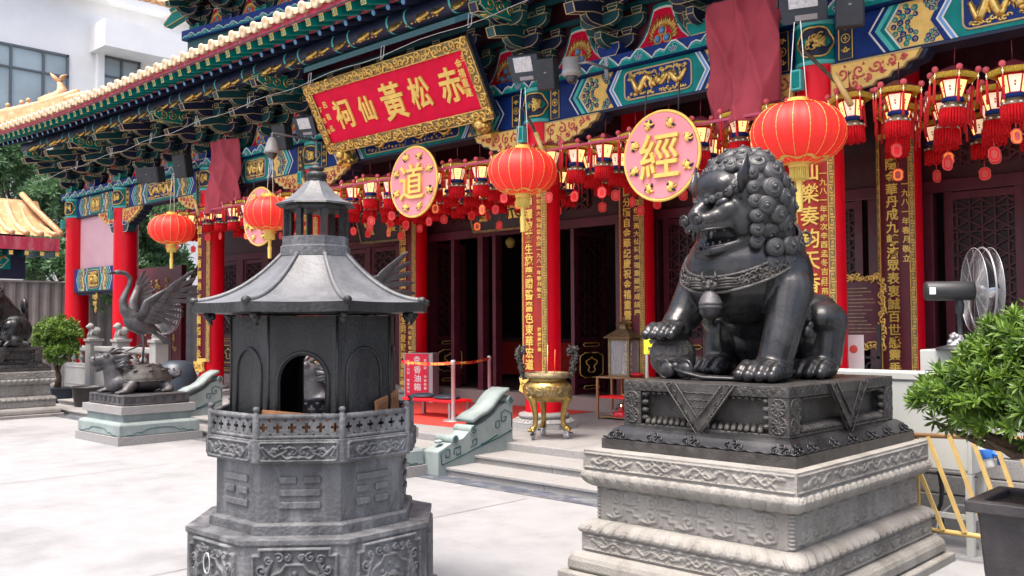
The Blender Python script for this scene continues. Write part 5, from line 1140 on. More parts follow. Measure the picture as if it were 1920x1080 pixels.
def plinth(cx, cy, label, detail=True):
    t = thing('bronze_plinth', label, 'plinth', (cx, cy, .93)); hx, hy = .77, .985
    m = MB(); sweep(m, [(0, .0), (0, .073)], -hx, hx, -hy, hy); m.build('base_plate', 'bronzerelief', t, bevel=.006)
    m = MB(); sweep(m, [(-.02, .074), (-.03, .09), (-.045, .115), (-.065, .14), (-.095, .16), (-.13, .172)], -hx, hx, -hy, hy); m.build('cove', 'bronze', t)
    x0, x1, y0, y1 = -.66, .66, -.85, .85; zb_, zt = .168, .50
    m = MB(); m.bx((x0+.09, y0+.09, zb_), (x1-.09, y1-.09, zt-.03)); m.build('core', 'bronzerelief', t)
    m = MB(); m.bx((x0, y0, zt-.075), (x1, y1, zt)); m.bx((x0, y0, zb_-.002), (x1, y1, zb_+.018)); m.build('top_slab', 'bronzerelief', t, bevel=.006)
    for x in (x0, x1):
        for y in (y0, y1): m = MB(); sx, sy = (1 if x < 0 else -1), (1 if y < 0 else -1); m.bx((x, y, zb_+.018), (x+sx*.15, y+sy*.15, zt-.075)); m.build('corner_post', 'bronzerelief', t, bevel=.005)
    if not detail: return t
    for si, (o, ux, un, w_) in enumerate(sides(x0, x1, y0, y1)[:2]):
        ux, un = np.array(ux, float), np.array(un, float); o = np.array((*o, 0), float); r_ = random.Random(si)
        S = []
        for k in range(int(w_/.035)): S.append(([(p[0], p[2]) for p in spiral((.02+.035*k, .034+.012*(-1)**k), .018, 1.2, k, 9)], .0045))
        m = MB(); relief(m, w_, .068, int(w_*140), 12, S, .006, o+un*.001+(0, 0, zt-.071), ux, (0, 0, 1), un); m.build('scroll_band', 'bronzerelief', t)
        for u in (.075, w_-.075):     # rosettes on corner posts
            S = []
            for v in (.06, .175):
                for q in range(10): a = 2*pi*q/10; S.append(([(.07+.015*math.cos(a), v+.015*math.sin(a)), (.07+.045*math.cos(a+.3), v+.045*math.sin(a+.3))], .008))
                S.append(([(.07, v)], .014)); S.append(([(.07+.055*math.cos(a), v+.055*math.sin(a)) for a in np.linspace(0, 2*pi, 18)], .005))
            m = MB(); relief(m, .14, .235, 44, 66, S, .008, o+ux*(u-.07)+un*.001+(0, 0, zb_+.019), ux, (0, 0, 1), un); m.build('rosette_panel', 'bronzerelief', t)
        # beads and petal row framing the recess
        m = MB()
        for z in np.linspace(.23, .40, 4):
            for u in (.175, w_-.175): m.sph(o+ux*u-un*.03+np.array((0, 0, z)), (.03, .03, .022), 9, 6)
        for u in np.arange(.2, w_-.18, .05): m.sph(o+ux*u-un*.03+np.array((0, 0, .412)), (.022, .022, .015), 7, 5); m.tube([o+ux*(u-.015)-un*.07+np.array((0, 0, .235)), o+ux*u-un*.025+np.array((0, 0, .205)), o+ux*(u+.01)-un*.0+np.array((0, 0, .192))], [.014, .024, .016], 6)
        m.build('beading', 'bronzerelief', t)
        # hanging triangular cloth flap
        c = w_/2; hw = .285 if si == 0 else .30; zl = .135
        fl = part('cloth_flap', t); m = MB()
        for d, s_, mi in ((.0, 1., 0), (.012, .93, 1), (.016, .64, 0)):
            V = [o+ux*(c-hw*s_)+un*(.012+d)+(0, 0, zt-.002), o+ux*(c+hw*s_)+un*(.012+d)+(0, 0, zt-.002), o+ux*c+un*(.02+d)+(0, 0, zt-(zt-zl)*s_)]
            Vb = [v-un*.014 for v in V]; m.add(V+Vb, [(0, 2, 1), (3, 4, 5), (0, 1, 4, 3), (1, 2, 5, 4), (2, 0, 3, 5)], 0)
        m.build('flap', 'bronzerelief', fl, bevel=.003)
        m = MB()
        for s_ in (1., .66):
            V = [o+ux*(c-hw*s_)+un*.035+(0, 0, zt-.002), o+ux*c+un*.042+(0, 0, zt-(zt-zl)*s_), o+ux*(c+hw*s_)+un*.035+(0, 0, zt-.002)]; m.tube(V, .006, 5)
        for k in range(5):
            for q in (-1, 1): v = k/5*.9; uu = c+q*hw*.82*(1-v); m.tube([o+ux*(uu+p[0])+un*.036+(0, 0, zt-.02-(zt-zl)*v*.95+p[2]) for p in spiral((0, 0), .025, 1.2, k, 9)], .005, 4)
        for k in range(6):
            v = .05+.05*k; hw2 = hw*.6*(1-v/.245); 
            if hw2 > .02: m.tube([o+ux*(c-hw2+2*hw2*q/8)+un*.034+(0, 0, zt-.02-v+.008*(q % 2)) for q in range(9)], .004, 4)
        m.build('flap_trim', 'bronzerelief', fl)
        # ruyi clouds along the cove
        wc = 2*(hx if si == 0 else hy); oc = np.array((-hx, -hy, 0.)) if si == 0 else np.array((hx, -hy, 0.))
        m = MB()
        for u in ((.12, .45, .75, 1.08, 1.42) if si == 0 else (.10, .30, .62, .92, 1.25, 1.55, 1.86)):
            for q, (du, dv, rr) in enumerate(((-.042, .005, .036), (.042, .005, .036), (0, .032, .026))):
                m.tube([oc+ux*(u+du+p[0]*1.1)+un*(-.014-.62*max(0, .018+dv+p[2]-.0))+(0, 0, .092+dv+p[2]) for p in spiral((0, 0), rr*.8, 1.35, 1.5+q*2, 14, -1 if q == 1 else 1)], .006, 5)
        m.tube([oc+ux*u+un*-.012+(0, 0, .082+.005*math.sin(u*60)) for u in np.linspace(.01, wc-.01, 140)], .007, 5)
        m.build('cloud_scrolls', 'bronze', t)
    return t
PCX, PCY = -3.505, 6.41
pedestal(PCX, PCY, 'pale carved stone pedestal under the lion at the right')
plinth(-3.52, 6.455, 'dark bronze plinth with hanging triangular flaps under the right lion')
# ================================================================ guardian lion
def rotz(a): return np.array(Matrix.Rotation(a, 3, 'Z'))
def make_lion(label, loc, ball=True):
    t = thing('lion_statue', label, 'statue', loc); m = MB()
    # torso
    m.sph((0, .38, .36), (.36, .34, .36), 20, 14); m.cap((0, .34, .50), (0, -.02, .88), .36, .40, 20); m.sph((0, -.14, .80), (.43, .38, .40), 20, 14); m.sph((0, .10, .76), (.38, .38, .40), 20, 14)
    m.cap((0, -.06, .95), (.01, -.12, 1.22), .38, .34, 18)
    # shoulders and front left leg (camera side)
    m.sph((.33, -.06, .74), (.19, .25, .30), 16, 12); m.cap((.385, -.12, .66), (.40, -.25, .38), .175, .135, 16); m.cap((.40, -.25, .38), (.37, -.33, .13), .135, .125, 16)
    def paw(cx, cy, cz_, a=0., s=1.):
        c, s_ = math.cos(a), math.sin(a)
        def Q(u, v, w_): return (cx+s*(u*c-v*s_), cy+s*(u*s_+v*c), cz_+s*w_)
        m.sph(Q(0, .02, .075), (.165*s, .19*s, .10*s), 16, 10); m.sph(Q(0, .10, .13), (.14*s, .13*s, .1*s), 14, 10)
        for u in (-.128, -.044, .044, .128):
            d = -.15+.25*abs(u)
            m.sph(Q(u, d, .075), (.047*s, .07*s, .062*s), 12, 9); m.sph(Q(u, d-.06, .048), (.041*s, .045*s, .046*s), 12, 9); m.sph(Q(u, d+.05, .12), (.044*s, .06*s, .04*s), 12, 8)
    paw(.355, -.40, 0)
    # front right leg resting on the ball
    m.sph((-.34, -.08, .74), (.19, .25, .28), 16, 12); m.cap((-.37, -.16, .66), (-.42, -.27, .48), .165, .135, 16); m.cap((-.42, -.27, .48), (-.43, -.36, .40), .13, .12, 14); paw(-.43, -.44, .285 if ball else .2, 0, .92)
    # hind legs
    for s in (1, -1):
        m.sph((s*.36, .44, .34), (.15, .30, .30), 16, 12); m.cap((s*.455, .35, .43), (s*.46, .29, .14), .15, .125, 16); m.sph((s*.44, .30, .44), (.15, .17, .13), 14, 10); paw(s*.43, .18, 0, 0, .95)
    # tail tuft up the back
    m.cap((.05, .74, .2), (.03, .72, .75), .09, .06); m.sph((.03, .70, .85), (.12, .08, .16))
    # head
    HC = np.array((.06, -.22, 1.30)); Hr = rotz(R(-25))@np.array(Matrix.Rotation(R(7), 3, 'X'))
    HK = .96
    def hp(p): return tuple(Hr@(np.array(p)*HK)+HC)
    def hs(p, r, n=14, k=10): m.sph(hp(p), np.array(r)*HK, n, k, rot=Hr)
    hs((0, .04, .02), (.30, .28, .33), 20, 14); hs((0, -.18, .145), (.25, .175, .155), 18, 12); hs((0, -.06, .15), (.26, .2, .16))
    for s in (1, -1):
        hs((s*.10, -.235, .145), (.13, .10, .105)); hs((s*.21, -.13, -.11), (.10, .13, .17), 16, 12); hs((s*.165, -.20, -.04), (.11, .14, .09)); hs((s*.12, -.26, -.075), (.10, .15, .075))
        hs((s*.085, -.41, -.085), (.062, .055, .05)); m.cap(hp((s*.25, -.12, -.02)), hp((s*.235, -.12, -.27)), .06, .04, 12)
        m.cap(hp((s*.225, -.10, -.285)), hp((s*.09, -.36, -.33)), .048, .04, 10); m.cap(hp((s*.27, -.15, .06)), hp((s*.33, -.14, .30)), .06, .022, 10)
        m.cap(hp((s*.05, -.335, .075)), hp((s*.25, -.185, .135)), .032, .04, 10); m.cap(hp((s*.09, -.43, -.145)), hp((s*.23, -.16, -.145)), .032, .038, 10); m.cap(hp((s*.23, -.16, -.145)), hp((s*.245, -.115, -.25)), .034, .028, 10)
        m.cap(hp((s*.12, -.30, .0)), hp((s*.235, -.16, .01)), .03, .03, 10)
    hs((0, -.34, -.085), (.12, .14, .062)); hs((0, -.43, -.055), (.075, .055, .055)); m.cap(hp((0, -.26, .06)), hp((0, -.41, -.03)), .06, .055, 12); m.cap(hp((-.09, -.45, -.135)), hp((.09, -.45, -.135)), .034, .034, 10)
    m.cap(hp((-.09, -.365, -.33)), hp((.09, -.365, -.33)), .04, .04, 10); hs((0, -.22, -.33), (.155, .18, .035)); hs((0, -.28, -.375), (.1, .1, .05))
    m.cap(hp((0, -.30, -.385)), hp((-.03, -.28, -.52)), .05, .03, 10); m.cap(hp((.09, -.25, -.375)), hp((.12, -.25, -.50)), .05, .03, 10); m.cap(hp((.12, -.25, -.50)), hp((.04, -.30, -.60)), .03, .015, 10)
    # mane mass
    mc = np.array((.0, .03, .01)); mr = np.array((.41, .31, .40)); hs(mc, mr, 24, 16); hs((0.0, .12, -.24), (.36, .24, .24), 18, 12)
    body = sculpt(m, 'body', 'bronze', t, .0125, 3)
    # curls of the mane, placed over the mane ellipsoid in rows
    c_ = MB(); prof = [(1.0, -.3), (1.0, 0), (.95, .28), (.78, .55), (.45, .72), (0, .76)]; c_.lathe(prof, 18)
    sp = []
    for i in range(40): q = i/39; r = .80*(1-q)+.10; a = 2*pi*1.7*q; sp.append((r*math.cos(a), r*math.sin(a), .2+.6*(1-(r/.95)**2)))
    c_.tube(sp, [.17-.05*i/39 for i in range(40)], 7); c_.sph((.02, 0, .82), (.22, .22, .26), 10, 8); cme = c_.mesh('curl', ['bronzemane'])
    def curl(p, nrm, s):
        q = Vector(Hr@np.array(nrm)).to_track_quat('Z', 'Y'); o = put('curl', cme, t, hp(p)); o.rotation_mode = 'QUATERNION'; o.rotation_quaternion = q; o.scale = (s*HK, s*HK, s*.72*HK)
    n = 84; ga = pi*(3-math.sqrt(5))
    for i in range(n):
        z = 1-2*(i+.5)/n; r = math.sqrt(1-z*z); a = ga*i; d = np.array((r*math.cos(a), r*math.sin(a), z)); p = mc+d*mr*.985
        if p[2] < -.34: continue
        if p[1] < -.14 and p[2] < .24: continue
        if p[1] < -.06 and -.4 < p[2] < .20: continue
        nr = d/mr; nr /= np.linalg.norm(nr); curl(p, nr, .082+.012*math.sin(i*7.3))
    for i, (x, y, z) in enumerate(((.325, -.11, .21), (.35, -.125, .10), (.36, -.13, .0), (.36, -.13, -.11), (.345, -.13, -.21), (.31, -.12, -.30))):
        for s in (1, -1): curl((s*x, y, z), (s*.9, -.3, .1), .056)
    for zz_, rx_, ry_, nn_ in ((-.36, .37, .30, 9), (-.47, .34, .28, 8)):
        for i in range(nn_): a = R(-12)+R(204)*i/(nn_-1); curl((rx_*math.cos(a), .06+ry_*math.sin(a), zz_), (math.cos(a), math.sin(a), .05), .074)
    for i in range(9):
        a = -pi*.44+pi*.88*i/8; curl((.27*math.sin(a), -.02-.19*math.cos(a), .285), (math.sin(a)*.6, -.6*math.cos(a), .7), .056)
    for s in (1, -1):      # brow curls and eyes
        for k, (x, y, z, r) in enumerate(((.245, -.20, .125, .045), (.20, -.245, .105, .043), (.15, -.295, .08, .036), (.105, -.33, .06, .028), (.06, -.355, .05, .022))): curl((s*x, y, z), (s*.35, -.9, .1), r*1.15)
        e = MB(); e.sph((0, 0, 0), (.062, .05, .042), 14, 10); q = put('eye', e.mesh('eye', ['bronze']), t, hp((s*.16, -.275, .02))); q.rotation_euler.z = R(-25)+s*R(28); q.rotation_euler.y = -s*R(18)
        e = MB(); e.sph((s*.09, -.47, -.085), (.045, .03, .038), 12, 8); e.tube([(s*.09+.05*math.cos(b), -.475, -.082+.044*math.sin(b)) for b in np.linspace(-.6, pi+.6, 12)], .013, 6); q = e.build('nostril', 'bronze', t); q.matrix_local = Matrix.Translation(HC) @ Matrix(Hr.tolist()).to_4x4() @ Matrix.Scale(HK, 4)
        e = MB(); e.tube([(s*.29, -.17, .08), (s*.325, -.185, .19), (s*.345, -.14, .36)], [.05, .062, .008], 8, flat=.45); q = e.build('ear', 'bronze', t); q.matrix_local = Matrix.Translation(HC) @ Matrix(Hr.tolist()).to_4x4() @ Matrix.Scale(HK, 4)
        e = MB(); e.tube([(s*.02, -.475, -.165), (s*.105, -.455, -.165), (s*.175, -.31, -.165), (s*.24, -.15, -.135), (s*.275, -.09, -.17), (s*.265, -.105, -.25), (s*.195, -.21, -.295), (s*.11, -.375, -.30), (s*.02, -.405, -.30)], .013, 6); q = e.build('lip_edge', 'bronze', t); q.matrix_local = Matrix.Translation(HC) @ Matrix(Hr.tolist()).to_4x4() @ Matrix.Scale(HK, 4)
        e = MB()
        for k in range(6): e.sph((s*(.02+.03*k), -.385+.014*k*k*.6, -.28), (.014, .012, .024), 7, 5); e.sph((s*(.03+.03*k), -.44+.014*k*k*.7, -.175), (.014, .012, .02), 7, 5)
        e.tube([(s*.12, -.38, -.17), (s*.12, -.39, -.235)], [.022, .006], 7); q = e.build('teeth', 'bronzegrey', t); q.matrix_local = Matrix.Translation(HC) @ Matrix(Hr.tolist()).to_4x4() @ Matrix.Scale(HK, 4)
        for k in range(3):
            e = MB(); e.tube([(s*(.115+.02*k), -.445+.05*k, -.125), (s*(.18), -.33+.05*k, -.095+.012*k), (s*.215, -.22+.04*k, -.10+.02*k)], [.004, .011, .004], 6); q = e.build('whisker_fold', 'bronze', t); q.matrix_local = Matrix.Translation(HC) @ Matrix(Hr.tolist()).to_4x4() @ Matrix.Scale(HK, 4)
    # collar with relief, central mask and bell
    P = []; U = np.linspace(-pi, pi, 90)
    def col(u, v, d=0.):      # v 0..1 across the band
        fr_ = (1+math.cos(u))/2; x = (.445+d)*math.sin(u); y = -.10-(.44+d)*math.cos(u)*(1 if math.cos(u) > 0 else .8); z = .635*fr_**1.0+1.12*(1-fr_)
        ins = .055*(v); return (x*(1-ins*1.2), (y+.1)*(1-ins*1.2)-.1, z+.115*v-.0)
    band = np.array([[col(u, v, .012+.012*math.sin(pi*v)) for v in np.linspace(0, 1, 7)] for u in U]); m = MB(); m.grid(band)
    for v in (0, 1): m.tube([col(u, v, .02) for u in U], .014, 6)
    for k, u in enumerate(np.linspace(-pi*.98, pi*.98, 74)):
        for q in range(2): c = np.array(col(u+.02*q, .3+.4*q, .028)); tg = np.array(col(u+.05, .5, .028))-np.array(col(u, .5, .028)); tg /= np.linalg.norm(tg); m.tube([c+tg*.028*(1-w_)*math.cos(k+5*w_)+np.array((0, 0, 1))*.026*(1-w_)*math.sin(k+5*w_) for w_ in np.linspace(0, .9, 8)], .0085, 4)
    m.build('collar', 'bronzerelief', t)
    m = MB()      # beast mask at the front
    m.sph((0, -.575, .69), (.075, .035, .045), 10, 8)
    for s in (1, -1):
        m.sph((s*.03, -.605, .71), .016, 7, 5); m.tube([(s*.02, -.59, .72), (s*.06, -.59, .755), (s*.05, -.59, .79)], [.016, .014, .004], 5)
        for k in range(4): m.tube([(s*.06, -.575, .67+.018*k), (s*.13, -.555, .675+.02*k), (s*(.20+.01*k), -.52, .68+.018*k)], [.014, .012, .004], 5)
    m.sph((0, -.605, .675), (.025, .018, .016), 7, 5); m.build('beast_mask', 'bronzerelief', t)
    m = MB(); m.lathe([(.015, .15), (.03, .135), (.045, .12), (.068, .09), (.082, .05), (.086, .045), (.086, .03), (.08, .025), (.086, .02), (.086, .008), (.08, .0)], 22); m.lathe([(.082, .0), (.08, -.03), (.06, -.062), (.03, -.078), (0, -.08)], 22, mi=1); m.build('bell', ['bronzegrey', 'bronze'], t, (0, -.57, .52))
    q = MB(); q.tube([(.045*math.cos(a), 0, .045*math.sin(a)) for a in np.linspace(0, 2*pi, 20, endpoint=False)], .011, 6, closed=True); q.build('collar_ring', 'bronzerelief', t, col(R(118), .5, .05), R(60))
    for k, z in enumerate((.35, .46, .57)): q = MB(); q.sph((0, 0, 0), (.045, .05, .05), 10, 8); q.tube([(0, 0, .02), (.02, .02, .06), (.0, .05, .08)], [.03, .025, .006], 6); q.build('elbow_curl', 'bronze', t, (.50-.02*k, -.08+.015*k, z))
    if ball:
        b = MB(); n1, n2 = 120, 70; P = np.zeros((n1+1, n2, 3))
        for i in range(n1+1):
            for j in range(n2):
                a = 2*pi*i/n1; th = pi*(j+.5)/n2; lat = a*5/ (2*pi)*2; u = a*10/pi; v = th*10/pi
                h = abs(math.sin(u*1.6)*math.cos(v*1.6)); h2 = abs(math.sin((u+v)*1.6)); r = .172+.006*(1-min(1, abs(h-.5)*3.2))+.004*(1-min(1, abs(h2-.5)*4)); P[i, j] = (r*math.sin(th)*math.cos(a), r*math.sin(th)*math.sin(a), -r*math.cos(th))
        b.grid(P); b.build('embroidered_ball', 'bronzerelief', t, (-.43, -.42, .168))
        rb = MB()
        for s in (1, -1):
            for q, r in enumerate((.085, .06, .035)): rb.tube([(-.30+s*(.05+r*.6*(1-math.cos(a))*.9), -.58+.012*q*0+.03*math.sin(a)*.0, .055+r*.8*math.sin(a)+.02) for a in np.linspace(-.6, 2*pi-1.2, 16)], .012, 6)
            rb.sph((-.30+s*.075, -.575, .07), (.07, .03, .06), 10, 8)
        rb.sph((-.30, -.58, .10), (.035, .03, .03), 8, 6)
        rb.tube([(-.29, -.57, .08), (-.20, -.57, .05), (-.06, -.56, .022), (.1, -.52, .02), (.22, -.5, .018)], [.05, .055, .06, .055, .04], 8, flat=.35); rb.build('ribbon_bow', 'bronze', t)
    return t
lion = make_lion('large dark bronze guardian lion with right paw on a ball', (-3.6, 6.45, 1.43))
# the partner lion at the left edge of the picture
pedestal(-21.0, 6.41, 'pale stone pedestal of the lion at the left edge')
plinth(-21.0, 6.455, 'dark bronze plinth under the lion at the left edge')
l2 = copy_tree(lion); l2.location = (-20.95, 6.45, 1.43); l2.scale = (-1, 1, 1); l2['label'] = 'dark bronze guardian lion cut by the left picture edge'
for ch in list(l2.children):
    if ch.name.split('.')[0] in ('embroidered_ball', 'ribbon_bow'): bpy.data.objects.remove(ch)
m = MB(); m.sph((0, 0, .12), (.13, .18, .12)); m.sph((.02, -.16, .2), (.1, .1, .1)); m.cap((.08, -.12, .1), (.1, -.2, .03), .05, .04); m.cap((-.08, -.12, .1), (-.1, -.2, .03), .05, .04); m.sph((.09, -.2, .28), .03, 8, 6); m.sph((-.07, -.2, .28), .03, 8, 6); m.cap((0, .1, .1), (.1, .25, .05), .07, .05)
c2 = sculpt(m, 'lion_cub', 'bronze', None, .018, 3); c2.location = (-20.35, 6.75, 1.43); tag(c2, 'small bronze lion cub by the hind leg of the left edge lion', 'statue')
# ================================================================ dragon turtle with crane on a green stone pedestal
def turtle_set(cx, cy, which, idx):
    pd_ = thing('turtle_pedestal', ('green grey stone pedestal under the dragon turtle at the left', 'green grey stone pedestal half hidden behind the burner right side')[idx], 'pedestal', (cx, cy, 0))
    hx, hy = .72, .60
    m = MB(); sweep(m, [(.1, 0), (.1, .13)], -hx, hx, -hy, hy); m.build('ground_plinth', 'granite', pd_, bevel=.01)
    m = MB(); sweep(m, [(.05, .13), (.065, .14), (.065, .30), (.05, .325), (.03, .335), (.0, .345), (-.04, .35)], -hx, hx, -hy, hy); m.build('apron', 'greenstone', pd_, bevel=.01)
    m = MB(); sweep(m, [(-.04, .345), (-.04, .47)], -hx, hx, -hy, hy); m.build('waist', 'greenstone', pd_, bevel=.006)
    m = MB(); sweep(m, [(.02, .466), (.02, .59)], -hx, hx, -hy, hy); m.build('top_slab', 'granite', pd_, bevel=.012)
    m = MB()
    for o, ux, un, w_ in sides(-hx-.066, hx+.066, -hy-.066, hy+.066):
        ux, un = np.array(ux, float), np.array(un, float); o = np.array((*o, 0.)); prof = [(0, .02), (.1, .02), (.16, .055), (.22, .04), (.30, .09), (.42, .105), (.58, .105), (.70, .09), (.78, .04), (.84, .055), (.9, .02), (1, .02)]
        V = [o+ux*(w_*(.08+.84*u))+un*.001+np.array((0, 0, .135+v)) for u, v in prof]; m.tube(V, .006, 5)
    m.build('scalloped_edge', 'tealdark', pd_)
    bp_ = thing('bronze_slab', ('dark bronze slab with wave marks under the left dragon turtle', 'dark bronze slab behind the burner under the second dragon turtle')[idx], 'slab', (cx, cy, .59))
    m = MB(); m.bx((-.66, -.54, 0), (.66, .54, .17)); m.build('slab', 'bronzegrey', bp_, bevel=.008)
    m = MB()
    for o, ux, un, w_ in sides(-.66, .66, -.54, .54)[:2]:
        ux, un = np.array(ux, float), np.array(un, float); o = np.array((*o, 0.))
        for u in np.arange(.1, w_-.05, .17):
            for k in range(3): m.tube([o+ux*(u+.04*k*0+.018*q)+un*.002+np.array((0, 0, .05+.03*k+.018*((q+k) % 2)+.006*q)) for q in range(5)], .007, 4)
        m.tube([o+ux*.02+un*.002+(0, 0, .02), o+ux*(w_-.02)+un*.002+(0, 0, .02)], .008, 4); m.tube([o+ux*.02+un*.002+(0, 0, .15), o+ux*(w_-.02)+un*.002+(0, 0, .15)], .008, 4)
    m.build('wave_marks', 'bronzegrey', bp_)
    t = thing('turtle_statue', ('bronze dragon headed turtle carrying the left crane', 'bronze dragon turtle seen through the burner opening')[idx], 'statue', (cx, cy, .76))
    m = MB(); m.sph((0, .05, .17), (.33, .42, .17), 18, 12); m.sph((0, -.36, .17), (.23, .2, .17), 14, 10); m.cap((0, -.38, .2), (0, -.46, .42), .18, .14, 14); m.sph((0, -.50, .54), (.14, .17, .12), 14, 10); m.cap((0, -.56, .56), (0, -.74, .53), .10, .075, 12); m.cap((0, -.54, .46), (0, -.70, .40), .06, .05, 10); m.sph((0, -.76, .57), (.065, .045, .04), 10, 8)
    for s in (1, -1):
        m.cap((s*.24, -.22, .14), (s*.33, -.36, .05), .10, .075, 12); m.sph((s*.34, -.42, .035), (.08, .09, .04)); m.cap((s*.26, .30, .12), (s*.34, .36, .05), .09, .075, 12); m.sph((s*.35, .31, .035), (.08, .11, .04)); m.sph((s*.085, -.58, .61), .045, 10, 8)
        for k in range(4): m.sph((s*.34+.04*(k-1.5), -.50, .025), (.02, .035, .025), 8, 6); m.sph((s*.35+.04*(k-1.5), .22, .025), (.02, .035, .025), 8, 6)
    m.cap((0, .42, .14), (0, .56, .22), .07, .06, 10); sculpt(m, 'body', 'bronzegrey', t, .014, 3)
    m = MB(); N1, N2 = 60, 16; P = np.zeros((N1+1, N2, 3))
    for i in range(N1+1):
        for j in range(N2):
            a = 2*pi*i/N1; v = j/(N2-1); r = math.sin(v*pi/2); z = math.cos(v*pi/2)**.75; P[i, j] = (.37*r*math.cos(a)*(1.06 if v > .93 else 1), .05+.46*r*math.sin(a)*(1.05 if v > .93 else 1), .19+.285*z)
    m.grid(P)
    for j, n in ((6, 6), (10, 10)):
        v = j/15; r = math.sin(v*pi/2); z = .195+.285*math.cos(v*pi/2)**.75
        for k in range(n):
            a = 2*pi*k/n; c = np.array((.37*r*math.cos(a), .05+.46*r*math.sin(a), z)); m.sph(c, (.035, .035, .022), 7, 5)
            for q in range(5): b = 2*pi*q/5; m.tube([c+(0, 0, .012), c+np.array((.055*math.cos(b), .055*math.sin(b), -.01))], [.016, .005], 4)
    for rr, z in ((1.045, .19), (.93, .285)): m.tube([(.37*rr*math.cos(a), .05+.46*rr*math.sin(a), z) for a in np.linspace(0, 2*pi, 50, endpoint=False)], .012, 5, closed=True)
    for k in range(36):
        a = 2*pi*k/36; c = lambda d, w_: np.array((.37*w_*math.cos(a+d), .05+.46*w_*math.sin(a+d), .19+(1.04-w_)*.86)); m.tube([c(0, 1.02), c(0, .96), c(.1, .96), c(.1, 1.0), c(.05, 1.0)], .007, 4)
    m.build('shell', 'bronzerelief', t)
    m = MB(); rr_ = random.Random(idx)
    for s in (1, -1):
        m.tube([(s*.06, -.50, .65), (s*.10, -.40, .72), (s*.14, -.30, .70)], [.03, .024, .008], 6)
        for k in range(16):
            b = np.array((s*.12, -.45+.02*(k % 3), .60-.025*(k//2))); e = b+np.array((s*(.05+.05*rr_.random()), .16+.10*rr_.random(), rr_.uniform(-.09, .09))); m.tube([b, (b+e)/2+np.array((s*.03, 0, .025)), e], [.03, .026, .006], 6)
        for k in range(5): m.tube([(s*.05, -.68+.03*k, .50), (s*.055, -.68+.03*k, .455)], [.012, .003], 5)
        m.tube([(s*.05, -.76, .55), (s*.13, -.78, .61), (s*.15, -.70, .68)], [.014, .01, .004], 5)
    m.sph((0, -.64, .62), (.05, .05, .03), 8, 6); m.build('mane', 'bronzegrey', t); m = MB()
    for k in range(8): m.tube([(0, .54, .2), (rr_.uniform(-.14, .14), .62+.06*rr_.random(), .25+.08*rr_.random()), (rr_.uniform(-.16, .16), .66+.1*rr_.random(), .22+.14*rr_.random())], [.045, .04, .012], 6)
    m.build('tail', 'bronzegrey', t)
    # crane
    c = thing('crane_statue', ('bronze crane with raised wings standing on the left turtle', 'bronze crane whose wings rise behind the burner roof')[idx], 'statue', (cx, cy, 1.23))
    m = MB(); m.sph((0, -.02, .66), (.15, .27, .17), 16, 12, rot=np.array(Matrix.Rotation(R(-22), 3, 'X'))); m.cap((0, .12, .62), (0, .32, .50), .12, .05, 12)
    nk = [(0, -.14, .76), (0, -.26, .88), (0, -.29, 1.02), (0, -.24, 1.16), (0, -.18, 1.28), (0, -.16, 1.40), (0, -.24, 1.48), (0, -.34, 1.49)]
    ts = np.linspace(0, 1, 30); nk = np.array([[np.interp(t_, np.linspace(0, 1, 8), np.array(nk)[:, k]) for k in range(3)] for t_ in ts]); m.tube(nk, np.interp(ts, [0, .2, .5, 1], [.12, .07, .042, .035]), 12); m.sph(nk[0], .12); m.sph((0, -.37, 1.49), (.045, .075, .045), 12, 8); sculpt(m, 'body', 'bronzegrey', c, .012, 3)
    m = MB(); m.tube([(0, -.42, 1.49), (0, -.58, 1.475)], [.022, .004], 8); m.tube([(0, -.42, 1.475), (0, -.55, 1.455)], [.014, .003], 6); m.build('beak', 'bronzegrey', c)
    m = MB(); m.tube([(.05, .02, .52), (.05, .05, .30), (.05, .03, .0)], [.035, .02, .018], 8); m.build('leg', 'bronzegrey', c)
    m = MB(); m.tube([(-.05, .03, .52), (-.05, .12, .33), (-.06, -.20, .20)], [.035, .02, .012], 8); m.build('leg', 'bronzegrey', c)
    m = MB()
    for k in (-1, 0, 1): m.tube([(.05, .03, .015), (.05+.05*k, -.09, .005)], [.016, .007], 6)
    m.tube([(.05, .03, .015), (.05, .10, .005)], [.014, .006], 6); m.build('foot', 'bronzegrey', c)
    m = MB()
    for k in range(6): m.tube([(.03*(k-2.5), .25, .52), (.05*(k-2.5), .42, .40), (.055*(k-2.5), .50, .30)], [.03, .035, .008], 6, flat=.5)
    m.build('tail', 'bronzegrey', c)
    for s, tipy, tipx in ((1, .72, .42), (-1, .12, -.40)):
        w_ = part('wing', c); m = MB(); root = np.array((s*.11, -.02, .74)); el = np.array((s*.22, .02 if s > 0 else -.06, 1.0)) if s > 0 else np.array((-.2, -.02, 1.02)); wr = np.array((s*.32, .30, 1.20)) if s > 0 else np.array((-.32, .12, 1.28))
        m.tube([root, (root+el)/2+(s*.02, 0, 0), el, (el+wr)/2, wr], [.10, .095, .08, .065, .05], 10, flat=.6); m.build('wing_arm', 'bronzegrey', w_)
        tip = np.array((tipx, tipy, 1.54)) if s > 0 else np.array((-.42, .28, 1.56)); back = np.array((s*.16, .55, .62)) if s > 0 else np.array((-.15, .30, .68))
        wn = np.cross(tip-root, back-root); wn /= np.linalg.norm(wn); wn = wn if wn[0]*s > 0 else -wn
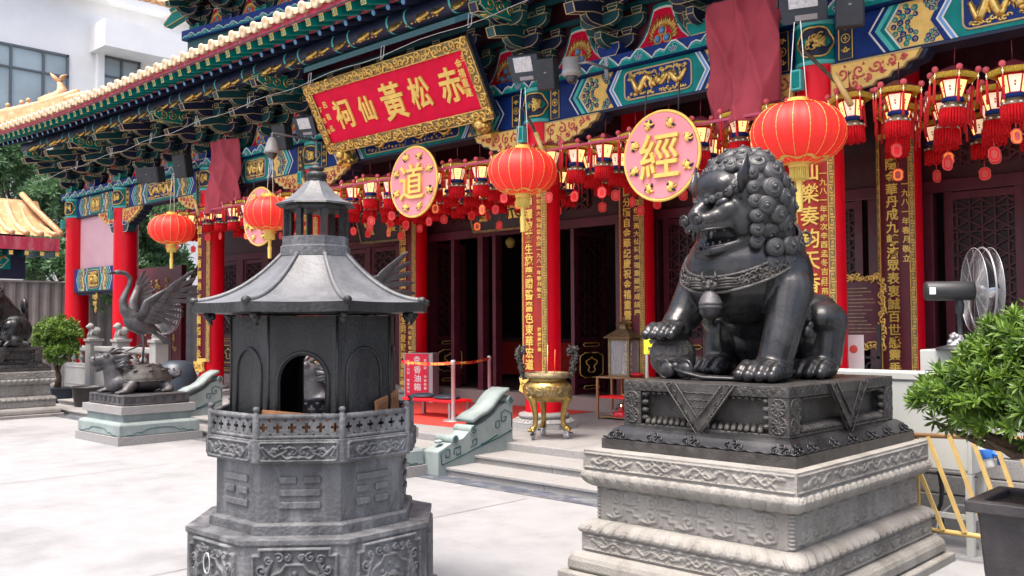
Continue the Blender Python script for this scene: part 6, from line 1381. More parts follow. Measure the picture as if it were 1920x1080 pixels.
        def blade(b, e, wd, lift, mt='bronzegrey', nm='feather'):
            d = e-b; L_ = np.linalg.norm(d); d = d/L_; sd = np.cross(wn, d); sd /= np.linalg.norm(sd); m = MB(); top = []; bot = []
            for q, f, c in ((0, .55, 0), (.3, .95, .012), (.6, 1.0, .014), (.85, .8, .008), (.96, .45, 0), (1, .08, -.004)):
                p = b+d*L_*q+wn*(lift+c); row = [p-sd*wd*f, p+wn*.012, p+sd*wd*f]; top.append(row); bot.append([p-sd*wd*f-wn*.012, p-wn*.006, p+sd*wd*f-wn*.012])
            T = np.array(top); B_ = np.array(bot); m.grid(T); m.grid(B_); m.grid(np.stack([T[:, 0], B_[:, 0]], 1)); m.grid(np.stack([T[:, 2], B_[:, 2]], 1)); m.build(nm, mt, w_)
        for k in range(11):
            q = k/10; b = wr*(1-q)+root*q*.6+el*q*.4; e = tip*(1-q)+back*q+np.array((0, .05*math.sin(pi*q), .05*math.sin(pi*q)))
            if k < 5: e = e+np.array((0, .06*k, -.05*k))*(1 if s > 0 else .5)
            blade(b, e, .037, .002*k)
        for k in range(18):
            q = (k % 9)/8; b = wr*(1-q)+root*q; d = (tip*(1-q)+back*q)-b; f = .36 if k < 9 else .58; blade(b, b+d*f, .05, .03 if k < 9 else .016, nm='covert_feather')
turtle_set(-15.07, 6.93, 0, 0); turtle_set(-9.5, 6.93, 0, 1)
# ================================================================ brass tripod censer on castors
cs = thing('tripod_censer', 'brass tripod censer with dragon handles standing on castors at the terrace edge', 'censer', (-8.37, 9.5, PZ))
S_ = 1.0
m = MB(); m.lathe([(.20, .50), (.285, .53), (.325, .60), (.335, .67), (.315, .73), (.275, .765), (.255, .78), (.255, .815)], 36); m.build('bowl', 'brass', cs)
m = MB(); m.lathe([(.255, .812), (.30, .82), (.305, .83), (.305, .885), (.295, .89), (.27, .89), (.265, .84), (0, .84)], 36); m.build('rim', 'brassworn', cs)
m = MB(); rr_ = random.Random(3)
for k in range(150):
    a = R(-110)+R(150)*rr_.random(); z = .58+.13*rr_.random(); r0 = .333-(abs(z-.655)*.12); m.tube([((r0+.004)*math.cos(a+.12*(1-t)*math.cos(6*t+k)), (r0+.004)*math.sin(a+.12*(1-t)*math.cos(6*t+k)), z+.028*(1-t)*math.sin(6*t+k)) for t in np.linspace(0, .9, 6)], .006, 4, k % 3 == 0)
m.build('dragon_relief', ['brassworn', 'brass'], cs)
for k, a in enumerate((R(-95), R(25), R(145))):
    m = MB(); c, s = math.cos(a), math.sin(a); m.tube([(c*r, s*r, z) for r, z in ((.25, .60), (.275, .55), (.255, .47), (.225, .36), (.215, .26), (.235, .17), (.26, .135))], [.065, .062, .048, .04, .035, .036, .03], 12); m.sph((c*.27, s*.27, .145), (.05, .05, .04), 10, 8); m.sph((c*.285, s*.285, .55), (.06, .06, .05), 10, 8)
    for q in (-.25, 0, .25): m.sph((.305*math.cos(a+q*.5), .305*math.sin(a+q*.5), .125), .022, 8, 6)
    m.build('leg', 'brass', cs)
    cp = part('castor', cs, (c*.265, s*.265, 0), a+.6); m = MB(); m.lathe([(.0, -.016), (.042, -.016), (.05, -.008), (.05, .008), (.042, .016), (0, .016)], 18, (0, 0, .05), ax='y'); m.build('wheel', 'greymetal', cp); m = MB(); m.box((.0, .026, .075), (.03, .008, .07)); m.box((0, -.026, .075), (.03, .008, .07)); m.box((0, 0, .11), (.07, .07, .012)); m.build('fork', 'chrome', cp); m = MB(); m.box((.06, 0, .085), (.05, .04, .02), ry=.3); m.build('brake', 'blackplastic', cp)
ha = R(42)      # handles spread along the picture's horizontal
for s in (1, -1):
    m = MB(); dx, dy = s*math.cos(ha), s*math.sin(ha); base = [(.30, .80), (.345, .90), (.36, 1.02), (.395, 1.14), (.375, 1.215), (.32, 1.20), (.315, 1.13)]
    P = [(dx*r, dy*r, z) for r, z in base]; t = np.linspace(0, 6, 30); PP = np.array([[np.interp(q, range(7), np.array(P)[:, i]) for i in range(3)] for q in t]); m.tube(PP, .034, 8)
    for k in range(80):
        q = PP[rr_.randrange(2, 29)]; a, b = rr_.random()*6.28, rr_.uniform(-1, 1); d = np.array((math.cos(a), math.sin(a), b)); m.tube([q+d*.02, q+d*.042, q+d*.058+(0, 0, .012)], [.018, .012, .003], 4)
    m.build('dragon_handle', 'bronzerelief', cs)
for k, (x, y, h) in enumerate(((.02, -.02, .42), (.09, .05, .36), (-.05, .03, .24))): m = MB(); m.tube([(x, y, .84), (x+.01, y, .84+h)], .006, 5); m.build('incense_stick', ('goldsoft', 'tapeorange', 'boardred')[k], cs)
# ================================================================ carved green stone stair cheeks
def cheek(x1, th, label):
    t = thing('stair_cheek', label, 'stair cheek', (x1, 0, 0)); X = -8.5
    def YZ(px, py): q = pix(px, py, x=X); return (q.y, max(q.z, 0.))
    y0 = YZ(820, 890)[0]; top = [(820, 848), (846, 830), (866, 822), (880, 806), (905, 792), (925, 776), (933, 764), (943, 757), (958, 754)]
    tp = [YZ(*p) for p in top]; ye = YZ(959, 800)[0]
    m = MB(); poly = [(y0, 0)]+[(a, b) for a, b in tp]+[(ye, tp[-1][1]-.02), (ye, .05)]; poly[1] = (y0, tp[0][1])
    m.prism(poly, -th, 0, 'x', 0); m.build('slab', 'greenstone', t, bevel=.012)
    sc_ = []
    for px, py, r in ((850, 824, .055), (884, 806, .06), (953, 750, .058)):
        a, b = YZ(px, py); m = MB(); m.lathe([(r, -th-.02), (r*1.04, -th-.01), (r*1.04, .01), (r, .022), (0, .022)], 20, (0, a, b), ax='x'); m.build('scroll_roll', 'greenstone', t); m = MB(); m.tube([(.024, a+p[0], b+p[2]) for p in spiral((0, 0), r*.85, 1.8, 1, 22)], .007, 4); m.build('scroll_line', 'tealdark', t)
    # draped sheet between upper rolls
    P = np.array([[(x_, YZ(px, py)[0], YZ(px, py)[1]+.05) for x_ in (-th-.025, .02)] for px, py in ((884, 800), (896, 790), (910, 783), (922, 772), (930, 760), (938, 750), (952, 740))])
    m = MB(); m.grid(P); o = m.build('draped_sheet', 'greenstone', t); so = o.modifiers.new('s', 'SOLIDIFY'); so.thickness = .05
    m = MB()
    for pts in ([(826, 870), (824, 850), (836, 842), (841, 843), (841, 856), (833, 858), (834, 850)], [(849, 852), (849, 842), (861, 836), (861, 850), (854, 853), (854, 848)], [(880, 838), (891, 832), (892, 822), (883, 826), (884, 832)], [(826, 872), (860, 856), (895, 838), (925, 824), (957, 806)], [(927, 802), (927, 790), (934, 788), (934, 800), (929, 802)], [(957, 800), (957, 775), (944, 768), (937, 775), (938, 790), (945, 788), (947, 780), (942, 782)], [(899, 833), (915, 825), (930, 815)]):
        m.tube([(.003, *YZ(*p)) for p in pts], .008, 5)
    m.build('carved_lines', 'tealdark', t)
    m = MB(); m.sph((-th/2, y0+.12, tp[1][1]+.015), (.05, .06, .025), 10, 8); m.build('boss', 'greenstone', t)
cheek(-8.48, .27, 'pale green carved stone stair cheek left of the brass censer'); cheek(-15.95, .27, 'pale green carved stone stair cheek seen left of the burner')
# ================================================================ queue posts with tape, poster, bench
def stanch(p, h, label):
    t = thing('queue_post', label, 'queue post', p); m = MB(); m.lathe([(.17, 0), (.17, .012), (.15, .025), (.03, .035)], 24); m.build('base', 'greymetal', t); m = MB(); m.lathe([(.032, .03), (.032, h-.08), (.038, h-.078), (.038, h), (.03, h+.006), (0, h+.008)], 16); m.build('pole', 'steel', t); return t
p1, p2 = pix(850, 790, z=PZ), pix(918, 769, z=PZ); stanch(p1, .97, 'chrome queue post left of the carved stair cheek'); stanch(p2, .97, 'second chrome queue post in front of the open doors')
p0 = pix(742, 790, z=PZ); p0 = Vector((p1.x-1.1, p1.y-.15, PZ))
def tape(a, b, z, label):
    a = Vector(a); b = Vector(b); t = thing('barrier_tape', label, 'tape', (a.x, a.y, z)); d = b-a; n = 16; m = MB()
    V = []; F = []; mi = []
    for i in range(n+1):
        q = i/n; sag = .03*math.sin(pi*q); V += [(d.x*q, d.y*q, -sag-.024), (d.x*q, d.y*q, -sag+.024)]
    for i in range(n): m.add([V[2*i], V[2*i+2], V[2*i+3], V[2*i+1]], [(0, 1, 2, 3)], i % 4 == 0)
    o = m.build('strap', ['tapeorange', 'poster'], t); s = o.modifiers.new('s', 'SOLIDIFY'); s.thickness = .003
    ang = math.atan2(d.y, d.x)
    for k in (.25, .7): q = put('printed_text', text_mesh('SIK SIK YUEN', 'lampyellow', .05, .002, .001), t, (d.x*k+.006*math.sin(ang), d.y*k-.006*math.cos(ang), -.03*math.sin(pi*k))); q.rotation_euler.z = ang
tape((p0.x, p0.y), (p1.x, p1.y), PZ+.93, 'orange and red printed barrier tape left of the first queue post'); tape((p1.x, p1.y), (p2.x, p2.y), PZ+.93, 'orange printed barrier tape between the two queue posts')
pq = pix(781, 756, z=PZ); bx_ = thing('donation_box', 'grey donation box with a red poster on its front beside the burner', 'box', (pq.x, pq.y, PZ), R(30))
m = MB(); m.bx((-.27, .02, 0), (.33, .42, .98)); m.build('box_body', 'shopgrey', bx_, bevel=.01)
m = MB(); m.bx((-.24, .0, .02), (.24, .018, .97)); m.build('poster', 'poster', bx_)
for i, ch in enumerate('香油箱'): put('character', text_mesh(ch, 'paper', .155, .004, .002), bx_, (.02, -.004, .66-.17*i))
m = MB(); m.lathe([(.06, -.004), (.06, 0), (0, 0)], 24, ax='y', c=(0.01, -.002, .86)); m.build('round_logo', 'paper', bx_); m = MB(); m.tube([(.01+.045*math.cos(a), -.007, .86+.045*math.sin(a)) for a in np.linspace(0, 2*pi, 20, endpoint=False)], .004, 4, closed=True); m.bx((-.02, -.010, .85), (.04, -.006, .87)); m.build('logo_lines', 'poster', bx_)
for u, z, txt in ((-.17, .82, '黃大仙祠'), (.18, .84, '嗇色園'), (-.17, .45, '隨緣樂助'), (.18, .52, '功德無量')):
    for i, ch in enumerate(txt): put('small_character', text_mesh(ch, 'paper', .055, .003, .001), bx_, (u, -.004, z-.075*i))
bp_ = pix(818, 786, z=PZ); be = thing('low_bench', 'low red kneeling bench with grey cushions beside the queue post', 'bench', (bp_.x-.15, bp_.y+.28, PZ), R(0))
m = MB(); m.bx((-.75, -.25, .27), (.45, .25, .31)); m.build('seat', 'tagred', be, bevel=.01)
for i, x in enumerate((-.5, .1)):
    m = MB(); m.sph((x, 0, .335), (.26, .2, .05), 16, 8); m.build('cushion', 'slate', be)
for x in (-.7, .4):
    for y in (-.2, .2): m = MB(); m.bx((x-.025, y-.025, 0), (x+.025, y+.025, .27)); m.build('leg', 'greymetal', be)
# ================================================================ side table with glass lantern and candles
tp_ = pix(1118, 785, z=PZ); tb = thing('side_table', 'slim brown metal side table left of the lion plinth', 'table', (tp_.x, tp_.y, PZ)); TW, TD, THh = .95, .42, .69
m = MB(); m.bx((0, 0, THh-.03), (TW, TD, THh)); m.build('top', 'copperpipe', tb, bevel=.005); m = MB(); m.bx((0.03, .03, .34), (TW-.03, TD-.03, .37)); m.build('shelf', 'tagred', tb); m = MB(); m.bx((0.02, .02, .03), (TW-.02, TD-.02, .05)); m.build('shelf', 'copperpipe', tb)
for x in (0, TW-.035):
    for y in (0, TD-.035): m = MB(); m.bx((x, y, 0), (x+.035, y+.035, THh-.03)); m.build('leg', 'copperpipe', tb)
gl = thing('glass_lantern', 'brass framed glass lantern with pagoda top standing on the side table', 'lantern', (tp_.x+.42, tp_.y+.21, PZ+THh), R(8)); gw, gh = .19, .62
m = MB(); m.bx((-gw, -gw, 0), (gw, gw, .04)); m.bx((-gw, -gw, gh-.04), (gw, gw, gh)); m.build('frame', 'brassworn', gl, bevel=.005)
for x in (-1, 1):
    for y in (-1, 1): m = MB(); m.box((x*(gw-.02), y*(gw-.02), gh/2), (.04, .04, gh-.08)); m.build('post', 'brassworn', gl)
for a in range(4): m = MB(); m.box((0, -gw+.015, gh/2), (2*gw-.08, .006, gh-.08)); m.build('pane', 'glassclear', gl, None, a*pi/2)
m = MB(); m.lathe([(.34, gh), (.345, gh+.015), (.12, gh+.14), (.075, gh+.15), (.075, gh+.22)], 4, a0=pi/4, a1=pi/4+2*pi, sm=False); m.lathe([(.14, gh+.22), (.145, gh+.23), (.04, gh+.28), (.02, gh+.29), (.03, gh+.31), (.012, gh+.345), (0, gh+.35)], 8, sm=False); m.build('roof', 'brassworn', gl)
m = MB(); m.lathe([(.05, .04), (.05, .08), (.02, .1), (.02, .3), (.03, .32), (0, .33)], 10); m.build('oil_lamp', 'brass', gl)
cd = thing('candle_cup', 'red candle cup on the lowest shelf of the side table', 'candle', (tp_.x+.40, tp_.y+.14, PZ+.05)); m = MB(); m.lathe([(.13, 0), (.135, .07), (.12, .075), (.06, .075)], 20); m.build('dish', 'candlered', cd); m = MB(); m.lathe([(.045, .07), (.05, .15), (0, .152)], 14); m.build('candle', 'boardred', cd); m = MB(); m.sph((0, 0, .175), (.008, .008, .02), 8, 6); mat('flame', (1, .7, .3), emit=4., ecol=(1, .7, .35), var=0); m.build('flame', 'flame', cd)
cu_ = thing('kneeling_cushion', 'small dark red cushion on the side table beside the glass lantern', 'cushion', (tp_.x+.74, tp_.y+.12, PZ+THh)); m = MB(); m.sph((0, 0, .04), (.12, .09, .04), 14, 8); m.build('pad', 'candlered', cu_); m = MB(); m.tube([(.115*math.cos(a), .086*math.sin(a), .04) for a in np.linspace(0, 2*pi, 24, endpoint=False)], .008, 5, closed=True); m.build('piping', 'boardred', cu_)
by = thing('brass_bowl', 'small yellow bowl on the middle shelf of the side table', 'bowl', (tp_.x+.72, tp_.y+.14, PZ+.37)); m = MB(); m.lathe([(.03, 0), (.07, .04), (.08, .08), (.07, .08), (.02, .02), (0, .02)], 16); m.build('cup', 'lampyellow', by); m = MB(); m.sph((0, 0, .09), (.05, .05, .05), 10, 8); m.build('fruit', 'tapeorange', by)
# yellow camera notice on a chrome post
sp_ = pix(1213, 705, y=9.0); yp = thing('notice_post', 'yellow camera notice on a slim post left of the lion ball', 'sign', (sp_.x, 9.0, PZ)); q1, q2 = pix(1213, 625, y=9.0), pix(1213, 664, y=9.0)
m = MB(); m.lathe([(.13, 0), (.13, .015), (.02, .02), (.02, q1.z+.03-PZ), (.028, q1.z+.035-PZ), (.028, q1.z+.06-PZ), (0, q1.z+.07-PZ)], 14); m.build('post', 'chrome', yp)
m = MB(); m.bx((-.02, -.03, q2.z-PZ), (.30, -.02, q1.z-PZ)); m.build('notice_board', 'signyellow', yp, bevel=.003)
m = MB(); zc = (q1.z+q2.z)/2-PZ+.03; m.prism([(.05, zc+.01), (.20, zc+.06), (.23, zc+.02), (.08, zc-.03)], -.036, -.03, 'y'); m.prism([(.10, zc-.03), (.18, zc-.0), (.18, zc-.05), (.13, zc-.05)], -.036, -.03, 'y'); m.build('camera_pictogram', 'blackplastic', yp)
put('printed_text', text_mesh('閉路電視', 'blackplastic', .05, .002, .001), yp, (.14, -.032, zc-.09)); put('printed_text', text_mesh('CCTV IN OPERATION', 'blackplastic', .024, .002, 0), yp, (.14, -.032, zc-.135))
# gilded notice frame, railing and white notice behind the lion
nf = pix(1610, 585, y=11.6); fr_ = thing('notice_board', 'dark notice board in a gilded dragon frame right of the lion', 'notice board', (nf.x, 11.6, nf.z)); w_, h_ = .62, .86
m = MB(); m.bx((-w_/2, 0, -h_/2), (w_/2, .03, h_/2)); m.build('panel', 'darkred', fr_); m = MB()
for k in range(70): a = k/70; per = 2*(w_+h_); d = a*per; x, z = (d-w_/2, h_/2) if d < w_ else (w_/2, h_/2-(d-w_)) if d < w_+h_ else (w_/2-(d-w_-h_), -h_/2) if d < 2*w_+h_ else (-w_/2, -h_/2+(d-2*w_-h_)); m.tube([(p[0], -.02, p[2]) for p in spiral((x+random.uniform(-.015, .015), z+random.uniform(-.015, .015)), .035+.02*random.random(), 1.3, k, 10)], .013, 4)
m.build('dragon_frame', 'gold', fr_)
for k in range(13): m = MB(); L_ = .44*(.6+.4*random.random()); m.bx((-.22, -.004, .3-.046*k-.006), (-.22+L_, -.001, .3-.046*k+.006)); m.build('text_line', 'brassworn', fr_)
m = MB(); m.bx((-.03, 0, PZ-nf.z), (.03, .05, -h_/2)); m.bx((-.3, -.1, PZ-nf.z), (.3, .2, PZ-nf.z+.04)); m.build('stand', 'darkred', fr_)
wn = pix(1601, 664, y=10.9); wt = thing('white_notice', 'white paper notice on a dark railing right of the lion', 'notice', (wn.x, 10.9, wn.z)); m = MB(); m.bx((-.12, 0, -.25), (.12, .01, .23)); m.build('sheet', 'paper', wt)
m = MB(); m.sph((0, -.003, .06), (.05, .002, .05), 12, 6); m.build('faint_emblem', 'tagpink', wt); m = MB(); m.bx((-.15, .02, PZ-wn.z), (-.12, .05, .3)); m.bx((.27, .02, PZ-wn.z), (.31, .06, .36)); m.bx((-.15, .02, -.05), (.3, .05, -.02)); m.tube([(.18+.06*math.cos(a), .035, -.2+.1*math.sin(a)) for a in np.linspace(0, 2*pi, 18, endpoint=False)], .012, 5, closed=True); m.build('railing', 'darkmetal', wt)
# ================================================================ pedestal fans
def fan(p, axis_rz, r, hub, label, back=True, z0=PZ, motor='slate'):
    t = thing('pedestal_fan', label, 'fan', (p[0], p[1], z0)); hz = p[2]-z0
    hd = part('fan_head', t, (0, 0, hz), axis_rz)       # local +x = blowing direction
    m = MB()
    for x, n, dm in ((0.0, 20, .0), (.13, 20, .045)):
        for k in range(n): q = .12+.88*k/(n-1); rr = r*q; xx = x+dm*(1-q*q)*(1 if x else -1); m.tube([(xx, rr*math.cos(a), rr*math.sin(a)) for a in np.linspace(0, 2*pi, 40, endpoint=False)], .0017 if k < n-1 else .005, 4, closed=True)
        for k in range(12): a = 2*pi*k/12; m.tube([(x+dm*(1-q*q)*(1 if x else -1), r*q*math.cos(a), r*q*math.sin(a)) for q in np.linspace(.1, 1, 6)], .002, 4)
    m.tube([(.065, r*math.cos(a), r*math.sin(a)) for a in np.linspace(0, 2*pi, 48, endpoint=False)], .010, 5, closed=True); m.build('wire_guard', 'greymetal', hd)
    for k in range(3):
        a = 2*pi*k/3+.5; P = np.zeros((7, 6, 3))
        for i, q in enumerate(np.linspace(.18, .93, 7)):
            for j, w_ in enumerate(np.linspace(-.5, .5, 6)): b = a+w_*1.0*(.6+.5*q); P[i, j] = (.065+w_*.07, r*q*math.cos(b), r*q*math.sin(b))
        m = MB(); m.grid(P); o = m.build('blade', 'blackplastic', hd); s = o.modifiers.new('s', 'SOLIDIFY'); s.thickness = .003
    m = MB(); m.lathe([(0, .18), (.07, .18), (.075, .05), (.05, .03)], 18, ax='x'); m.build('hub_cap', hub, hd)
    m = MB(); m.lathe([(0, -.40), (.075, -.40), (.085, -.385), (.085, -.03), (.07, 0), (0, 0)], 22, ax='x'); m.build('motor', motor, hd)
    m = MB(); m.box((-.36, -.087, 0), (.05, .004, .06)); m.build('rating_plate', 'paper', hd)
    m = MB(); m.lathe([(.028, -.07), (.04, -.12), (.032, -.2), (.022, -.21), (.022, -hz+.05), (.035, -hz+.04)], 12, c=(-.12, 0, 0)); m.build('pole', 'darkmetal', hd)
    m = MB(); m.lathe([(.2, 0), (.2, .02), (.06, .05), (.03, .06)], 20, c=(-.12*math.cos(axis_rz), -.12*math.sin(axis_rz), 0)); m.build('foot', 'darkmetal', t); return t
fp_ = pix(1826, 545, y=8.62); zc_ = pix(1760, 655, y=8.62).z
fan(fp_, R(34), .37, 'chrome', 'large black pedestal fan behind the bonsai at the right', z0=zc_, motor='blackplastic')
m = MB(); m.bx((-3.08, 8.5, .702), (-2.25, 9.0, zc_)); wc = tag(m.build('white_cabinet', 'cabinet', bevel=.01), 'white cabinet under the right fan behind the bonsai', 'cabinet'); m = MB(); m.bx((-2.67, 8.49, .76), (-2.65, 8.502, zc_-.06)); m.build('door_gap', 'grout', wc); m = MB(); m.bx((-2.62, 8.485, 1.1), (-2.60, 8.5, 1.25)); m.build('handle', 'greymetal', wc)
m = MB(); m.tube([(-.03, -.03, 0), (.01, -.02, .04), (.03, 0, .09), (.03, 0, .15)], [.06, .065, .045, .035], 8)
for k in range(16): m.sph((random.uniform(-.05, .05), random.uniform(-.05, .05), random.uniform(.02, .16)), .026, 7, 5)
tag(m.build('wrapped_bundle', 'greymetal', None, (fp_.x-.14, fp_.y-.08, zc_-.02)), 'grey wrapped bundle tied round the foot of the right fan', 'bundle')
fl = pix(312, 588, y=9.0); fan(fl, R(-75), .42, 'chrome', 'dark pedestal fan with chrome hub behind the left crane', motor='darkmetal')
# ================================================================ grey cabinet, yellow rack, hoses
cbx = -2.455; ct = thing('steel_cabinet', 'pale grey steel cabinet on legs behind the lion pedestal', 'cabinet', (cbx, 7.83, 0)); m = MB(); m.bx((-1.2, 0, .645), (0, .35, 1.37)); m.build('body', 'cabinet', ct, bevel=.006)
m = MB(); m.bx((-1.22, -.02, 1.371), (.02, .37, 1.43)); m.build('lid', 'cabinet', ct, bevel=.006); m = MB(); m.bx((-1.17, -.008, .67), (-.03, -.001, 1.35)); m.build('door_panel', 'cabinet', ct, bevel=.004); m = MB(); m.bx((-.02, -.012, 1.10), (.004, .01, 1.2)); m.build('latch', 'greymetal', ct)
for x in (-1.2, -.055):
    for y in (0, .3): m = MB(); m.bx((x, y, 0), (x+.055, y+.05, .644)); m.build('leg', 'cabinet', ct)
m = MB(); m.bx((-1.145, .005, .28), (-.055, .03, .32)); m.bx((-.05, .05, .26), (-.02, .3, .30)); m.build('cross_bar', 'cabinet', ct)
rk = thing('yellow_rack', 'yellow metal barrier with slanted bars leaning behind the lion pedestal', 'barrier', (0, 7.62, 0)); ra, rb_ = pix(1700, 815, y=7.62), pix(1990, 826, y=7.62); rc, rd = pix(1690, 986, y=7.62), pix(1990, 1026, y=7.62)
m = MB(); m.tube([(ra.x, 0, ra.z), (rb_.x, 0, rb_.z)], .020, 10); m.build('top_rail', 'copperpipe', rk); m = MB(); m.tube([(rc.x, 0, rc.z), (rd.x, 0, rd.z)], .020, 10); m.build('bottom_rail', 'rackyellow', rk)
for px in range(1700, 1960, 41):
    a = pix(px, 818, y=7.62); b = pix(px+70, 998+.12*(px-1742), y=7.62); m = MB(); d = Vector((b.x-a.x, 0, b.z-a.z)); m.box(((a.x+b.x)/2, -.02, (a.z+b.z)/2), (d.length, .02, .03), ry=-math.atan2(d.z, d.x)); m.build('slanted_bar', 'rackyellow', rk)
for px in (1715, 1960): a = pix(px, 818, y=7.62); m = MB(); m.box((a.x, .03, a.z/2), (.035, .035, a.z)); m.build('post', 'rackyellow', rk)
def hose(pts, r, mt, name, label, cat): m = MB(); P = np.array([tuple(p) for p in pts]); n = len(P); t = np.linspace(0, n-1, n*5); m.tube(np.array([[np.interp(q, range(n), P[:, i]) for i in range(3)] for q in t]), r, 7, sm=True); return tag(m.build(name, mt), label, cat)
hose([pix(1760, 880, y=8.3), pix(1766, 915, y=8.3), pix(1764, 945, y=8.3), pix(1752, 968, y=8.3), pix(1740, 972, y=8.3)], .018, 'blackplastic', 'black_hose', 'black hose hanging below the grey cabinet', 'hose')
hose([pix(1752, 1010, y=8.1), pix(1762, 965, y=8.2), pix(1785, 945, y=8.2), pix(1810, 948, y=8.2), pix(1835, 970, y=8.2), pix(1845, 1000, y=8.1)], .008, 'paper', 'white_cable', 'white cable looping below the grey cabinet', 'cable')
sb = pix(1848, 850, y=7.75); st = thing('spray_bottle', 'white and blue bottle hanging on the yellow rack by the bonsai', 'bottle', sb); st.rotation_euler = (0, R(-14), 0); m = MB(); m.lathe([(.0, -.11), (.035, -.11), (.04, -.10), (.04, -.02), (.045, .0), (.05, .09), (.03, .1)], 16); m.build('body', 'paper', st); m = MB(); m.lathe([(.052, -.04), (.054, .03), (.05, .035)], 16); m.tube([(.03, 0, .0), (.09, 0, -.03), (.08, 0, -.10)], .02, 6); m.build('blue_band', 'bluecap', st); m = MB(); m.lathe([(.052, .08), (.056, .09), (.05, .13), (0, .135)], 14); m.build('cap', 'paper', st)
# ================================================================ bonsai trees
def rosette_crown(m, clumps, n, leaf, seed, up=.55, wide=.12):
    r_ = np.random.default_rng(seed); V = []; F = []; wts = np.array([c[1][0]*c[1][1]+c[1][0]*c[1][2] for c in clumps]); wts /= wts.sum(); k = 0
    for i in range(n):
        c, rad = clumps[r_.choice(len(clumps), p=wts)]; d = r_.normal(size=3); d /= np.linalg.norm(d); d[2] = abs(d[2])*.9+d[2]*.1 if r_.random() < .8 else d[2]
        q = 1-.35*r_.random()**2.2; p = np.array(c)+d*np.array(rad)*q*(1+.09*math.sin(d[0]*9+d[1]*7+i % 3)); ax = d*.75+np.array((0, 0, up))+r_.normal(size=3)*.22; ax /= np.linalg.norm(ax)
        e1 = np.cross(ax, (0.3, .5, .1)); e1 /= np.linalg.norm(e1); e2 = np.cross(ax, e1); nl = r_.integers(9, 14); a0 = r_.random()*6.28; L0 = leaf*r_.uniform(.55, 1.3)
        for j in range(nl):
            a = a0+j*2.4; el = .25+.95*((j+.5)/nl); dr = (e1*math.cos(a)+e2*math.sin(a))*math.sin(el*1.25)+ax*math.cos(el*1.25); sd = np.cross(dr, ax); sl = np.linalg.norm(sd); sd = sd/(sl+1e-9)*L0*wide; dn = -ax*L0*.10*el
            V += [p, p+dr*L0*.55+sd, p+dr*L0+dn, p+dr*L0*.55-sd]; F.append((k, k+1, k+2, k+3)); k += 4
    m.add(V, F, 0, False)
pt = thing('plant_pot', 'large dark glazed square planter at the lower right corner', 'planter', (-1.49, 5.92, 0)); hw = .30
m = MB(); V = []
for s, z in ((.20, 0), (.21, .06), (.245, .45), (.262, .72), (.27, .775)): V.append([(-s, -s, z), (s, -s, z), (s, s, z), (-s, s, z)])
P_ = np.array(V).reshape(-1, 3); m.add(P_, [(j*4+i, j*4+(i+1) % 4, (j+1)*4+(i+1) % 4, (j+1)*4+i) for j in range(4) for i in range(4)]); m.add(P_[:4], [(3, 2, 1, 0)]); m.build('pot_body', 'pot', pt, bevel=.02)
m = MB(); o_, i_ = .315, .235
for (x0, y0, x1, y1) in ((-o_, -o_, o_, -i_), (-o_, i_, o_, o_), (-o_, -i_, -i_, i_), (i_, -i_, o_, i_)): m.bx((x0, y0, .775), (x1, y1, .84))
m.build('rim', 'pot', pt, bevel=.008); m = MB(); g_ = np.linspace(-i_, i_, 14); P_ = np.array([[(x, y, .80+.012*random.random()) for y in g_] for x in g_]); m.grid(P_); m.build('soil', 'soil', pt)
m = MB(); rr_ = random.Random(8)
for k in range(9): y, z = rr_.uniform(-.15, .15), rr_.uniform(.3, .6); m.tube([(-.2-.075*(z+.1*q)/.8, y+.05*math.sin(q*3+k), z+.1*q) for q in np.linspace(0, 1, 6)], .006, 4)
m.build('etched_scene', 'shopgrey', pt)
bz = thing('bonsai_tree', 'leafy bright green bonsai pine growing in the planter at the right edge', 'tree', (-1.49, 5.92, .80))
m = MB(); m.tube([(0, 0, -.02), (.05, .02, .14), (-.02, .05, .30), (.04, .02, .46), (.02, 0, .62)], [.085, .07, .06, .05, .03], 10)
for e in ((-.5, -.05, .50), (-.62, .12, .42), (.4, .1, .55), (-.1, .4, .5), (.1, -.35, .5), (-.3, .0, .85), (-.25, -.15, .38)): m.tube([(0, .03, .30), (e[0]*.5, e[1]*.5, e[2]*.75), e], [.035, .024, .01], 7)
m.build('trunk', 'bark', bz)
m = MB(); CL = [((.12, .05, .66), (.56, .5, .38)), ((-.34, .0, .50), (.34, .36, .20)), ((-.50, .08, .46), (.22, .24, .12)), ((-.12, -.12, .38), (.26, .24, .14)), ((.25, -.2, .48), (.35, .3, .2)), ((.02, .0, .78), (.36, .36, .24)), ((.32, 0, .90), (.45, .42, .28)), ((.62, .0, 1.02), (.4, .4, .26)), ((-.22, -.10, .52), (.28, .3, .2))]
rosette_crown(m, [((a[0], a[1], a[2]+.07), b) for a, b in CL], 3000, .078, 5); m.build('crown', 'leaf', bz)
lb = pix(108, 640, y=8.6); bz2 = thing('bonsai_tree', 'rounded green bonsai behind the left lion pedestal', 'tree', (lb.x, 8.6, .35))
m = MB(); m.tube([(0, 0, 0), (.1, 0, .3), (-.1, 0, .6), (0, 0, 1.0)], [.09, .07, .06, .04], 8)
for e in ((.45, 0, .8), (-.4, .1, .9), (.1, .3, 1.0), (.3, -.2, .7)): m.tube([(0, 0, .4), (e[0]*.5, e[1]*.5, e[2]*.8), e], [.04, .03, .012], 6)
m.build('trunk', 'bark', bz2); m = MB(); zz_ = lb.z-.35; rosette_crown(m, [((0, 0, zz_+.08), (.66, .5, .5)), ((.38, -.05, zz_-.28), (.40, .35, .25)), ((-.35, 0, zz_-.1), (.42, .4, .35)), ((.15, 0, zz_-.15), (.5, .4, .35))], 1500, .10, 9); m.build('crown', 'leaf', bz2)
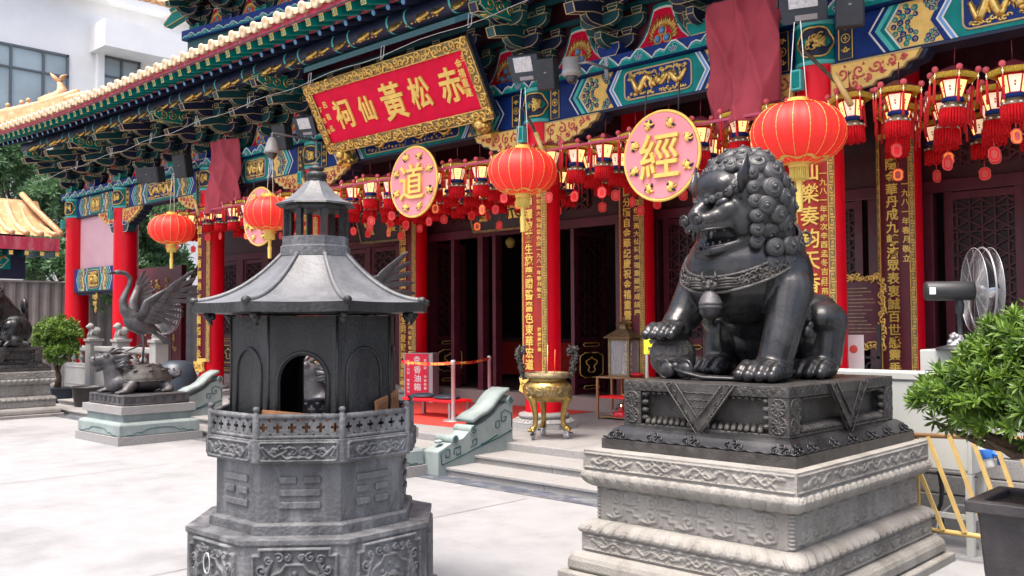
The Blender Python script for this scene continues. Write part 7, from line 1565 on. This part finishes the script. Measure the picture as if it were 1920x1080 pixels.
pb_ = thing('plant_pot', 'dark square planter behind the left lion pedestal', 'planter', (lb.x+.1, 8.6, 0)); m = MB(); m.lathe([(.28, 0), (.36, .34), (.43, .36), (.43, .41), (.34, .41)], 4, a0=pi/4, a1=pi/4+2*pi, sm=False); m.build('pot_body', 'slate', pb_, bevel=.01); m = MB(); m.lathe([(.33, .39), (0, .4)], 4, a0=pi/4, a1=pi/4+2*pi, sm=False); m.build('soil', 'soil', pb_)
# ================================================================ far left: gate bay, balustrade, bins
gx0, gx1 = CX[5], CX[4]
b = part('gate_panel', hall); q = [pix(163, 412, y=10.5), pix(150, 515, y=10.4)]
m = MB(); m.bx((gx0+.2, 10.5, 3.42), (gx1-.2, 10.56, ZB0-.04)); m.build('pink_board', 'pinkpale', b)
make_beam(gx0+.24, gx1-.24, 10.36, 2.80, 3.42, False)
m = MB(); m.bx((gx0+.2, 10.45, 2.70), (gx1-.2, 10.6, 2.78)); m.build('gate_lintel', 'bluedark', hall)
m = MB()
for k in range(12): m.tube([(-25.3+p[0], 10.4, 2.45+p[2]) for p in spiral((random.uniform(-.12, .12), random.uniform(-.2, .25)), .07, 1.3, k, 10)], .016, 5)
m.build('gilt_pendant', 'gold', hall)
for x, lab in ((-20.9, 0),):
    pass
m = MB(); m.bx((-28.6, 12.9, PZ), (-25.4, 13.05, 3.6)); m.build('maroon_side_wall', 'maroon', hall)
m = MB(); rr_ = random.Random(2); m.tube(spiral((0, 0), .09, 1.2, 0, 9), .012, 4); gws = m.mesh('gilt_scroll', ['gold'])
for k in range(50): put('gilt_scroll', gws, hall, (rr_.uniform(-28.2, -25.6), 12.88, rr_.uniform(.8, 3.2))).rotation_euler.y = k
# stone balustrade with small lion posts
bal = thing('stone_balustrade', 'grey stone balustrade with small lion posts at the far left terrace', 'balustrade', (0, 9.55, 0))
posts = [pix(x, y, y=9.55) for x, y in ((176, 632), (227, 630), (298, 640), (120, 634))]; xs_ = sorted(p.x for p in posts); zt = 1.48
for x in xs_:
    ps = part('post', bal, (x, 0, 0)); m = MB(); m.bx((-.15, -.15, 0), (.15, .15, zt)); m.build('shaft', 'stonepale', ps, bevel=.01); m = MB(); m.bx((-.18, -.18, zt), (.18, .18, zt+.06)); m.lathe([(.17, zt+.06), (.15, zt+.1), (.17, zt+.14)], 12); m.build('cap', 'stonepale', ps)
    m = MB(); m.sph((0, .05, zt+.24), (.10, .14, .11)); m.sph((0, -.08, zt+.36), (.085, .085, .085)); m.cap((.05, -.06, zt+.25), (.06, -.1, zt+.15), .04, .035); m.cap((-.05, -.06, zt+.25), (-.06, -.1, zt+.15), .04, .035); m.sph((0, -.16, zt+.35), .04); sculpt(m, 'lion_finial', 'stonepale', ps, .02, 2)
for a, c_ in zip(xs_[:-1], xs_[1:]):
    pn = part('panel', bal); m = MB(); m.bx((a+.15, -.07, 1.22), (c_-.15, .07, 1.36)); m.build('hand_rail', 'stonepale', pn, bevel=.03)
    m = MB(); m.bx((a+.15, -.05, .3), (c_-.15, .05, .92)); m.build('slab', 'stonepale', pn, bevel=.01); m = MB(); outline(m, [(a+.25, .4), (c_-.25, .4), (c_-.25, .82), (a+.25, .82)], -.052, .012, 0); m.build('slab_frame', 'stonepale', pn)
    n = max(1, int((c_-a)/.45))
    for k in range(n): m = MB(); m.lathe([(.07, .92), (.04, .97), (.09, 1.05), (.1, 1.1), (.05, 1.16), (.08, 1.22)], 12, ((a+(c_-a)*(k+.5)/n), 0, 0)); m.build('vase_baluster', 'stonepale', pn)
def bin_(px, py, r, h, mt, label, y=8.0):
    p = pix(px, py, z=0); t = thing('waste_bin', label, 'bin', p); m = MB(); m.lathe([(r*.8, 0), (r, h*.95), (r*1.06, h*.96), (r*1.06, h), (r*.95, h), (r*.9, h*.6), (0, h*.6)], 22); m.build('tub', mt, t); m = MB(); m.tube([(r*1.06*math.cos(a), r*1.06*math.sin(a), h) for a in np.linspace(0, 2*pi, 24, endpoint=False)], .015, 6, closed=True); m.build('rim', 'darkmetal', t)
bin_(168, 770, .36, .52, 'pot', 'dark brown tub between the left lion and the turtle'); 
p = pix(330, 755, z=PZ); wt_ = thing('covered_machine', 'blue grey covered machine behind the left turtle tail', 'machine', (p.x, p.y, PZ)); m = MB(); m.lathe([(.38, 0), (.40, .05), (.40, .55), (.33, .75), (.18, .84), (0, .85)], 14); m.build('cover', 'slate', wt_); m = MB(); m.lathe([(.0, -.03), (.10, -.03), (.10, .03), (0, .03)], 16, (.40, -.2, .1), ax='y'); m.build('wheel', 'blackplastic', wt_)
# traffic cones and barrier near the left turtle
p = pix(208, 760, z=0); cn = thing('traffic_cone', 'red and white traffic cone behind the left turtle head', 'cone', p); m = MB(); m.lathe([(.2, 0), (.2, .03), (.13, .04)], 4, a0=pi/4, a1=pi/4+2*pi, sm=False); m.build('base', 'blackplastic', cn); m = MB(); m.lathe([(.13, .04), (.09, .3)], 16, mi=0); m.lathe([(.09, .3), (.06, .5)], 16, mi=1); m.lathe([(.06, .5), (.025, .72), (0, .72)], 16, mi=0); m.build('cone', ['poster', 'paper'], cn)
# ================================================================ left pavilion roof corner
pv = thing('side_pavilion', 'small pavilion with orange tiled roof and painted beam at the left edge', 'pavilion', (0, 0, 0)); PX = -24.5
ee = pix(104, 440, x=PX); ye_, ze_ = ee.y, ee.z; y_s = ye_-5.0
rowm = MB(); rp = [(0, 0, 0), (-.35, 0, .10), (-.8, 0, .33), (-1.2, 0, .68), (-1.5, 0, 1.05)]; rowm.tube(rp, .072, 10, cap=True); rowm.sph((.01, 0, 0), (.03, .078, .078), 10, 8); rme = rowm.mesh('tile_row', ['tileorange'])
k = 0; y = ye_
while y > y_s:
    o = put('tile_row', rme, pv, (PX, y, ze_)); sl = 1 if k > 3 else .75+.06*k; o.scale = (1, 1.0, sl); y -= .34; k += 1
m = MB(); P_ = np.array([[(PX+x-.02, yy, ze_+z-.05) for x, _, z in rp] for yy in (y_s-.2, ye_+.1)]); m.grid(P_); m.build('roof_deck', 'tileorange', pv)
m = MB(); m.tube([(PX+.05, ye_+.12, ze_+.02), (PX-.4, ye_+.1, ze_+.25), (PX-.9, ye_-.1, ze_+.65), (PX-1.5, ye_-.3, ze_+1.15)], .075, 10); m.build('corner_ridge', 'tileorange', pv)
m = MB(); m.bx((PX-.06, y_s, ze_-.42), (PX+.02, ye_+.1, ze_-.10)); m.build('fascia_board', 'fascia', pv)
for k in range(14): m = MB(); m.bx((PX-.8, ye_-.02-.36*k, ze_-.56), (PX+.0, ye_+.10-.36*k, ze_-.44)); m.build('rafter', 'tealdark', pv); m = MB(); m.bx((PX+.0, ye_-.0-.36*k, ze_-.55), (PX+.006, ye_+.09-.36*k, ze_-.45)); m.build('rafter_end', 'cream', pv)
zq = pix(60, 475, x=PX-.5).z; zq2 = pix(60, 505, x=PX-.5).z
m = MB(); m.bx((PX-.7, y_s, zq2-.25), (PX-.45, ye_-.55, zq+.45)); m.build('beam', 'bluedark', pv)
m = MB(); m.bx((PX-.45, ye_-3.3, zq2-.02), (PX-.43, ye_-.9, zq+.06)); m.build('painted_panel', 'teal', pv); m = MB(); m.tube([(PX-.425, a_, c_) for a_, c_ in ((ye_-3.2, zq2+.02), (ye_-1.1, zq2+.02), (ye_-.95, (zq+zq2)/2), (ye_-1.1, zq+.02), (ye_-3.2, zq+.02))], .012, 5); m.build('panel_outline', 'white', pv)
m = MB()
for s_ in (1, -1):
    for pts, r in dragon_strokes(.8, .3, s_): m.tube([(PX-.42, ye_-1.9+a_-s_*.5, (zq+zq2)/2+c_) for a_, c_ in pts], r, 5)
m.build('dragon', 'gold', pv)
for yy in (y_s-.5,): m = MB(); m.lathe([(.2, 0), (.2, zq2)], 16, (PX-.6, yy, 0)); m.build('pillar', 'red', pv)
# ================================================================ corrugated fence, trees, white building, upper pavilion
fx = -33.0; fz = pix(80, 530, x=fx).z; fe = thing('corrugated_fence', 'grey brown corrugated metal fence behind the far left columns', 'fence', (fx, 0, 0))
P_ = [];
for i, y in enumerate(np.arange(6, 30, .09)): P_.append([(.05*((i // 2) % 2), y, 0), (.05*((i // 2) % 2), y, fz)])
m = MB(); m.grid(np.array(P_), sm=False); m.build('sheeting', 'corrugated', fe); m = MB(); m.bx((-.05, 6, fz), (.1, 30, fz+.06)); m.build('top_rail', 'corrugated', fe)
def tree(x, y, h, cz_, rad, n, label, seed):
    t = thing('leafy_tree', label, 'tree', (x, y, 0)); r_ = random.Random(seed); m = MB(); m.tube([(0, 0, 0), (.1, .1, h*.3), (-.1, 0, h*.6), (0, 0, h*.85)], [.28, .22, .16, .06], 10); cl = []
    for k in range(9): e = (r_.uniform(-1, 1)*rad[0]*.7, r_.uniform(-1, 1)*rad[1]*.7, cz_+r_.uniform(-.7, .8)*rad[2]); m.tube([(0, 0, h*.35+.04*h*k*.6), (e[0]*.5, e[1]*.5, (h*.45+e[2])/2), e], [.12, .08, .02], 7); cl.append((e, (rad[0]*r_.uniform(.35, .55), rad[1]*r_.uniform(.35, .55), rad[2]*r_.uniform(.28, .45))))
    m.build('trunk', 'bark', t); m = MB(); rosette_crown(m, cl, n, .30, seed, .2); m.build('crown', 'leaftree', t)
q = pix(70, 380, x=-37.0); tree(-37.0, q.y, 7, q.z, (2.6, 2.6, 2.2), 2600, 'green leafy tree behind the corrugated fence at the left', 21)
q = pix(110, 470, x=-35.0); tree(-35.0, q.y+.6, 5.5, q.z-.4, (1.8, 1.6, 1.6), 1400, 'lower leafy tree beside the far left column', 25)
q = pix(320, 470, x=-31.0); tree(-31.0, q.y, 6, q.z, (2.2, 2.8, 1.9), 2200, 'green leafy tree seen between the far left columns', 23)
wb = thing('white_building', 'white rendered building with grey framed windows above the temple eave', 'building', (0, 0, 0)); WX = -42.0
def WP(px, py): p = pix(px, py, x=WX); return p.y, p.z
y_a, _ = WP(-120, 100); y_b = WP(470, 60)[0]; ztop = WP(150, 2)[1]
m = MB(); m.bx((WX-8, y_a-6, 0), (WX, y_b+25, ztop+.3)); m.build('wall', 'plaster', wb)
m = MB(); m.bx((WX-8, y_a-6, ztop+.1), (WX+.7, y_b+25, ztop+.45)); m.build('eaves_soffit', 'plaster', wb)
m = MB(); y = y_a-6; 
row = MB(); row.tube([(0, 0, 0), (-2.4, 0, 1.2)], .13, 8); rowme = row.mesh('roof_tile_row', ['tileorange'])
while y < y_b+10: put('roof_tile_row', rowme, wb, (WX+.75, y, ztop+.55)); y += .34
m = MB(); m.add([(WX+.72, y_a-6, ztop+.46), (WX+.72, y_b+25, ztop+.46), (WX-2, y_b+25, ztop+1.8), (WX-2, y_a-6, ztop+1.8)], [(0, 1, 2, 3)]); m.build('roof_slope', 'tileorange', wb)
def window(pxa, pya, pxb, pyb, splits, label=None, transom=.3):
    ya, za = WP(pxa, pya); yb, zb_ = WP(pxb, pyb); zlo, zhi = min(za, zb_), max(za, zb_); w_ = part('window', wb)
    m = MB(); m.bx((WX+.01, ya, zlo), (WX+.03, yb, zhi)); m.build('pane', 'winglass', w_)
    m = MB(); fw2 = .10
    for a, c_ in (((ya, zlo), (ya+fw2, zhi)), ((yb-fw2, zlo), (yb, zhi)), ((ya, zhi-fw2), (yb, zhi)), ((ya, zlo), (yb, zlo+fw2)), ((ya, zhi-(zhi-zlo)*transom), (yb, zhi-(zhi-zlo)*transom+fw2*.8))): m.bx((WX+.025, a[0], a[1]), (WX+.11, c_[0], c_[1]))
    for s in splits: yy = ya+(yb-ya)*s; m.bx((WX+.025, yy-.05, zlo), (WX+.105, yy+.05, zhi))
    m.build('frame', 'winframe', w_)
window(-40, 225, 128, 104, (.33, .70)); window(182, 190, 262, 118, (.55,), transom=.45)
ya, za = WP(168, 90); yb, zb_ = WP(330, 120)
m = MB(); m.bx((WX, ya, za-.2), (WX+1.6, yb, za+1.0)); m.build('balcony_canopy', 'plaster', wb); m = MB(); m.bx((WX, ya+.25, za-6), (WX+.3, ya+.55, za-.2)); m.build('pier', 'plaster', wb)
# upper storey with bracket tier above the main eave
up = thing('upper_pavilion', 'teal bracketed upper storey corner rising behind the yellow eave', 'pavilion', (0, 0, 0)); u0 = pix(352, 60, y=15.0); up.location = u0; up.rotation_euler.z = R(10); up.scale = (1.25, 1.25, 1.25)
m = MB(); m.bx((-.0, 0, -3), (9, 4, .0)); m.build('wall', 'tealdark', up); m = MB(); m.bx((-.1, -.12, -.25), (9, .1, .0)); m.build('plate_board', 'blue', up)
for k in range(12): put('wave_ornament', wave_me, up, (.56*k-.05, -.125, -.22)); 
for k in range(5):
    bs = bracket_set(.25+1.3*k, .2, .0, up, k % 2)
    if k: flame_panel(.25+1.3*k-.65, .8, up, .25, .0)
m = MB(); m.bx((-.1, .3, 0), (9, .5, 2.5)); m.build('backing', 'darkred', up)
for k in range(2):
    m = MB(); m.prism([(.2, .1), (.2, -.1), (-.9, -.32), (-1.0, -.22), (-.6, .05)], -.1, .1, 'y', 0); m.tube([(a_, -.102, c_) for a_, c_ in [(.2, .1), (.2, -.1), (-.9, -.32), (-1.0, -.22), (-.6, .05)]], .014, 4, 1, closed=True); m.build('corner_beak', ['teal', 'cream'], up, (-.05+.25*k, .1, .62+.35*k))
m = MB(); m.bx((-1.2, -1.6, 1.3), (9, 4, 1.45)); m.build('eave_soffit', 'bluedark', up)
bpy.data.scenes.remove(TMP)
